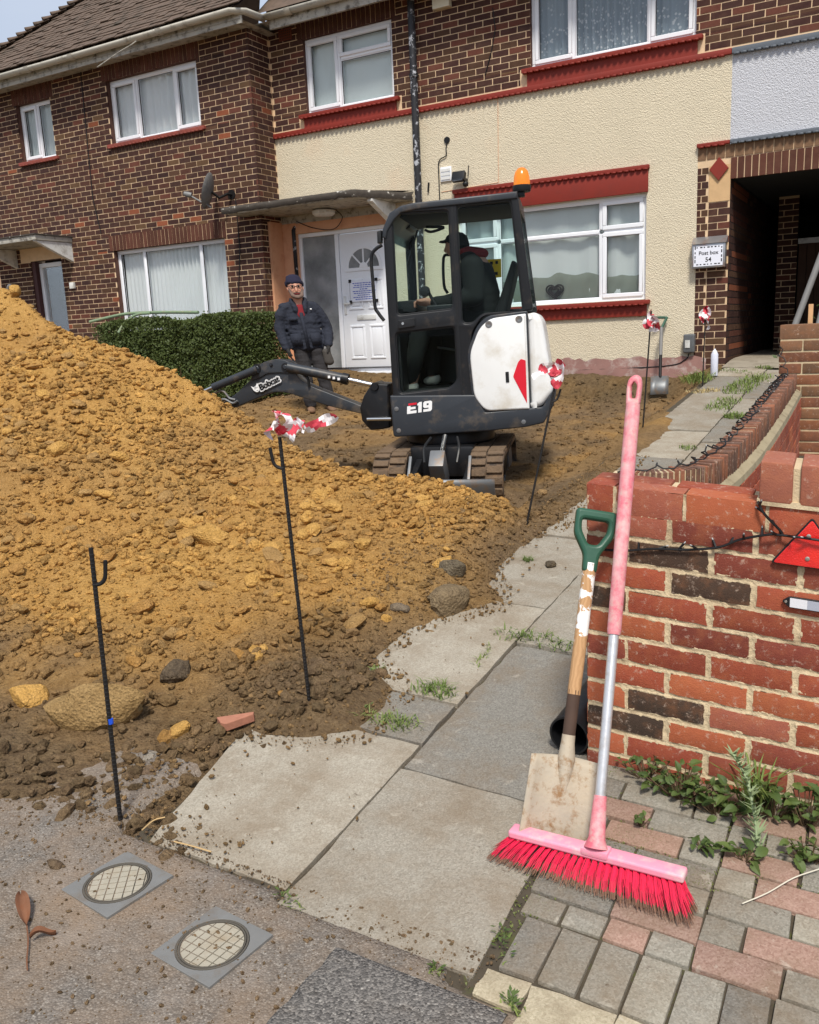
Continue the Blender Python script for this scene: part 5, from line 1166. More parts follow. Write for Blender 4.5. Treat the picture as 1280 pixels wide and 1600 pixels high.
fl = E5([(170, 735), (200, 1140)]); eplate('front_lower_panel', [[(fl[0][0]-.02, fl[0][1]+.03), (fl[0][0]+.02, fl[0][1]+.03), (fl[1][0]+.02, fl[1][1]), (fl[1][0]-.02, fl[1][1])]], .056, CW-.052, 'ex_black', EXC, .004)
# deck, skirt, engine covers
sk_ = arcs(E5([(152, 1132), (562, 1128), (610, 1212), (885, 1186), (946, 1092), (950, 1130), (938, 1180), (892, 1264), (800, 1284), (640, 1300), (170, 1332, .03)]), .012)
skirt = eplate('skirt', [sk_], -.012, CW, 'ex_charcoal', EXC, .012)
side = arcs(E5([(632, 762, .05), (806, 738, .01), (824, 1196, .01), (612, 1206, .05), (558, 1138, .05), (536, 930, .06), (580, 812, .05)]), .03, 5)
eplate('side_cover', [side], -.022, .05, 'ex_white', EXC, .014, 3)
bord = arcs(E5([(618, 748, .06), (812, 724, .01), (832, 1206, .01), (604, 1216, .05), (546, 1142, .05), (522, 926, .06), (568, 800, .05)]), .03, 5); eplate('cover_surround', [bord], -.008, .08, 'ex_charcoal', EXC, .008)
rear = arcs(E5([(812, 738, .005), (856, 730, .03), (886, 770, .04), (908, 900, .1), (934, 1065, .06), (938, 1115, .03), (884, 1182, .03), (830, 1196, .005)]), .02, 5)
eplate('rear_cover', [rear], -.016, CW+.01, 'ex_white', EXC, .045, 5)
eng = arcs(E5([(500, 792), (812, 745), (830, 1190), (560, 1200), (540, 1000)]), .02); eplate('engine_housing', [eng], .06, CW-.0, 'ex_black', EXC, .006)
red = arcs(E5([(782, 955, .01), (805, 962, .006), (812, 1168, .004), (745, 1040, .01), (768, 972, .01)]), .008); eplate('red_emblem', [red], -.0245, -.0222, 'ex_red', EXC, 0)
lat = arcs(E5([(708, 1018), (724, 1016), (727, 1066), (711, 1068)]), .004); eplate('cover_latch', [lat], -.0275, -.021, 'plastic_black', EXC, .001)
for q in ((628, 790), (773, 765)):
    s, z = ex(*c5(*q)); MB().lathe(EW(s, z, -.022), [(.026, 0), (.026, .002), (.016, .003), (.010, .001)], 14, -EXN).build('cover_bolt', 'steel_grey', EXC, smooth='auto')
for q in ((185, 1196), (196, 1300), (795, 1258)):
    s, z = ex(*c5(*q)); MB().lathe(EW(s, z, -.012), [(.018, 0), (.018, .004), (.010, .006)], 10, -EXN).build('skirt_bolt', 'steel_grey', skirt, smooth='auto')
s, z = ex(*c5(215, 786)); dh = arcs(E5([(192, 770), (272, 758), (274, 798), (194, 812)]), .006); eplate('door_handle', [dh], -.012, .002, 'plastic_black', cab, .003); MB().lathe(EW(s, z, -.012), [(.012, 0), (.010, .004)], 10, -EXN).build('door_lock', 'chrome', cab)
# model number
e0 = ex(*c5(232, 1196)); e1 = ex(*c5(352, 1180)); an = math.atan2(e1[1]-e0[1], e1[0]-e0[0]); tx = EXR*math.cos(an)+EZ_*math.sin(an); ty = EZ_*math.cos(an)-EXR*math.sin(an); k_ = math.hypot(e1[0]-e0[0], e1[1]-e0[1])/2.05
glyph = [[[(0, 0), (.78, 0), (.78, .26), (.28, .26), (.28, .40), (.70, .40), (.70, .62), (.28, .62), (.28, .74), (.0, .74)]], [[(.92, 0), (1.2, 0), (1.2, 1), (1.0, 1), (.84, .86), (.84, .68), (.92, .72)]], [[(1.34, 0), (1.92, 0), (2.04, .14), (2.04, .88), (1.92, 1), (1.44, 1), (1.32, .88), (1.32, .48), (1.44, .36), (1.76, .36), (1.76, .24), (1.34, .24)], [(1.60, .60), (1.76, .60), (1.76, .78), (1.60, .78)]]]
for gl_ in glyph:
    v, f = plate_mesh([[((x+.14*y)*k_, (y-.5)*k_*.82) for x, y in lp] for lp in gl_], .0012); MB().add(place2d(v, EW(e0[0], e0[1], -.0125), tx, ty, -EXN), f).build('model_number', 'decal_white', EXC)
v, f = plate_mesh([[((x+.14*y)*k_, (y-.5)*k_*.82) for x, y in [(.10, .80), (.78, .80), (.78, 1.0), (.10, 1.0)]]], .0012); MB().add(place2d(v, EW(e0[0], e0[1], -.0125), tx, ty, -EXN), f).build('model_number_accent', 'ex_red', EXC)
# grab rail, hinge, lamp
tube('grab_rail', spline([EW(*ex(*c5(*p)), -.03) for p in ((118, 410), (85, 432), (66, 470), (72, 560), (84, 700), (100, 735), (128, 772))], 5), .013, 'ex_black', EXC, 8)
hg = arcs(E5([(92, 345), (112, 338), (112, 398), (94, 402)]), .004); eplate('work_lamp', [hg], -.02, .05, 'plastic_black', EXC, .004)
n = N('amber'); n.set((.8, .20, .01), .2, 0, .5); n.b.inputs['Transmission Weight'].default_value = .5; n.b.inputs['Emission Color'].default_value = (1, .42, .03, 1); n.b.inputs['Emission Strength'].default_value = .12; MAT['amber'] = n.m
bs, bz = ex(*c5(786, 122), .12); bc = EW(bs, bz, .12)
be = MB().lathe(bc, [(.058, 0), (.060, .02), (.056, .06), (.046, .095), (.026, .118), (.006, .124)], 18).build('beacon', 'amber', EXC, smooth='auto'); MB().lathe(bc, [(.06, -.045), (.066, -.03), (.066, .0), (.05, .002)], 16).build('beacon_base', 'plastic_black', be, smooth='auto')
MB().obox(bc-EXR*.03+np.array([0, 0, -.06]), EXR*.05, EXN*.03, EZ_*.02).build('beacon_bracket', 'plastic_black', be, bevel=.005)
# interior
S = lambda x, y, d=.45: ex(*c5(x, y), d)
def seatp():
    a = arcs(E5([(478, 800), (650, 775), (640, 850), (480, 870)], .3), .03); eplate('seat_base', [a], .22, .70, 'seat_vinyl', EXC, .03, 3)
    b = arcs(E5([(640, 790), (740, 480), (768, 495), (700, 790)], .3), .03); eplate('seat_back', [b], .25, .68, 'seat_vinyl', EXC, .03, 3)
    p = arcs(E5([(490, 870), (640, 850), (640, 1120), (500, 1120)], .3), .02); eplate('seat_pedestal', [p], .2, .75, 'ex_black', EXC, .01)
seatp()
hl_ = E5([(140, 262), (270, 236), (735, 190), (738, 205), (275, 252), (150, 280)]); eplate('ceiling_shade', [hl_], .056, CW-.052, 'seat_vinyl', EXC, .002)  # black plate added under the roof so the lit cab ceiling looks shaded
fp = E5([(195, 1115), (570, 1095), (570, 1140), (195, 1150)]); eplate('cab_floor', [fp], .056, CW-.052, 'seat_vinyl', EXC, .004)
cs = arcs(E5([(330, 700), (470, 690), (480, 740), (340, 745)], .15), .02); eplate('armrest_console', [cs], .10, .22, 'plastic_black', EXC, .01); cs = arcs(E5([(360, 700), (500, 690), (500, 740), (360, 745)], .7), .02); eplate('armrest_console', [cs], .74, .84, 'plastic_black', EXC, .01)
s, z = S(322, 632, .16); MB().lathe(EW(s, z, .14), [(.01, -.03), (.038, -.025), (.042, .0), (.036, .02), (.012, .022)], 16, EXN).build('joystick_knob', 'plastic_black', EXC, smooth='auto'); tube('joystick', [EW(*S(340, 640, .16), .16), EW(*S(372, 700, .16), .16)], .012, 'plastic_black', EXC, 8)
tube('wiper_arm', [EW(*S(285, 335, .4), .4), EW(*S(235, 510, .4), .4)], .008, 'plastic_black', EXC, 6); tube('travel_lever', [EW(*S(240, 900, .4), .35), EW(*S(255, 840, .4), .35), EW(*S(235, 1000, .4), .35)], .010, 'plastic_black', EXC, 6); tube('travel_lever', [EW(*S(250, 885, .4), .55), EW(*S(460, 915, .4), .5)], .010, 'steel_grey', EXC, 6)
tube('rear_view_mirror', spline([EW(*S(320, 335, .5), .5), EW(*S(350, 345, .5), .5), EW(*S(400, 330, .5), .5), EW(*S(405, 322, .5), .5), EW(*S(325, 322, .5), .5)], 4), .012, 'plastic_black', EXC, 6)
dk = arcs(E5([(190, 300), (270, 280), (275, 340), (195, 370)], .75), .01); eplate('overhead_panel', [dk], .5, .8, 'plastic_black', EXC, .006)
dk = arcs(E5([(200, 690), (330, 680), (330, 735), (205, 740)], .8), .01); eplate('dash_panel', [dk], .3, .88, 'plastic_black', EXC, .006)
tube('grab_handle', spline([EW(*S(440, 455, .6), .6), EW(*S(410, 470, .6), .6), EW(*S(412, 600, .6), .6), EW(*S(430, 640, .6), .6)], 4), .012, 'plastic_black', EXC, 8)
sy = E5([(612, 478), (686, 474), (688, 562), (640, 568)], .86); eplate('warning_sticker', [sy], .865, .870, 'sticker_yellow', EXC, 0)
for q, w in (((640, 495), .02), ((665, 492), .018), ((660, 545), .03)): s, z = ex(*c5(*q), .86); MB().obox(EW(s, z, .862), EXR*w*.6, EXN*.001, EZ_*.012).build('sticker_print', 'ink_black', EXC)
# swing bracket, boom, rams
d0 = .36
br = arcs(E4([(1240, 675), (1180, 672), (1130, 690), (1095, 745), (1072, 815), (1085, 890), (1135, 945), (1200, 940), (1250, 930)], d0), .01); eplate('swing_bracket', [br], d0-.06, d0+.20, 'ex_black', EXC, .015)
MB().lathe(EW(*ex(*c4(1160, 690), d0), d0-.08), [(.03, 0), (.034, .01), (.034, .28), (.02, .30)], 12, EXN).build('bracket_pin', 'ex_black', EXC, smooth='auto'); tube('swing_ram', [EW(*ex(*c4(1120, 878), d0), d0-.09), EW(*ex(*c4(1260, 876), d0), d0-.09)], .014, 'chrome', EXC, 10)
bl = arcs(E4([(1078, 855), (870, 805), (640, 730, .1), (560, 724, .1), (480, 752, .08), (278, 838), (120, 905), (95, 870), (240, 800), (335, 735, .05), (420, 655, .06), (445, 590, .04), (500, 548, .04), (560, 532, .05), (625, 537, .05), (668, 562, .04), (700, 645, .06), (770, 688, .05), (1085, 810)], d0), .02, 5)
boom = eplate('boom', [bl], d0, d0+.14, 'ex_charcoal', EXC, .008)
b2 = arcs(E4([(420, 655), (445, 590), (500, 548), (560, 532), (625, 537), (668, 562), (690, 620), (600, 610), (520, 615), (460, 650)], d0), .02, 5); eplate('boom_gusset', [b2], d0-.012, d0+.152, 'ex_charcoal', boom, .004)
for q, r in (((460, 585), .036), ((545, 565), .014), ((628, 578), .034)): s, z = ex(*c4(*q), d0); MB().lathe(EW(s, z, d0-.02), [(r, 0), (r, .18), (r*.7, .19)], 14, EXN).build('boom_pin', 'ex_black', boom, smooth='auto'); MB().lathe(EW(s, z, d0-.021), [(r*.6, 0), (r*.4, .006)], 12, -EXN).build('pin_cap', 'ex_charcoal', boom, smooth='auto')
P = lambda x, y, d=d0-.03: EW(*ex(*c4(x, y), d), d)
tube('boom_ram_barrel', [P(640, 578), P(990, 650)], .040, 'ex_charcoal', EXC, 14); tube('boom_ram_gland', [P(960, 643), P(996, 651)], .046, 'ex_black', EXC, 14); tube('boom_ram_rod', [P(985, 649), P(1165, 690)], .020, 'chrome', EXC, 12)
tube('stick_ram_barrel', [P(460, 590), P(200, 698)], .033, 'ex_charcoal', EXC, 14); tube('stick_ram_rod', [P(210, 694), P(60, 760)], .017, 'chrome', EXC, 12)
for k in range(3): s, z = ex(*c4(890+28*k, 634+6*k), d0-.03); MB().obox(EW(s, z, d0-.071), EXR*.010, EXN*.001, EZ_*.010).build('ram_label', 'decal_white', EXC)
tube('hydraulic_hose', spline([P(345, 775, d0-.02), P(315, 790, d0-.02), P(270, 768, d0-.02), P(235, 775, d0-.02), P(190, 800, d0-.02)], 5), .010, 'steel_grey', boom, 8); tube('hydraulic_hose', spline([P(330, 770, d0-.02), P(295, 760, d0-.02), P(262, 722, d0-.02), P(225, 725, d0-.02), P(150, 765, d0-.02)], 5), .010, 'steel_grey', boom, 8)
tube('hydraulic_hose', spline([P(700, 600, d0+.02), P(755, 640, d0-.01), P(765, 690, d0-.01)], 5), .012, 'plastic_black', boom, 8)
# maker's lettering on the boom
a0 = P(478, 700, d0-.016); a1 = P(582, 648, d0-.016); tx = (a1-a0)/np.linalg.norm(a1-a0); ty = np.cross(tx, EXN); ty = ty if ty[2] > 0 else -ty; ctr = (a0+a1)/2; H = np.linalg.norm(a1-a0)/3.05
v, f = text_mesh('Bobcat', H*1.25, .0004, .0, .0, space=.95)
m = MB()
for k in range(12): m.add(place2d(v, ctr+(tx*math.cos(k*.5236)+ty*math.sin(k*.5236))*.0135, tx, ty, -EXN), f)
m.build('lettering_outline', 'decal_white', boom); m = MB()
for k in range(6): m.add(place2d(v, ctr-EXN*.0014+(tx*math.cos(k*1.047)+ty*math.sin(k*1.047))*.0025, tx, ty, -EXN), f)
m.build('maker_lettering', 'ink_black', boom)
hc = P(452, 703, d0-.016); w = H*.62
head = [(-.9, .95), (-.45, .45), (.15, .5), (.85, 1.0), (.8, .1), (.55, -.6), (.1, -1.0), (-.35, -.8), (-.75, -.2)]
v, f = plate_mesh([[(x*w, y*w) for x, y in head]], .001); MB().add(place2d(v, hc, tx, ty, -EXN), f).build('maker_emblem', 'decal_white', boom)
for pts in ([(-.5, .05), (-.1, -.15), (-.15, .1)], [(.15, -.15), (.6, .2), (.2, .12)], [(-.15, -.55), (.25, -.5), (.05, -.75)], [(-.3, .35), (.0, .1), (.1, .4)]):
    v, f = plate_mesh([[(x*w, y*w) for x, y in pts]], .001); MB().add(place2d(v, hc-EXN*.0012, tx, ty, -EXN), f).build('emblem_mark', 'ink_black', boom)
# undercarriage, standing square to the street
def track(xa, xb, yf, length, zb, h, name):
    r = h/2; pts = []
    for t in np.linspace(-math.pi/2, math.pi/2, 14): pts.append((yf+r-r*math.cos(t), zb+r-r*math.sin(t)*-1))
    for t in np.linspace(math.pi/2, 3*math.pi/2, 14): pts.append((yf+length-r-r*math.cos(t), zb+r+r*math.sin(t)))
    pts2 = [(yf+r+(p[0]-yf-r)*1.0, p[1]) for p in pts]
    L = len(pts); inn = []
    cyc = [np.array(p) for p in pts]; cen = np.mean(cyc, 0)
    m = MB(); P = []
    for p in cyc:
        yy = np.clip(p[0], yf+r, yf+length-r); nrm = p-np.array([yy, zb+r]); nrm = nrm/np.linalg.norm(nrm)
        i = p-nrm*.035; P.append([(xa, p[0], p[1]), (xb, p[0], p[1]), (xb, i[0], i[1]), (xa, i[0], i[1]), (xa, p[0], p[1])])
    P.append(P[0]); m.grid(P); belt = m.build('track_belt', 'track_rubber', EXC, smooth=False)
    # lugs
    per = []; acc = 0
    seq = cyc+[cyc[0]]; lens = [0]
    for a, b in zip(seq[:-1], seq[1:]): lens.append(lens[-1]+np.linalg.norm(b-a))
    nl = int(lens[-1]/.078)
    for k in range(nl):
        q = lens[-1]*k/nl; y = np.interp(q, lens, [p[0] for p in seq]); z = np.interp(q, lens, [p[1] for p in seq]); yy = np.clip(y, yf+r, yf+length-r); nr = np.array([0, y-yy, z-zb-r]); nr /= np.linalg.norm(nr); tn = np.cross(nr, (1, 0, 0))
        hw = (xb-xa)/2
        for sgn in (-1, 1):
            c = np.array([(xa+xb)/2+sgn*hw*.5, y, z])+nr*.010+tn*(.012*sgn); m = MB(); m.obox(c, (hw*.47, 0, 0), tn*.027, nr*.010); m.build('track_lug', 'track_mud', belt, bevel=.004, seg=1)
    # rollers, sprocket and frame
    for yy, rr in ((yf+r, r-.045), (yf+length-r, r-.045)): MB().lathe((xa+.03, yy, zb+r), [(rr*.4, 0), (rr, .01), (rr, xb-xa-.07), (rr*.4, xb-xa-.06)], 16, (1, 0, 0)).build('track_wheel', 'steel_grey', EXC, smooth='auto')
    for i in range(3): MB().lathe((xa+.04, yf+r+.18+i*(length-2*r-.36)/2, zb+.09), [(.055, 0), (.055, xb-xa-.08)], 12, (1, 0, 0)).build('track_roller', 'steel_grey', EXC, smooth='auto')
    box('track_frame', (xa+.05, yf+r*.9, zb+.12), (xb-.05, yf+length-r*.9, zb+h-.08), 'ex_black', EXC, bevel=.02)
_before = set(bpy.data.objects)
yf = 5.58; zb = .06
xl0, xl1 = onY(592, 712, yf)[0], onY(641, 712, yf)[0]; xr0, xr1 = onY(727, 712, yf)[0], onY(771, 712, yf)[0]
track(xl0, xl0+.25, yf, 1.36, zb, .40, 'left'); track(xr0-.0, xr0+.25, yf, 1.36, zb, .40, 'right')
cxm = (xl0+xr0+.25)/2
box('car_body', (xl0+.24, 5.85, .26), (xr0+.01, 6.85, .50), 'ex_black', EXC, bevel=.03); MB().lathe((cxm, 6.35, .48), [(.34, 0), (.36, .02), (.36, .10), (.34, .13)], 28).build('slew_ring', 'ex_black', EXC, smooth='auto')
# blade with arms and ram
cxr = onY(680, 700, 5.5)[0]
tube('blade_ram_rod', [(cxr, 5.80, .58), (cxr, 5.58, .47)], .022, 'chrome', EXC, 12); MB().obox((cxr, 5.47, .37), (.055, 0, 0), (0, .055, .05), (0, -.09, .11)).build('blade_ram', 'steel_grey', EXC, bevel=.012)
for sx in (-1, 1): MB().obox((cxr+sx*.20, 5.52, .30), (.022, 0, 0), (0, .28, .07), (0, -.012, .045)).build('blade_arm', 'ex_black', EXC, bevel=.006); tube('blade_hose', spline([(cxr+sx*.10, 5.75, .58), (cxr+sx*.13, 5.62, .52), (cxr+sx*.12, 5.55, .42)], 5), .010, 'plastic_black', EXC, 6); MB().obox((cxr+sx*.22, 5.46, .36), (.010, 0, 0), (0, .09, .10), (0, -.012, .012)).build('blade_stay', 'steel_grey', EXC, bevel=.003)
P_ = [[(x, 5.22+.05*math.cos(t*3.1)*1, .10+.26*t) for t in np.linspace(0, 1, 8)] for x in (xl0+.02, xr0+.23)]; m = MB(); m.grid(P_); o = m.build('blade', 'steel_grey', EXC, smooth=True, fixn=False); s = o.modifiers.new('s', 'SOLIDIFY'); s.thickness = .025

# the undercarriage stands square to the swung upper body: turn it about its front centre
pv_ = Vector((cxm, yf, 0)); Tm = Matrix.Translation(pv_) @ Matrix.Rotation(al*.95, 4, 'Z') @ Matrix.Translation(-pv_); done = set(); ow = Vector(wloc(EXC))
for o in set(bpy.data.objects)-_before:
    if o.type == 'MESH' and o.data.name not in done: done.add(o.data.name); o.data.transform(Matrix.Translation(-ow) @ Tm @ Matrix.Translation(ow))
# ================================================================== people
_b = bmesh.new(); bmesh.ops.create_icosphere(_b, subdivisions=2, radius=1); ICO = (np.array([v.co[:] for v in _b.verts]), np.array([[v.index for v in f.verts] for f in _b.faces])); _b.free()
def capsule_mesh(chains, voxel=.010, smooth=6, extra=None):
    """chains: list of [(point, radius or (rx, ry))...]; returns one continuous remeshed surface"""
    bm = bmesh.new()
    VV = []; FF = []
    def ball(p, r):
        FF.append(ICO[1]+len(VV)*len(ICO[0])); VV.append(ICO[0]*np.array(r if hasattr(r, '__len__') else (r, r, r))+np.array(p))
    for ch in chains:
        pts = [np.array(c[0], float) for c in ch]; rs = [np.array(c[1] if hasattr(c[1], '__len__') else (c[1],)*3, float) for c in ch]
        for i in range(len(pts)):
            ball(pts[i], tuple(rs[i]))
            if i+1 < len(pts):
                n = max(2, int(np.linalg.norm(pts[i+1]-pts[i])/(.45*min(rs[i].min(), rs[i+1].min()))))
                for k in range(1, n): t = k/n; ball(pts[i]*(1-t)+pts[i+1]*t, tuple(rs[i]*(1-t)+rs[i+1]*t))
    me = bpy.data.meshes.new('b'); bm.free(); me.from_pydata(np.concatenate(VV).tolist(), [], np.concatenate(FF).tolist())
    ob = bpy.data.objects.new('b', me); COL.objects.link(ob); r = ob.modifiers.new('r', 'REMESH'); r.mode = 'VOXEL'; r.voxel_size = voxel; r.use_smooth_shade = True
    s = ob.modifiers.new('s', 'SMOOTH'); s.iterations = smooth; s.factor = .5
    dg = bpy.context.evaluated_depsgraph_get(); out = bpy.data.meshes.new_from_object(ob.evaluated_get(dg)); bpy.data.objects.remove(ob); bpy.data.meshes.remove(me); out.shade_smooth(); return out
def place_mesh(name, me, mat, parent, Mx):
    me.transform(Mx); me.transform(Matrix.Translation(-Vector(wloc(parent)))); return link(name, me, mat, parent)
simple('skin', srgb(198, 144, 120), .6, var=.12, scale=20, bump=.1); simple('beanie', srgb(34, 32, 52), .95, var=.2, scale=60, bump=.6, bscale=200); simple('jacket_navy', srgb(36, 40, 52), .85, var=.25, scale=18, bump=.5, bscale=40, bd=.02); simple('trousers', srgb(48, 46, 48), .9, var=.25, scale=15, bump=.5, bscale=40, bd=.015)
simple('shirt_red', srgb(120, 30, 36), .9); simple('beard', srgb(120, 100, 90), .95, var=.3, scale=90, bump=.8, bscale=200); simple('boot', srgb(120, 92, 70), .8, var=.3); simple('glove', srgb(44, 42, 40), .9); simple('pouch', srgb(70, 66, 62), .9, var=.2); simple('glasses', srgb(40, 40, 44), .4); simple('jacket_dark', srgb(20, 23, 23), .9, var=.2, bump=.4, bscale=40); simple('plaid', srgb(120, 36, 40), .9, var=.5, scale=30); simple('skin_shade', srgb(170, 124, 104), .6, var=.1)
fy = 8.9; fp = onY(507, 659, fy); gz = dirtp(fp[0], fy); base = np.array([fp[0]-.03, fy, min(fp[2], gz)+.0])
gz = float(np.min([dirtp(base[0]+dx, fy+dy) for dx in (-.1, 0, .1) for dy in (-.1, 0, .1)])); base[2] = gz
MH = (onY(456, 433, fy)[2]-gz)/1.80            # scale so that the head reaches the right height
man = thing('person', 'man in navy work jacket and dark beanie standing before the white door', 'person', tuple(base))
vd = math.atan2(base[0], base[1])              # turn him to the camera
lean = (onY(457, 445, fy)[0]-base[0])/1.7
Mx = Matrix.Translation(Vector(base)) @ Matrix(((1, 0, lean, 0), (0, 1, 0, 0), (0, 0, 1, 0), (0, 0, 0, 1))) @ Matrix.Rotation(-vd+.10, 4, 'Z') @ Matrix.Scale(MH, 4) @ Matrix.Scale(1.10, 4, Vector((1, 0, 0)))
# local: x = image right, y = away from the camera, z up
hx, hy, hz = 0, -.04, 1.635
bodyc = [[((0, -.03, 1.42), .062), ((0, -.04, 1.52), .058)], [((0, -.05, 1.60), (.074, .088, .11)), ((0, -.045, 1.665), (.079, .094, .095))], [((0, -.09, 1.555), (.048, .045, .045))], [((0, -.146, 1.60), (.013, .016, .028)), ((0, -.135, 1.64), (.010, .012, .02))],
         [((-.079, -.04, 1.62), (.012, .02, .03))], [((.079, -.04, 1.62), (.012, .02, .03))],
         [((0, 0, 1.36), (.14, .08, .08)), ((0, 0, 1.15), (.12, .08, .1)), ((0, 0, .92), (.13, .09, .1))], [((-.18, .01, 1.36), .045), ((-.28, .03, 1.12), .035), ((-.262, -.05, .88), .030)], [((.18, .01, 1.36), .045), ((.285, .03, 1.12), .035), ((.252, -.07, .90), .030)],
         [((-.09, 0, .88), .085), ((-.10, -.02, .48), .06), ((-.11, .02, .09), .042)], [((.09, 0, .88), .085), ((.11, -.02, .48), .06), ((.12, .02, .09), .042)]]
def bighead(me):
    for v in me.vertices:
        k = float(sst(1.44, 1.52, v.co.z)); v.co = Vector((0, -.03, 1.47))+(v.co-Vector((0, -.03, 1.47)))*(1+.15*k)
    return me
place_mesh('body', bighead(capsule_mesh(bodyc, .008, 4)), 'skin', man, Mx)
# eyes, mouth, glasses
for sx in (-1, 1):
    me = bpy.data.meshes.new('e'); bm = bmesh.new(); bmesh.ops.create_uvsphere(bm, u_segments=12, v_segments=8, radius=.0125); bm.to_mesh(me); bm.free(); me.transform(Matrix.Translation((sx*.032, -.128, 1.645))); me.shade_smooth(); place_mesh('eye', bighead(me), 'ink_black', man, Mx)
    m = MB(); m.tube([(sx*.034+.026*math.cos(t), -.146, 1.640+.019*math.sin(t)) for t in np.linspace(0, 6.283, 17)], .0028, 5, caps=False); m.tube([(sx*.060, -.144, 1.645), (sx*.082, -.05, 1.65)], .0025, 5); me = bighead(m.mesh('g')); place_mesh('spectacles', me, 'glasses', man, Mx)
m = MB(); m.tube([(-.01, -.149, 1.645), (.01, -.149, 1.645)], .003, 5); place_mesh('spectacles_bridge', bighead(m.mesh('g')), 'glasses', man, Mx)
me = capsule_mesh([[((-.022, -.137, 1.558), (.010, .008, .006)), ((.022, -.137, 1.558), (.010, .008, .006))]], .004, 2); place_mesh('mouth', bighead(me), 'shirt_red', man, Mx)
me = capsule_mesh([[((-.062, -.075, 1.60), (.018, .03, .03)), ((-.045, -.105, 1.545), (.025, .03, .03)), ((0, -.115, 1.525), (.035, .032, .028)), ((.045, -.105, 1.545), (.025, .03, .03)), ((.062, -.075, 1.60), (.018, .03, .03))], [((-.03, -.135, 1.574), (.014, .008, .008)), ((.03, -.135, 1.574), (.014, .008, .008))]], .007, 3); place_mesh('beard', bighead(me), 'beard', man, Mx)
me = capsule_mesh([[((0, -.035, 1.695), (.096, .112, .055)), ((0, -.025, 1.74), (.082, .094, .05))], [((-.085, -.03, 1.675), (.016, .04, .035))], [((.085, -.03, 1.675), (.016, .04, .035))]], .008, 3); place_mesh('beanie', bighead(me), 'beanie', man, Mx)
me = capsule_mesh([[((0, -.05, 1.40), (.075, .07, .05)), ((0, -.085, 1.30), (.06, .05, .08))]], .01, 3); place_mesh('shirt', me, 'shirt_red', man, Mx)
jk = [[((0, .01, 1.38), (.20, .115, .09)), ((0, .0, 1.20), (.215, .145, .12)), ((0, .0, 1.0), (.22, .155, .12)), ((0, .0, .875), (.215, .15, .07))], [((-.06, .0, 1.455), (.085, .085, .045)), ((-.17, .01, 1.405), (.085, .085, .07)), ((-.235, .015, 1.30), .078), ((-.285, .03, 1.12), .070), ((-.275, -.02, .98), .064), ((-.262, -.06, .875), .056)],
      [((.06, .0, 1.455), (.085, .085, .045)), ((.17, .01, 1.405), (.085, .085, .07)), ((.235, .015, 1.30), .078), ((.29, .03, 1.12), .070), ((.275, -.03, .98), .064), ((.255, -.075, .905), .056)],
      [((-.085, -.035, 1.49), (.03, .055, .045)), ((-.055, -.115, 1.38), (.03, .025, .06))], [((.085, -.035, 1.49), (.03, .055, .045)), ((.06, -.115, 1.38), (.03, .025, .06))], [((0, .05, 1.49), (.09, .04, .045))]]
me = capsule_mesh(jk, .011, 3)
for v in me.vertices:                                   # creases
    c = v.co; d = mnoise.noise(Vector((c.x*7, c.y*7, c.z*11)))*.013+mnoise.noise(Vector((c.x*18, c.y*18, c.z*26)))*.007
    v.co = c+v.normal*d
jk_ = place_mesh('jacket', me, 'jacket_navy', man, Mx)
def patch(name, x0, x1, z0, z1, y, mat, parent=jk_, d=.012, bev=.006, tilt=0):
    m = MB(); m.obox(((x0+x1)/2, y, (z0+z1)/2), ((x1-x0)/2, tilt, 0), (0, d, 0), (0, 0, (z1-z0)/2)); me = m.mesh(name); bm = bmesh.new(); bm.from_mesh(me); bmesh.ops.bevel(bm, geom=bm.edges[:], offset=bev, segments=2, affect='EDGES'); bm.to_mesh(me); bm.free(); me.shade_smooth(); return place_mesh(name, me, mat, man if parent is None else parent, Mx)
patch('pocket', -.185, -.06, .90, 1.06, -.143, 'jacket_navy', tilt=-.02); patch('pocket', .05, .175, .90, 1.06, -.143, 'jacket_navy', tilt=.02); patch('pocket_flap', -.165, -.06, 1.22, 1.27, -.142, 'jacket_navy', tilt=-.02); patch('zip_placket', -.025, .02, .83, 1.33, -.152, 'jacket_navy'); patch('shoulder_logo', .12, .14, 1.36, 1.38, -.09, 'decal_white', d=.008, bev=.002)
tr_ = [[((-.085, .0, .86), (.11, .12, .10)), ((-.105, -.02, .50), (.085, .09, .09)), ((-.115, .01, .12), (.075, .085, .06))], [((.085, .0, .86), (.11, .12, .10)), ((.11, -.025, .50), (.085, .09, .09)), ((.125, .01, .12), (.075, .085, .06))]]
me = capsule_mesh(tr_, .012, 3)
for v in me.vertices: c = v.co; v.co = c+v.normal*(mnoise.noise(Vector((c.x*9, c.y*9, c.z*14)))*.014)
place_mesh('trousers', me, 'trousers', man, Mx)
me = capsule_mesh([[((.205, -.10, .80), (.055, .05, .05)), ((.215, -.10, .68), (.065, .05, .06))]], .010, 2); place_mesh('tool_pouch', me, 'pouch', man, Mx)
for sx in (-1, 1): me = capsule_mesh([[((sx*.118, .04, .05), (.05, .06, .05)), ((sx*.125, -.06, .045), (.05, .06, .045)), ((sx*.13, -.15, .035), (.048, .05, .035))]], .010, 2); place_mesh('boot', me, 'boot', man, Mx)
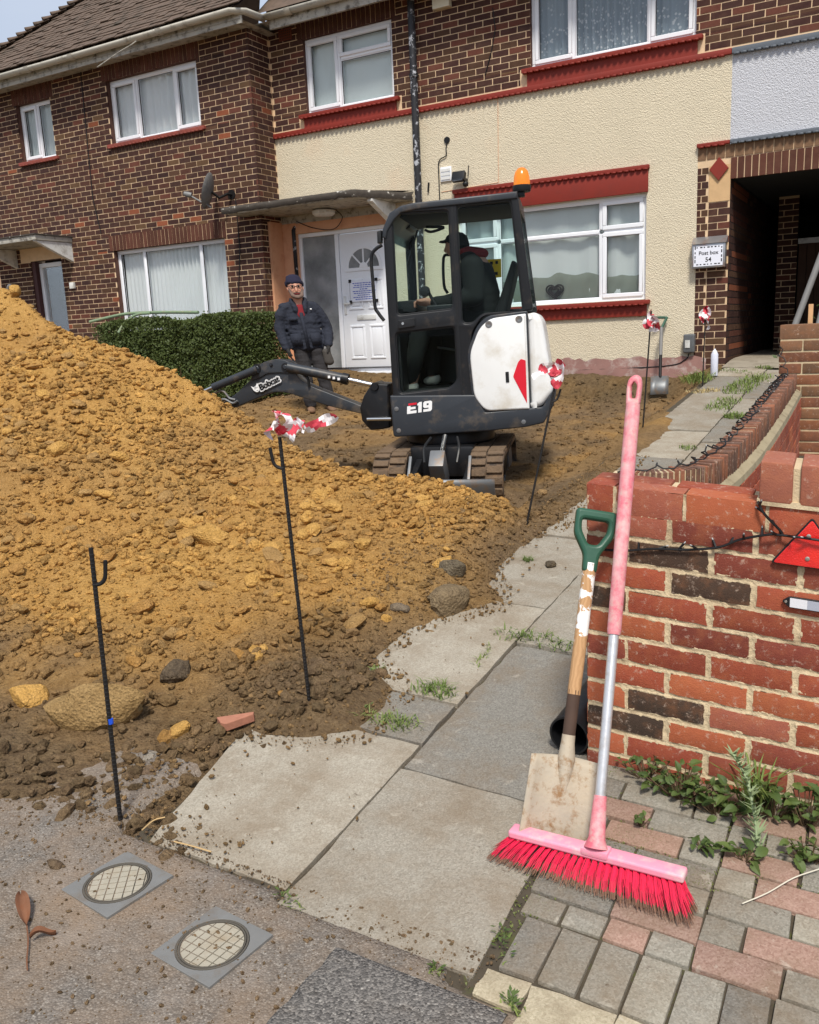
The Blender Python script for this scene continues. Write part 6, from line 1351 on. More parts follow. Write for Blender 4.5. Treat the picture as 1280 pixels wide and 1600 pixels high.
# gloved hands with fingers, hanging half in the pockets
for sx, hx_, hy_, hz_ in ((-1, -.25, -.075, .845), (1, .243, -.09, .865)):
    ch = [[((hx_, hy_, hz_), (.028, .04, .04)), ((hx_-sx*.01, hy_-.01, hz_-.06), (.026, .042, .035))], [((hx_-sx*.01, hy_-.045, hz_-.02), .014), ((hx_-sx*.03, hy_-.065, hz_-.07), .011)]]
    for i in range(4): yy = hy_-.035+.024*i; ln = (.07, .08, .075, .058)[i]; ch.append([((hx_-sx*.01, yy, hz_-.07), .0115), ((hx_-sx*.022, yy-.004, hz_-.075-ln*.5), .0105), ((hx_-sx*.045, yy-.006, hz_-.07-ln), .009)])
    place_mesh('glove', capsule_mesh(ch, .005, 2), 'glove', man, Mx)
# ------------------------------------------------------------------ the machine's driver
od = .46
def O(x, y, d=od): return EW(*ex(*c5(x, y), od), d)
drv = thing('person', 'driver in dark hooded jacket seated inside the excavator cab', 'person', tuple(O(570, 800)))
I4 = Matrix.Identity(4)
hip = O(590, 770); sh = O(560, 520); hd_ = O(468, 412)
body = [[(hip, .13), (O(585, 640), .13), (sh, .12)], [(O(530, 470), .055), (hd_+np.array([.02, 0, -.03]), .06)], [(hd_, (.085, .085, .10))], [(hd_+np.array([-.08, -.02, -.03]), .02)],
        [(hip+EXN*-.09, .085), (O(380, 790)-EXN*.11, .075), (O(320, 800)-EXN*.11, .07), (O(270, 1060)-EXN*.11, .05)], [(hip+EXN*.09, .085), (O(400, 790)+EXN*.11, .075), (O(345, 800)+EXN*.11, .07), (O(350, 1030)+EXN*.11, .05)],
        [(sh-EXN*.18, .075), (O(560, 660)-EXN*.22, .06), (O(430, 690)-EXN*.22, .045), (O(360, 690)-EXN*.2, .04)], [(sh+EXN*.18, .075), (O(560, 660)+EXN*.22, .06), (O(430, 690)+EXN*.22, .045)]]
place_mesh('body', capsule_mesh(body, .012, 4), 'skin_shade', drv, I4)
jd = [[(O(592, 745), (.16, .19, .10)), (O(585, 640), (.155, .20, .12)), (sh+np.array([0, 0, -.03]), (.145, .22, .11))], [(sh-EXN*.2, .095), (O(575, 660)-EXN*.24, .078), (O(440, 690)-EXN*.24, .062), (O(390, 690)-EXN*.21, .052)], [(sh+EXN*.2, .095), (O(575, 660)+EXN*.24, .078), (O(440, 690)+EXN*.24, .062)], [(O(545, 465), (.10, .12, .06))]]
place_mesh('jacket', capsule_mesh(jd, .013, 4), 'jacket_dark', drv, I4)
place_mesh('hood', capsule_mesh([[(O(520, 440), (.075, .09, .045)), (O(575, 450), (.085, .10, .05))]], .011, 3), 'plaid', drv, I4)
place_mesh('cap', capsule_mesh([[(hd_+np.array([.01, 0, .045]), (.092, .092, .06)), (hd_+np.array([.03, 0, .0]), (.085, .09, .05))], [(hd_+np.array([-.09, -.03, .035]), (.04, .05, .012))]], .010, 3), 'jacket_dark', drv, I4)
place_mesh('trousers', capsule_mesh([[(hip-EXN*.09, .11), (O(380, 790)-EXN*.11, .092), (O(320, 802)-EXN*.11, .085), (O(262, 1040)-EXN*.11, .07)], [(hip+EXN*.09, .11), (O(400, 790)+EXN*.11, .092), (O(345, 802)+EXN*.11, .085), (O(350, 1010)+EXN*.11, .07)]], .013, 3), 'jacket_dark', drv, I4)
simple('shoe', srgb(190, 184, 172), .7)
for a, b, sg in (((275, 1085), (215, 1105), -1), ((360, 1055), (330, 1065), 1)): place_mesh('shoe', capsule_mesh([[(O(*a)+EXN*.11*sg, (.05, .05, .05)), (O(*b)+EXN*.11*sg, (.05, .045, .035))]], .010, 2), 'shoe', drv, I4)
hh = O(345, 686)-EXN*.2; ch = [[(hh, (.04, .035, .035)), (hh-EXR*.035, (.035, .038, .03))]]
for i in range(4): y0 = -.03+.02*i; ch.append([(hh-EXR*.05+EXN*y0+np.array([0, 0, .01]), .011), (hh-EXR*.085+EXN*y0+np.array([0, 0, .0]), .010), (hh-EXR*.085+EXN*y0+np.array([0, 0, -.035]), .009)])
ch.append([(hh-EXR*.02-EXN*.035, .012), (hh-EXR*.06-EXN*.045+np.array([0, 0, .015]), .010)]); place_mesh('hand', capsule_mesh(ch, .006, 2), 'skin_shade', drv, I4)
# ================================================================== road pins, tape, tools
simple('tape_red', srgb(206, 70, 84), .45, var=.1, bump=.05); simple('tape_white', srgb(238, 232, 232), .45, var=.05, bump=.05)
simple('blue_tape', srgb(30, 80, 200), .5)
def pin(base, top, label, hook=1, bend=0):
    b = np.array(base, float); t = np.array(top, float); root = thing('road_pin', label, 'steel pin', tuple(b), 'steel road pins along the path edge')
    d = (t-b)/np.linalg.norm(t-b); P = [b-d*.12]+[b+(t-b)*k+np.array([bend*math.sin(math.pi*k), 0, 0]) for k in np.linspace(0, 1, 8)]
    tube('rod', P, .0062, 'steel_dark', root, 8); rb = MB(); q = 0; Lr = np.linalg.norm(t-b)
    while q < Lr-.02: rb.lathe(b+d*q, [(.0062, 0), (.0074, .002), (.0062, .004)], 8, d); q += .012
    o = rb.build('rebar_ribs', 'steel_dark', root, smooth=False); o['kind'] = 'stuff'
    side = np.array(CM[0])*hook; h0 = t-d*.055
    tube('hook', spline([h0-d*.05, h0-d*.045+side*.018, h0-d*.03+side*.030, h0+side*.034, h0+d*.02+side*.036], 4), .0058, 'steel_dark', root, 8); return root
b1 = onG(188, 1280); p1 = pin(b1, onY(142, 856, b1[1]+.03), 'bare black steel pin with blue tape mark beside the access covers', 1)
pb_ = onY(173, 1127, b1[1]+.012); MB().lathe(pb_-np.array([0, 0, .008]), [(.0072, 0), (.0075, .016)], 8).add([pb_+np.array([0, -.004, .007]), pb_+np.array([.016, -.006, .009]), pb_+np.array([.013, -.006, -.003]), pb_+np.array([0, -.004, -.008])], [(0, 1, 2, 3)]).build('tape_mark', 'blue_tape', p1)
b2 = onG(483, 1092, .06); t2 = onY(437, 683, b2[1]+.03); pin(b2, t2, 'black steel pin with long fluttering tape in the small dark heap', -1)
b3 = onG(823, 820); t3 = onY(868, 598, b3[1]+.12); pin(b3, t3, 'leaning black steel pin with tape in front of the white engine cover', 1)
b4 = onG(1005, 665); t4 = onY(1018, 486, b4[1]+.08); pin(b4, t4, 'thin black pin with tape in front of the lower window', -1)
b5 = onG(1098, 602); t5 = onY(1103, 478, b5[1]+.05); pin(b5, t5, 'thin black pin with tape in front of the alley pier', 1)
def tape(label, strips, width, seed, grp='strips of red and white barrier tape', dep=None):
    R = np.random.default_rng(seed); root = None
    root = thing('barrier_tape', label, 'tape', tuple(strips[0][0]))
    for pts in strips:
        P = spline(pts, 7); n = len(P); m = {0: MB(), 1: MB()}; tw = R.random()*6; rows = []
        for i, p in enumerate(P):
            t = P[min(i+1, n-1)]-P[max(i-1, 0)]; t = t/(np.linalg.norm(t)+1e-9); a = np.cross(t, (.2, .9, .3)); a /= np.linalg.norm(a); c = np.cross(t, a); an = tw*.3+.6*math.sin(i*.35+tw)
            w = width*(.75+.35*abs(math.sin(i*.4+tw*2))); w = w*(1.0 if 0 < i < n-1 else .6); v = a*math.cos(an)+c*math.sin(an)
            rows.append([p-v*w/2, p-v*w*.15+c*w*.12*math.sin(i), p+v*w*.15-c*w*.12*math.cos(i), p+v*w/2])
        for i in range(n-1):
            for j in range(3): m[(((i+j) // 5) % 5) in (1, 3, 4)].add([rows[i][j], rows[i][j+1], rows[i+1][j+1], rows[i+1][j]], [(0, 1, 2, 3)])
        for k, nm in ((0, 'tape_red'), (1, 'tape_white')):
            if m[k].f: m[k].build('red_stripes' if k == 0 else 'white_stripes', nm, root, smooth=True, fixn=False, kind='stuff')
    return root
Y2 = t2[1]
A = lambda x, y, dy=0: onY(x, y, Y2+dy)
tape('crumpled red and white tape streaming from the pin in the dark heap', [[A(440, 672), A(428, 665, -.03), A(418, 672, -.01), A(425, 684, .02)], [A(440, 678), A(432, 655, .02), A(446, 648, -.02), A(452, 662, -.02), A(438, 680, -.01)], [A(440, 676), A(452, 684, -.03), A(465, 664, -.02), A(475, 672, .02), A(500, 660, .03), A(527, 650, .03)], [A(437, 676), A(432, 648, 0), A(433, 642, .01)], [A(442, 676), A(458, 672, .02), A(470, 655, .03), A(462, 670, .0)]], .036, 1)
Y3 = t3[1]; A3 = lambda x, y, dy=0: onY(x, y, Y3+dy)
tape('torn red and white tape blowing off the leaning pin by the engine cover', [[A3(868, 585), A3(856, 572, -.02), A3(845, 580, -.03), A3(832, 590, -.04)], [A3(868, 585), A3(872, 572, .02), A3(880, 566), A3(878, 588, -.02), A3(864, 604, -.02)], [A3(868, 588), A3(862, 576, .03), A3(852, 576, .02), A3(866, 598, .02)]], .055, 2)
Y4 = t4[1]; A4 = lambda x, y, dy=0: onY(x, y, Y4+dy)
tape('tape bunched on the thin pin below the cream house window', [[A4(1018, 490), A4(1012, 500, -.03), A4(1013, 514, -.02)], [A4(1018, 492), A4(1024, 502, -.03), A4(1024, 512, .02), A4(1016, 510, -.04)], [A4(1018, 484), A4(1016, 496, -.03), A4(1020, 512, -.03)]], .075, 3)
Y5 = t5[1]; A5 = lambda x, y, dy=0: onY(x, y, Y5+dy)
tape('tape bunched on the thin pin beside the alley', [[A5(1103, 480), A5(1098, 492, -.03), A5(1100, 506, -.02)], [A5(1103, 478), A5(1108, 490, -.03), A5(1106, 500, .02), A5(1107, 515, -.0)], [A5(1103, 482), A5(1102, 496, -.04), A5(1096, 502, -.04)]], .075, 4)
# ---------------------------------------------------------------- broom
def pinkm():
    n = N('broom_pink'); c = n.mix(n.ramp(n.noise(14, 7, .7), [(.38, 0), (.62, 1)]), srgb(206, 96, 112), srgb(220, 166, 166)); c = n.mix(n.ramp(n.noise(45, 6, .7), [(.5, 0), (.7, .8)]), c, srgb(196, 172, 162)); MAT['broom_pink'] = n.set(c, .55, 0, .4)
pinkm(); simple('broom_bar', srgb(232, 150, 172), .5, var=.08, dirt=srgb(206, 196, 188), dscale=20)
def brist():
    n = N('bristle'); a = n.attr('bc').outputs['Color']; MAT['bristle'] = n.set(a, .45, 0, .4)
brist(); simple('alu', srgb(206, 206, 208), .35, metal=.55, var=.08, scale=30, dirt=srgb(170, 160, 150), dscale=18)
BRM = thing('broom', 'pink outdoor broom with red bristles leaning against the garden wall', 'broom', tuple(onG(925, 1400)))
yb = 1.905
A0 = onY(799, 1297, yb); A1 = onY(1072, 1368, yb-.01); bx = A1-A0; Lb = np.linalg.norm(bx); bx /= Lb
bn = np.array([bx[1], -bx[0], 0]); bn /= np.linalg.norm(bn); bn = -bn if bn[1] > 0 else bn      # towards the camera
bu = np.cross(bx, bn); bu = bu if bu[2] > 0 else -bu
ctr = (A0+A1)/2
pr = arcs([(-Lb/2, -.011), (Lb/2, -.011), (Lb/2, .011), (-Lb/2, .011)], .008, 4); v, f = plate_mesh([pr], .045, .006); MB().add(place2d(v, ctr-bn*.022, bx, bu, bn), f).build('head_bar', 'broom_bar', BRM, smooth='auto')
# bristle tufts
R = np.random.default_rng(5); NB = 26
for i in range(NB):
    m = MB(); t = (i+.5)/NB-.5
    for row in range(4):
        for k in range(17):
            a = ctr+bx*(t*Lb*.965+R.normal(0, .0022))+bn*(-.015+.010*row+R.normal(0, .002))-bu*.010
            sp = t*2; out = bx*(sp*.045+R.normal(0, .0045))+bn*(.045+.022*row/3+R.normal(0, .006)); Ln = .098+R.normal(0, .004); gz_ = a+out-bu*Ln
            gg = float(G(gz_[0], gz_[1]))+.006
            if gz_[2] < gg: gz_[2] = gg+R.random()*.008
            mid = (a+gz_)/2+bn*.010+bu*.006; q = 1-R.random()*.1
            for p0, p1, c0 in ((a, mid, srgb(228, 36, 76)), (mid, mid+(gz_-mid)*.6, srgb(216, 44, 76)), (mid+(gz_-mid)*.6, gz_, srgb(132, 96, 76))):
                c0 = tuple(np.array(c0)*(.7+.45*R.random())); w = bx*.0008; m.add([p0-w, p0+w, p1+w, p1-w], [(0, 1, 2, 3)], c0); w = bn*.0008; m.add([p0-w, p0+w, p1+w, p1-w], [(0, 1, 2, 3)], c0)
    m.build('bristle_tuft', 'bristle', BRM, fixn=False)
# handle
H0 = ctr+bu*.010; hp = [onY(933, 1306, yb+.0), onY(980, 745, 2.342)]; hdir = hp[1]-hp[0]; hdir /= np.linalg.norm(hdir)
def hpt(py):                                       # point of the handle axis that shows at picture height py
    lo, hi = -.2, 2.2
    for _ in range(40):
        mid = (lo+hi)/2
        if proj(hp[0]+hdir*mid)[1] > py: lo = mid
        else: hi = mid
    return hp[0]+hdir*lo
tube('socket', [hpt(1325), hpt(1310), hpt(1245), hpt(1243)], [.030, .021, .0165, .0155], 'broom_pink', BRM, 14)
MB().obox(hpt(1322)-np.array([0, 0, .012]), bx*.035, bn*.020, bu*.010).build('socket_foot', 'broom_bar', BRM, bevel=.006)
tube('shaft', [hpt(1250), hpt(985)], .0135, 'alu', BRM, 14); tube('grip', [hpt(992), hpt(985), hpt(800), hpt(650), hpt(632)], [.0165, .0185, .0195, .0205, .0195], 'broom_pink', BRM, 16)
hl = hpt(634); hw_ = np.cross(hdir, bn); hw_ /= np.linalg.norm(hw_); ring = [(-.019, 0), (.019, 0), (.021, .06), (.017, .085), (0, .097), (-.017, .085), (-.021, .06)]; hole = [(-.007, .022), (.007, .022), (.009, .062), (0, .076), (-.009, .062)]
v, f = plate_mesh([arcs(ring, .01), arcs(hole, .006)], .026, .007); MB().add(place2d(v, hl-bn*.013, hw_, hdir, bn), f).build('hanging_loop', 'broom_pink', BRM, smooth='auto')
# ---------------------------------------------------------------- shovel
SHV = thing('shovel', 'square mouthed shovel with green handle and muddy blade behind the broom', 'shovel', tuple(onG(868, 1312)))
def woodm():
    n = N('shovel_wood'); w = n.n('TexWave'); w.inputs['Scale'].default_value = 30; w.inputs['Distortion'].default_value = 6; n.l(n.pos(), w.inputs[0])
    c = n.mix(n.math('MULTIPLY', w.outputs[1], .5), srgb(190, 150, 108), srgb(158, 118, 80)); z = n.n('SeparateXYZ'); n.l(n.pos(), z.inputs[0])
    f = n.math('MULTIPLY', n.ramp(n.noise(24, 5, .6, dist=.4), [(.47, 0), (.50, 1)]), n.ramp(z.outputs[2], [(.51, 0), (.53, 1), (.73, 1), (.75, 0)])); c = n.mix(f, c, (.82, .82, .8)); MAT['shovel_wood'] = n.set(c, .75, 0, .3)
woodm(); simple('green_plastic', srgb(44, 84, 66), .4, var=.1); simple('dark_wood', srgb(74, 56, 46), .8, var=.3, scale=30)
def bladem():
    n = N('shovel_blade'); c = n.mix(n.noise(9, 8, .72), srgb(166, 160, 150), srgb(192, 174, 146)); c = n.mix(n.ramp(n.noise(30, 7, .7), [(.5, 0), (.66, .9)]), c, srgb(140, 104, 66)); n.bump(n.noise(80, 5), .4, .004); MAT['shovel_blade'] = n.set(c, .75, .15, .3)
bladem()
S0 = onY(868, 1318, 1.955); S1 = onY(932, 800, 2.325); sdv = (S1-S0); SL_ = np.linalg.norm(sdv); sdv /= SL_
sw = CM[0]-sdv*np.dot(CM[0], sdv); sw = sw*.96+np.array([0, .0, 0]); sw /= np.linalg.norm(sw); sn = np.cross(sdv, sw); sn = sn if sn[1] < 0 else -sn
def spt(py):
    lo, hi = -.2, 2.2
    for _ in range(40):
        mid = (lo+hi)/2
        if proj(S0+sdv*mid)[1] > py: lo = mid
        else: hi = mid
    return S0+sdv*lo
q0 = spt(1332); q1 = spt(1180); Lbld = np.linalg.norm(q1-q0); wb, wt = .106, .098; P = []
for i in range(11):
    a = -1+2*i/10; row = []
    for j in range(11):
        b = j/10; w = wb+(wt-wb)*b; up = .028*abs(a)**3+.012*(1-b)*0; cr = -.010*math.exp(-(a/.18)**2)*b; x = a*w; sh_ = .018*(b > .92)*(1-abs(a))
        row.append(q0+sdv*(Lbld*b*(1-.03*abs(a)))+sw*x+sn*(up-cr+.010*math.sin(b*3)))
    P.append(row)
m = MB(); m.grid(P); o = m.build('blade', 'shovel_blade', SHV, smooth=True, fixn=False); s = o.modifiers.new('s', 'SOLIDIFY'); s.thickness = .003
k1 = spt(1185); tube('socket', [spt(1275)+sn*.004, k1+sn*.008, spt(1160), spt(1148)], [.004, .024, .0185, .018], 'shovel_blade', SHV, 12); tube('strap', [spt(1152), spt(1078)], [.0172, .0178], 'dark_wood', SHV, 12); tube('shaft', [spt(1085), spt(880)], [.0178, .0185], 'shovel_wood', SHV, 16)
hb = spt(893); hh_ = spt(804); LH = np.linalg.norm(hh_-hb)
yl = arcs([(-.020, -.005), (.020, -.005), (.022, LH*.28), (.056, LH*.62), (.057, LH+.012), (-.057, LH+.012), (-.056, LH*.62), (-.022, LH*.28)], .014, 5); yi = arcs([(-.014, LH*.46), (.014, LH*.46), (.036, LH*.70), (.038, LH-.018), (-.038, LH-.018), (-.036, LH*.70)], .010, 4)
v, f = plate_mesh([yl, yi], .032, .010); MB().add(place2d(v, hb-sn*.016, sw, sdv, sn), f).build('d_handle', 'green_plastic', SHV, smooth='auto'); MB().lathe(hb+sdv*.018+sn*.015, [(.006, 0), (.005, .003)], 10, sn).build('rivet', 'screw', SHV)
# ---------------------------------------------------------------- black pipe behind the shovel
pm_ = onG(889, 1150, .062); pd = np.array([.05, .98, .09]); pd /= np.linalg.norm(pd); pp = thing('drain_pipe', 'black plastic drain pipe lying between the path and the garden wall', 'pipe', tuple(pm_))
rp = .064; m = MB(); P = []
for q, r in ((0, rp), (.75, rp), (.75, rp-.006), (0, rp-.006), (0, rp)):
    u_ = np.array([pd[1], -pd[0], 0]); u_ /= np.linalg.norm(u_); w_ = np.cross(u_, pd); P.append([pm_+pd*q+r*(math.cos(t)*u_+math.sin(t)*w_) for t in np.linspace(0, 2*math.pi, 33)])
m.grid(P); m.build('pipe_wall', 'plastic_black', pp, smooth='auto', fixn=False)
# ---------------------------------------------------------------- second shovel by the house
S2 = thing('shovel', 'small old shovel with grey metal handle leaning on the cream house wall', 'shovel', tuple(onY(1031, 612, 10.3)))
a = onY(1031, 612, 10.25); b = onY(1034, 500, 10.70); dd = (b-a)/np.linalg.norm(b-a)
def s2(py): lo = (proj(a)[1]-py)/(proj(a)[1]-proj(b)[1]); return a+(b-a)*lo
tube('shaft', [s2(590), s2(555)], .018, 'steel_dark', S2, 10); tube('shaft_upper', [s2(556), s2(512)], .020, 'grey_pole', S2, 10); tube('d_handle', spline([s2(514), s2(505)+CM[0]*.03, s2(498)+CM[0]*.055, s2(496)+CM[0]*.05, s2(496)-CM[0]*.09], 5), .016, 'green_plastic', S2, 8)
m = MB(); w = CM[0].copy(); w[2] = 0; w /= np.linalg.norm(w); m.grid([[s2(616-28*j)+w*(.105*i)+np.array([0, -.02*abs(i), 0]) for j in (0, .5, 1)] for i in (-1, -.5, 0, .5, 1)]); o = m.build('blade', 'steel_grey', S2, smooth=True, fixn=False); s = o.modifiers.new('s', 'SOLIDIFY'); s.thickness = .004
# ---------------------------------------------------------------- white spray can
g = onG(1116, 587); cn = thing('spray_can', 'white marking spray can standing on the path by the alley', 'can', tuple(g)); simple('can_white', srgb(214, 216, 230), .4)
hc_ = onY(1116, 545, g[1])[2]-g[2]; MB().lathe(g, [(.036, 0), (.038, .006), (.038, hc_*.80), (.030, hc_*.86)], 16).build('can_body', 'can_white', cn, smooth='auto'); MB().lathe(g+np.array([0, 0, hc_*.86]), [(.026, 0), (.026, hc_*.05), (.012, hc_*.09), (.010, hc_*.14)], 14).build('nozzle_cap', 'upvc', cn, smooth='auto')
# ---------------------------------------------------------------- access covers in the footway
simple('cover_frame', srgb(128, 127, 124), .6, metal=.3, var=.15, scale=20, dirt=srgb(120, 108, 94), dscale=12); simple('cover_rim', srgb(84, 79, 71), .8, var=.2); simple('cover_tile', srgb(160, 153, 137), .85, var=.15, scale=30, bump=.3, dirt=srgb(150, 134, 110), dscale=18)
def cover(corners, label, rot):
    P = [onG(*c) for c in corners]; c0 = np.mean(P, 0); c0[2] = float(pav(c0[0], c0[1])); ux = (P[2]-P[1]); ux[2] = 0; w = np.linalg.norm(ux); ux /= w; uy = np.array([-ux[1], ux[0], 0]); h = np.linalg.norm((P[1]-P[0])[:2]); w = (w+h)/2
    root = thing('access_cover', label, 'access cover', tuple(c0), 'square access covers in the footway'); N_ = np.array([0, 0, 1.]); o = c0+N_*.0
    sq = [(-w/2, -w/2), (w/2, -w/2), (w/2, w/2), (-w/2, w/2)]; r1 = w*.435; cir = lambda r: [(r*math.cos(t), r*math.sin(t)) for t in np.linspace(0, 2*math.pi, 37)[:-1]]
    v, f = plate_mesh([sq, cir(r1)], .012, .001); MB().add(place2d(v, o-N_*.0085, ux, uy, N_), f).build('frame', 'cover_frame', root)
    v, f = plate_mesh([cir(r1-.001), cir(r1-.006)], .012, .0015); MB().add(place2d(v, o-N_*.0075, ux, uy, N_), f).build('ring', 'cover_rim', root); v, f = plate_mesh([cir(r1-.0075), cir(r1-.011)], .012, .001); MB().add(place2d(v, o-N_*.0075, ux, uy, N_), f).build('ring', 'cover_rim', root)
    v, f = plate_mesh([cir(r1-.005)], .006); MB().add(place2d(v, o-N_*.0075, ux, uy, N_), f).build('recess', 'cover_rim', root)
    cell = .0225; R2 = r1-.013; ca, sa = math.cos(rot), math.sin(rot)
    for i in range(-5, 5):
        for j in range(-5, 5):
            x0, y0 = i*cell+.0015, j*cell+.0015; x1, y1 = x0+cell-.003, y0+cell-.003; poly = [(x0, y0), (x1, y0), (x1, y1), (x0, y1)]
            ins = [math.hypot(*p) < R2 for p in poly]
            if not any(ins): continue
            pts = []
            for k in range(4):
                p, q = np.array(poly[k]), np.array(poly[(k+1) % 4])
                if ins[k]: pts.append(tuple(p))
                if ins[k] != ins[(k+1) % 4]:
                    lo, hi = (p, q) if ins[k] else (q, p)
                    for _ in range(14):
                        md = (lo+hi)/2
                        if np.hypot(*md) < R2: lo = md
                        else: hi = md
                    pts.append(tuple(lo))
            if len(pts) < 3: continue
            pts = [(x*ca-y*sa, x*sa+y*ca) for x, y in pts]; n_ = len(pts); vs = [o+ux*x+uy*y-N_*.003 for x, y in pts]+[o+ux*x+uy*y+N_*.0024 for x, y in pts]
            MB().add(vs, [tuple(range(n_, 2*n_))]+[(k, (k+1) % n_, n_+(k+1) % n_, n_+k) for k in range(n_)]).build('tread_plate', 'cover_tile', root)
cover(((98, 1392), (198, 1328), (268, 1367), (168, 1440)), 'square grey access cover with gridded round lid between pin and pebble', .78)
cover(((240, 1492), (335, 1412), (422, 1457), (328, 1550)), 'square grey access cover with muddy gridded lid beside the tarmac joint', .05)
# ---------------------------------------------------------------- fallen leaves
simple('dead_leaf', srgb(120, 80, 56), .8, var=.3, scale=40, dirt=srgb(120, 72, 44), dscale=30)
def leaf(px_, py_, tip, label, wd, stalk=None):
    a = onG(px_, py_, .006); b = onG(*tip, .006); u_ = b-a; Lf = np.linalg.norm(u_); u_ /= Lf; w_ = np.cross((0, 0, 1), u_); root = thing('fallen_leaf', label, 'leaf', tuple(a)); P = []
    for i in range(9): t = i/8; hw = wd*math.sin(math.pi*min(1, t*.96+.03))**.8; P.append([a+u_*Lf*t+w_*hw*s_+np.array([0, 0, .012*abs(s_)+.010*math.sin(t*5)+.004]) for s_ in (-1, -.5, 0, .5, 1)])
    m = MB(); m.grid(P); m.build('leaf_blade', 'dead_leaf', root, smooth=True, fixn=False)
    if stalk: tube('stalk', spline([b]+[onG(*s_, .005) for s_ in stalk], 4), .0018, 'dead_leaf', root, 5)
leaf(33, 1400, (42, 1447), 'brown oval dead leaf with a long stalk on the tarmac', .016, [(44, 1470), (42, 1500), (43, 1516)]); leaf(47, 1470, (88, 1457), 'small curled brown dead leaf on the tarmac', .010)
# ---------------------------------------------------------------- twigs and straws
simple('straw', srgb(186, 156, 110), .85); simple('dry_white', srgb(206, 200, 182), .85)
for i, (pts, lb) in enumerate(((((272, 1315), (300, 1322), (330, 1331)), 'dry twig lying on the corner of the pale slab'), (((222, 1297), (240, 1282), (258, 1277)), 'thin straw at the front edge of the pale slab'), (((1160, 1412), (1200, 1395), (1240, 1372), (1280, 1358)), 'pale dry stem lying across the block paving'))):
    tag(tube('twig', spline([onG(x, y, .012) for x, y in pts], 4), .0022 if i < 2 else .0016, 'straw' if i < 2 else 'dry_white', None, 5), lb, 'twig')
# ---------------------------------------------------------------- garden hose over the hedge
HY = 9.35
simple('hose_green', srgb(120, 140, 110), .5, dirt=srgb(150, 140, 110), dscale=10)
tag(tube('garden_hose', spline([onY(140, 503, HY-.2), onY(165, 497, HY-.1), onY(200, 490, HY), onY(250, 488, HY+.1), onY(310, 488, HY+.1)], 6), .022, 'hose_green', None, 8), 'pale green hose lying along the top of the hedge', 'hose')
tag(tube('garden_hose', spline([onY(185, 520, HY-.25), onY(195, 505, HY-.15), onY(212, 492, HY-.02), onY(235, 489, HY+.05)], 6), .020, 'hose_green', None, 8), 'pale green hose end drooping down from the hedge to the heap', 'hose')
# ================================================================== plants
def leafm(name, c, c2, tr=.3):
    n = N(name); a = n.n('ObjectInfo').outputs['Random']; g = n.noise(18, 3); f = n.math('MULTIPLY', n.math('ADD', g, a), .5); col = n.mix(f, c, c2); d = n.b; n.set(col, .55, 0, .35)
    t = n.n('BsdfTranslucent'); n.l(col, t.inputs[0]); m = n.n('MixShader'); m.inputs[0].default_value = tr; n.l(d.outputs[0], m.inputs[1]); n.l(t.outputs[0], m.inputs[2]); n.l(m.outputs[0], n.out.inputs[0]); MAT[name] = n.m
leafm('hedge_leaf', srgb(54, 70, 34), srgb(124, 136, 74)); leafm('weed_leaf', srgb(54, 78, 40), srgb(112, 128, 68)); leafm('grass_blade', srgb(92, 118, 52), srgb(150, 162, 92)); leafm('pale_weed', srgb(128, 152, 104), srgb(176, 188, 150)); leafm('dry_grass', srgb(176, 156, 108), srgb(206, 188, 140), .2)
simple('stem_brown', srgb(96, 78, 56), .9)
R = np.random.default_rng(31)
# ---------------------------------------------------------------- hedge
hr = onY(399, 540, 9.25)[0]; hzt = onY(330, 495, 9.25)[2]; hz0 = dirtp(-8.5, 9.4)
HG = thing('hedge', 'clipped dark green hedge below the neighbour window', 'hedge', (-9.4, 9.6, hz0))
m = MB(); nl = 40000; x0, x1, y0, y1 = onY(156, 505, 9.25)[0], hr, 9.12, 9.95
pts = R.random((nl, 3)); face = R.random(nl)
X = x0+(x1-x0)*pts[:, 0]; Yh = np.where(face < .62, y0+.16*R.random(nl)**1.5, y0+(y1-y0)*pts[:, 1]); Z = np.where(face < .62, hz0+(hzt-hz0)*pts[:, 2], np.where(face < .85, hzt-.10*R.random(nl)**2, hz0+(hzt-hz0)*pts[:, 2])); X = np.where(face >= .85, x1-.14*R.random(nl)**1.5, X)
bul = .10*fbm(X*1.6, Z*1.6+3, 4)+.05*fbm(X*6, Z*6, 3); Yh = Yh-bul; Z = Z+.09*fbm(X*2.2, Yh*2.2, 4)+.05*np.where(R.random(nl) < .06, R.random(nl), 0); V = np.zeros((nl, 4, 3))
for i in range(nl):
    d = R.normal(size=3); d[1] -= .9; d[2] += .5; d /= np.linalg.norm(d); u_ = np.cross(d, R.normal(size=3)); u_ /= np.linalg.norm(u_); w_ = np.cross(d, u_); s = .013+.013*R.random(); c = np.array([X[i], Yh[i], Z[i]]); V[i] = [c-u_*s, c+w_*s*.55, c+u_*s, c-w_*s*.55]
me = bpy.data.meshes.new('foliage'); me.from_pydata((V.reshape(-1, 3)-np.array(HG.location)).tolist(), [], np.arange(nl*4).reshape(-1, 4).tolist()); o = link('foliage', me, 'hedge_leaf', HG); o['kind'] = 'stuff'
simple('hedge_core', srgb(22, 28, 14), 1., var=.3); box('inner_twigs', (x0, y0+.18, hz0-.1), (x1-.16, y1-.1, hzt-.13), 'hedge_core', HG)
for i in range(16): x = x0+.2+(x1-x0-.3)*R.random(); tube('stem', [(x, y0+.12, hz0-.05), (x+R.normal(0, .05), y0+.10, hz0+.5)], .010, 'stem_brown', HG, 5)
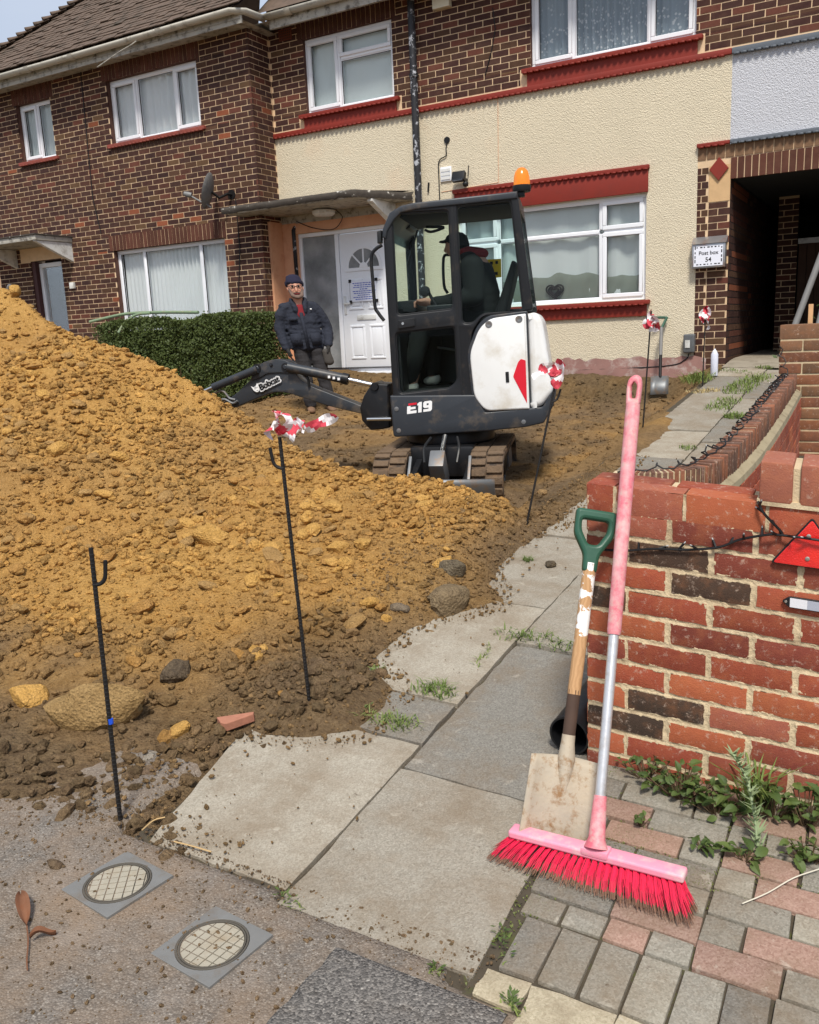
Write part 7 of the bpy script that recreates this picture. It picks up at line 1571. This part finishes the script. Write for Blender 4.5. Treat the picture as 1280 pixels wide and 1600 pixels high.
# ---------------------------------------------------------------- grass tufts and weeds
def blades(m, c, n, h, spread, R, wd=.003, lean=.6):
    for i in range(n):
        a = R.random()*6.283; r = spread*math.sqrt(R.random()); b = np.array([c[0]+r*math.cos(a), c[1]+r*math.sin(a), 0]); b[2] = float(G(b[0], b[1]))-.004 if c[2] is None else c[2]; hh = h*(.45+.75*R.random()); a2 = R.random()*6.283; ln = lean*hh*(.3+R.random()); d = np.array([math.cos(a2)*ln, math.sin(a2)*ln, 0]); w = np.array([-math.sin(a2), math.cos(a2), 0])*wd
        p1 = b+d*.35+np.array([0, 0, hh*.6]); p2 = b+d+np.array([0, 0, hh*(.95-.3*R.random())]); m.add([b-w, b+w, p1+w*.8, p1-w*.8, p2], [(0, 1, 2, 3), (3, 2, 4)])
def tuft(px_, py_, spread, n, h, label, mat='grass_blade', grp='grass tufts in the path joints', wd=.003, lean=.7, rosette=0, stretch=None):
    g = onG(px_, py_); root = thing('grass_tuft', label, 'grass', tuple(g)); m = MB(); cs = [(g[0], g[1], None)] if stretch is None else [(g[0]+(onG(*stretch)[0]-g[0])*t, g[1]+(onG(*stretch)[1]-g[1])*t, None) for t in np.linspace(0, 1, 6)]
    for c in cs: blades(m, c, int(n*1.5)//len(cs), h*.72, spread*1.35, R, wd*.8, lean*1.9)
    o = m.build('blades', mat, root, fixn=False); o['kind'] = 'stuff'
    if rosette:
        m = MB()
        for i in range(rosette):
            c = cs[R.integers(len(cs))]; a = R.random()*6.283; r = spread*R.random(); b = np.array([c[0]+r*math.cos(a), c[1]+r*math.sin(a), 0]); b[2] = float(G(b[0], b[1]))+.004+.02*R.random(); u_ = np.array([math.cos(a), math.sin(a), .35]); w_ = np.array([-math.sin(a), math.cos(a), .1]); s = .004+.005*R.random(); m.add([b, b+u_*s+w_*s*.45, b+u_*s*2, b+u_*s-w_*s*.45], [(0, 1, 2, 3)])
        o = m.build('small_leaves', 'weed_leaf', root, fixn=False); o['kind'] = 'stuff'
    return root
tuft(795, 992, .045, 90, .05, 'long patch of grass and weeds across the joint right of the shovel handle', rosette=70, stretch=(895, 1012))
tuft(640, 1135, .035, 70, .05, 'grass tuft at the near end of the small left slab', rosette=30, stretch=(600, 1128)); tuft(700, 1085, .035, 80, .055, 'grass tuft in the joint beside the path centre line', stretch=(660, 1075)); tuft(570, 1115, .03, 30, .05, 'thin grass sprigs in the dark heap', rosette=10); tuft(590, 1050, .02, 18, .035, 'tiny green sprig at the soil edge', rosette=10)
tuft(745, 1040, .012, 24, .03, 'thin grass line along the centre joint', stretch=(765, 1010)); tuft(825, 875, .02, 30, .04, 'small grass sprig on the upper slabs', 'grass_blade'); tuft(660, 870, .04, 40, .07, 'dark weed tuft buried in the ridge of soil', 'grass_blade')
tuft(1150, 612, .11, 260, .09, 'thick green grass tuft on the path near the dwarf wall', stretch=(1185, 590), wd=.005); tuft(1155, 652, .09, 150, .07, 'smaller grass tuft on the path beside the dwarf wall', wd=.005); tuft(1120, 640, .09, 140, .06, 'weeds along the path joint below the thick tuft', rosette=40, wd=.005, stretch=(1140, 625)); tuft(1082, 598, .09, 120, .16, 'green weeds growing from the soil by the alley pier', wd=.006, stretch=(1098, 592)); tuft(1090, 612, .08, 90, .05, 'dry straw at the edge of the upper path', 'dry_grass', wd=.005, stretch=(1112, 610)); tuft(1135, 578, .07, 50, .05, 'weeds in front of the alley threshold', wd=.005, stretch=(1160, 582)); tuft(1075, 700, .05, 40, .04, 'tiny weeds at the foot of the curved wall', wd=.004, rosette=20); tuft(1195, 575, .07, 60, .06, 'weeds beside the gate pier', wd=.005)
tuft(780, 1460, .02, 10, .02, 'tiny weeds beside the slab corner', rosette=26, stretch=(790, 1500)); tuft(440, 1405, .012, 10, .02, 'small moss sprig at the slab joint', rosette=16, stretch=(470, 1420)); tuft(680, 1517, .012, 8, .02, 'tiny sprig at the tarmac edge of the big slab', rosette=12); tuft(800, 1575, .02, 12, .025, 'weeds between the edging stones', rosette=26)
# moss in the paving joints
m = MB()
for i in range(15000):
    x = -.74+1.1*R.random(); y = 1.44+.95*R.random(); z = float(G(x, y))-.010
    w = fbm(np.array([x*4]), np.array([y*4]), 3)[0]
    if w < -.02: continue
    a = R.random()*6.28; s = .003+.004*R.random(); m.add([(x, y, z+.004), (x+s*math.cos(a), y+s*math.sin(a), z+.0085), (x+s*math.cos(a+.9), y+s*math.sin(a+.9), z+.008)], [(0, 1, 2)])
leafm('moss', srgb(74, 84, 34), srgb(112, 118, 52), .1); o = m.build('moss', 'moss', None, fixn=False); tag(o, 'green moss growing in the joints of the block paving', 'moss', kind='stuff')
# ---------------------------------------------------------------- leafy weeds at the foot of the garden wall
def leaf_mesh(nm, L, W, teeth=5, fold=.25, curl=.3):
    m = MB(); n = teeth*2+2; mid = [(L*i/n, 0, -curl*L*(i/n)**2) for i in range(n+1)]
    up = [(L*i/n+(.05*L if i % 2 else 0), W*math.sin(math.pi*min(.98, .12+.86*i/n))*(1.0 if i % 2 == 0 else .86), fold*W*math.sin(math.pi*i/n)-curl*L*(i/n)**2) for i in range(n+1)]
    dn = [(a, -b, c) for a, b, c in up]
    for s_ in (up, dn): m.grid([mid, s_])
    me = m.mesh(nm); me.shade_smooth(); return me
LM = [leaf_mesh('leaf', .034+.006*i, .013+.002*i, 4, .3, .25+.1*i) for i in range(4)]
for me in LM: me.materials.append(MAT['weed_leaf'])
def weed(px_, py_, n, rad, hgt, label, sc=1.0):
    g = onG(px_, py_); root = thing('leafy_weed', label, 'weed', tuple(g)); st = MB()
    for i in range(n):
        a = R.random()*6.283; r = rad*math.sqrt(R.random()); p = g+np.array([r*math.cos(a), r*math.sin(a)*.6, 0]); p[2] = float(G(p[0], p[1]))+.012+hgt*R.random()*(1-.5*r/rad)
        o = bpy.data.objects.new('leaf', LM[R.integers(4)]); COL.objects.link(o); o.parent = root; o.location = tuple(p-g); s = sc*.78*(.6+.7*R.random()); o.scale = (s, s, s); o.rotation_euler = (R.normal(0, .5), -.35+R.normal(0, .45), R.random()*6.283)
        st.tube([(g[0]+(p[0]-g[0])*.35, g[1]+(p[1]-g[1])*.35, g[2]), tuple(p)], .0014, 4)
    o = st.build('stems', 'stem_brown', root); o['kind'] = 'stuff'; return root
weed(1010, 1215, 42, .085, .07, 'low weed with small leaves at the left foot of the garden wall', .62); weed(1065, 1245, 70, .10, .10, 'bushy green weed in the middle of the garden wall foot', .8); weed(1120, 1270, 60, .085, .09, 'broad leaved weed left of the silvery flower stalk', .9); weed(1210, 1275, 46, .07, .09, 'leafy weed right of the silvery flower stalk', .85); weed(1262, 1290, 46, .06, .13, 'tall leafy weed at the end of the block paving', .85); weed(1265, 1345, 34, .06, .06, 'round leaved weed spreading over the blocks', .8); weed(1100, 1330, 14, .035, .02, 'single toothed sprig creeping over a paving block', .85); weed(1165, 1345, 16, .04, .02, 'toothed sprig on the pink paving blocks', .85); weed(1000, 1290, 12, .03, .02, 'small sprig beside the broom head', .5)
# silvery flower stalk
g = onG(1185, 1330); fs = thing('flower_stalk', 'pale silvery flower stalk rising among the weeds by the wall', 'plant', tuple(g)); tip = onY(1145, 1178, g[1]+.12); P = spline([g, g+(tip-g)*.35+np.array([.01, 0, .02]), g+(tip-g)*.7+np.array([.012, 0, .02]), tip], 8); tube('stalk', P, .0035, 'pale_weed', fs, 6); m = MB()
for i, p in enumerate(P):
    for k in range(5): a = R.random()*6.283; d = np.array([math.cos(a), math.sin(a), .5+R.random()*.6]); d /= np.linalg.norm(d); w = np.cross(d, (0, 0, 1)); w = w/np.linalg.norm(w)*.0035; L_ = .030+.03*R.random()*(1-i/len(P)); m.add([p-w, p+d*L_*.6-w*.8, p+d*L_, p+d*L_*.6+w*.8, p+w], [(0, 1, 2, 3, 4)])
o = m.build('narrow_leaves', 'pale_weed', fs, fixn=False); o['kind'] = 'stuff'
tf = thing('grass_clump', 'clump of long arching grass blades behind the silvery stalk', 'grass', tuple(onG(1180, 1265))); m = MB(); g = onG(1180, 1262); blades(m, (g[0], g[1], None), 60, .17, .035, R, .0035, .8); o = m.build('blades', 'grass_blade', tf, fixn=False); o['kind'] = 'stuff'
# far shrub behind the gate pier
g = onY(1272, 640, 7.0); sb = thing('garden_shrub', 'green garden shrub at the right edge behind the gate pier', 'shrub', (g[0]+.15, 7.2, .5)); m = MB()
for i in range(1800): c = np.array([g[0]+.2+R.normal(0, .16), 7.2+R.normal(0, .2), .85+R.normal(0, .22)]); d = R.normal(size=3); d /= np.linalg.norm(d); u_ = np.cross(d, R.normal(size=3)); u_ /= np.linalg.norm(u_); w_ = np.cross(d, u_); s = .025; m.add([c-u_*s, c+w_*s*.5, c+u_*s, c-w_*s*.5], [(0, 1, 2, 3)])
o = m.build('foliage', 'weed_leaf', sb, fixn=False); o['kind'] = 'stuff'; tube('stem', [(g[0]+.2, 7.2, .4), (g[0]+.2, 7.2, .95)], .02, 'stem_brown', sb, 6)
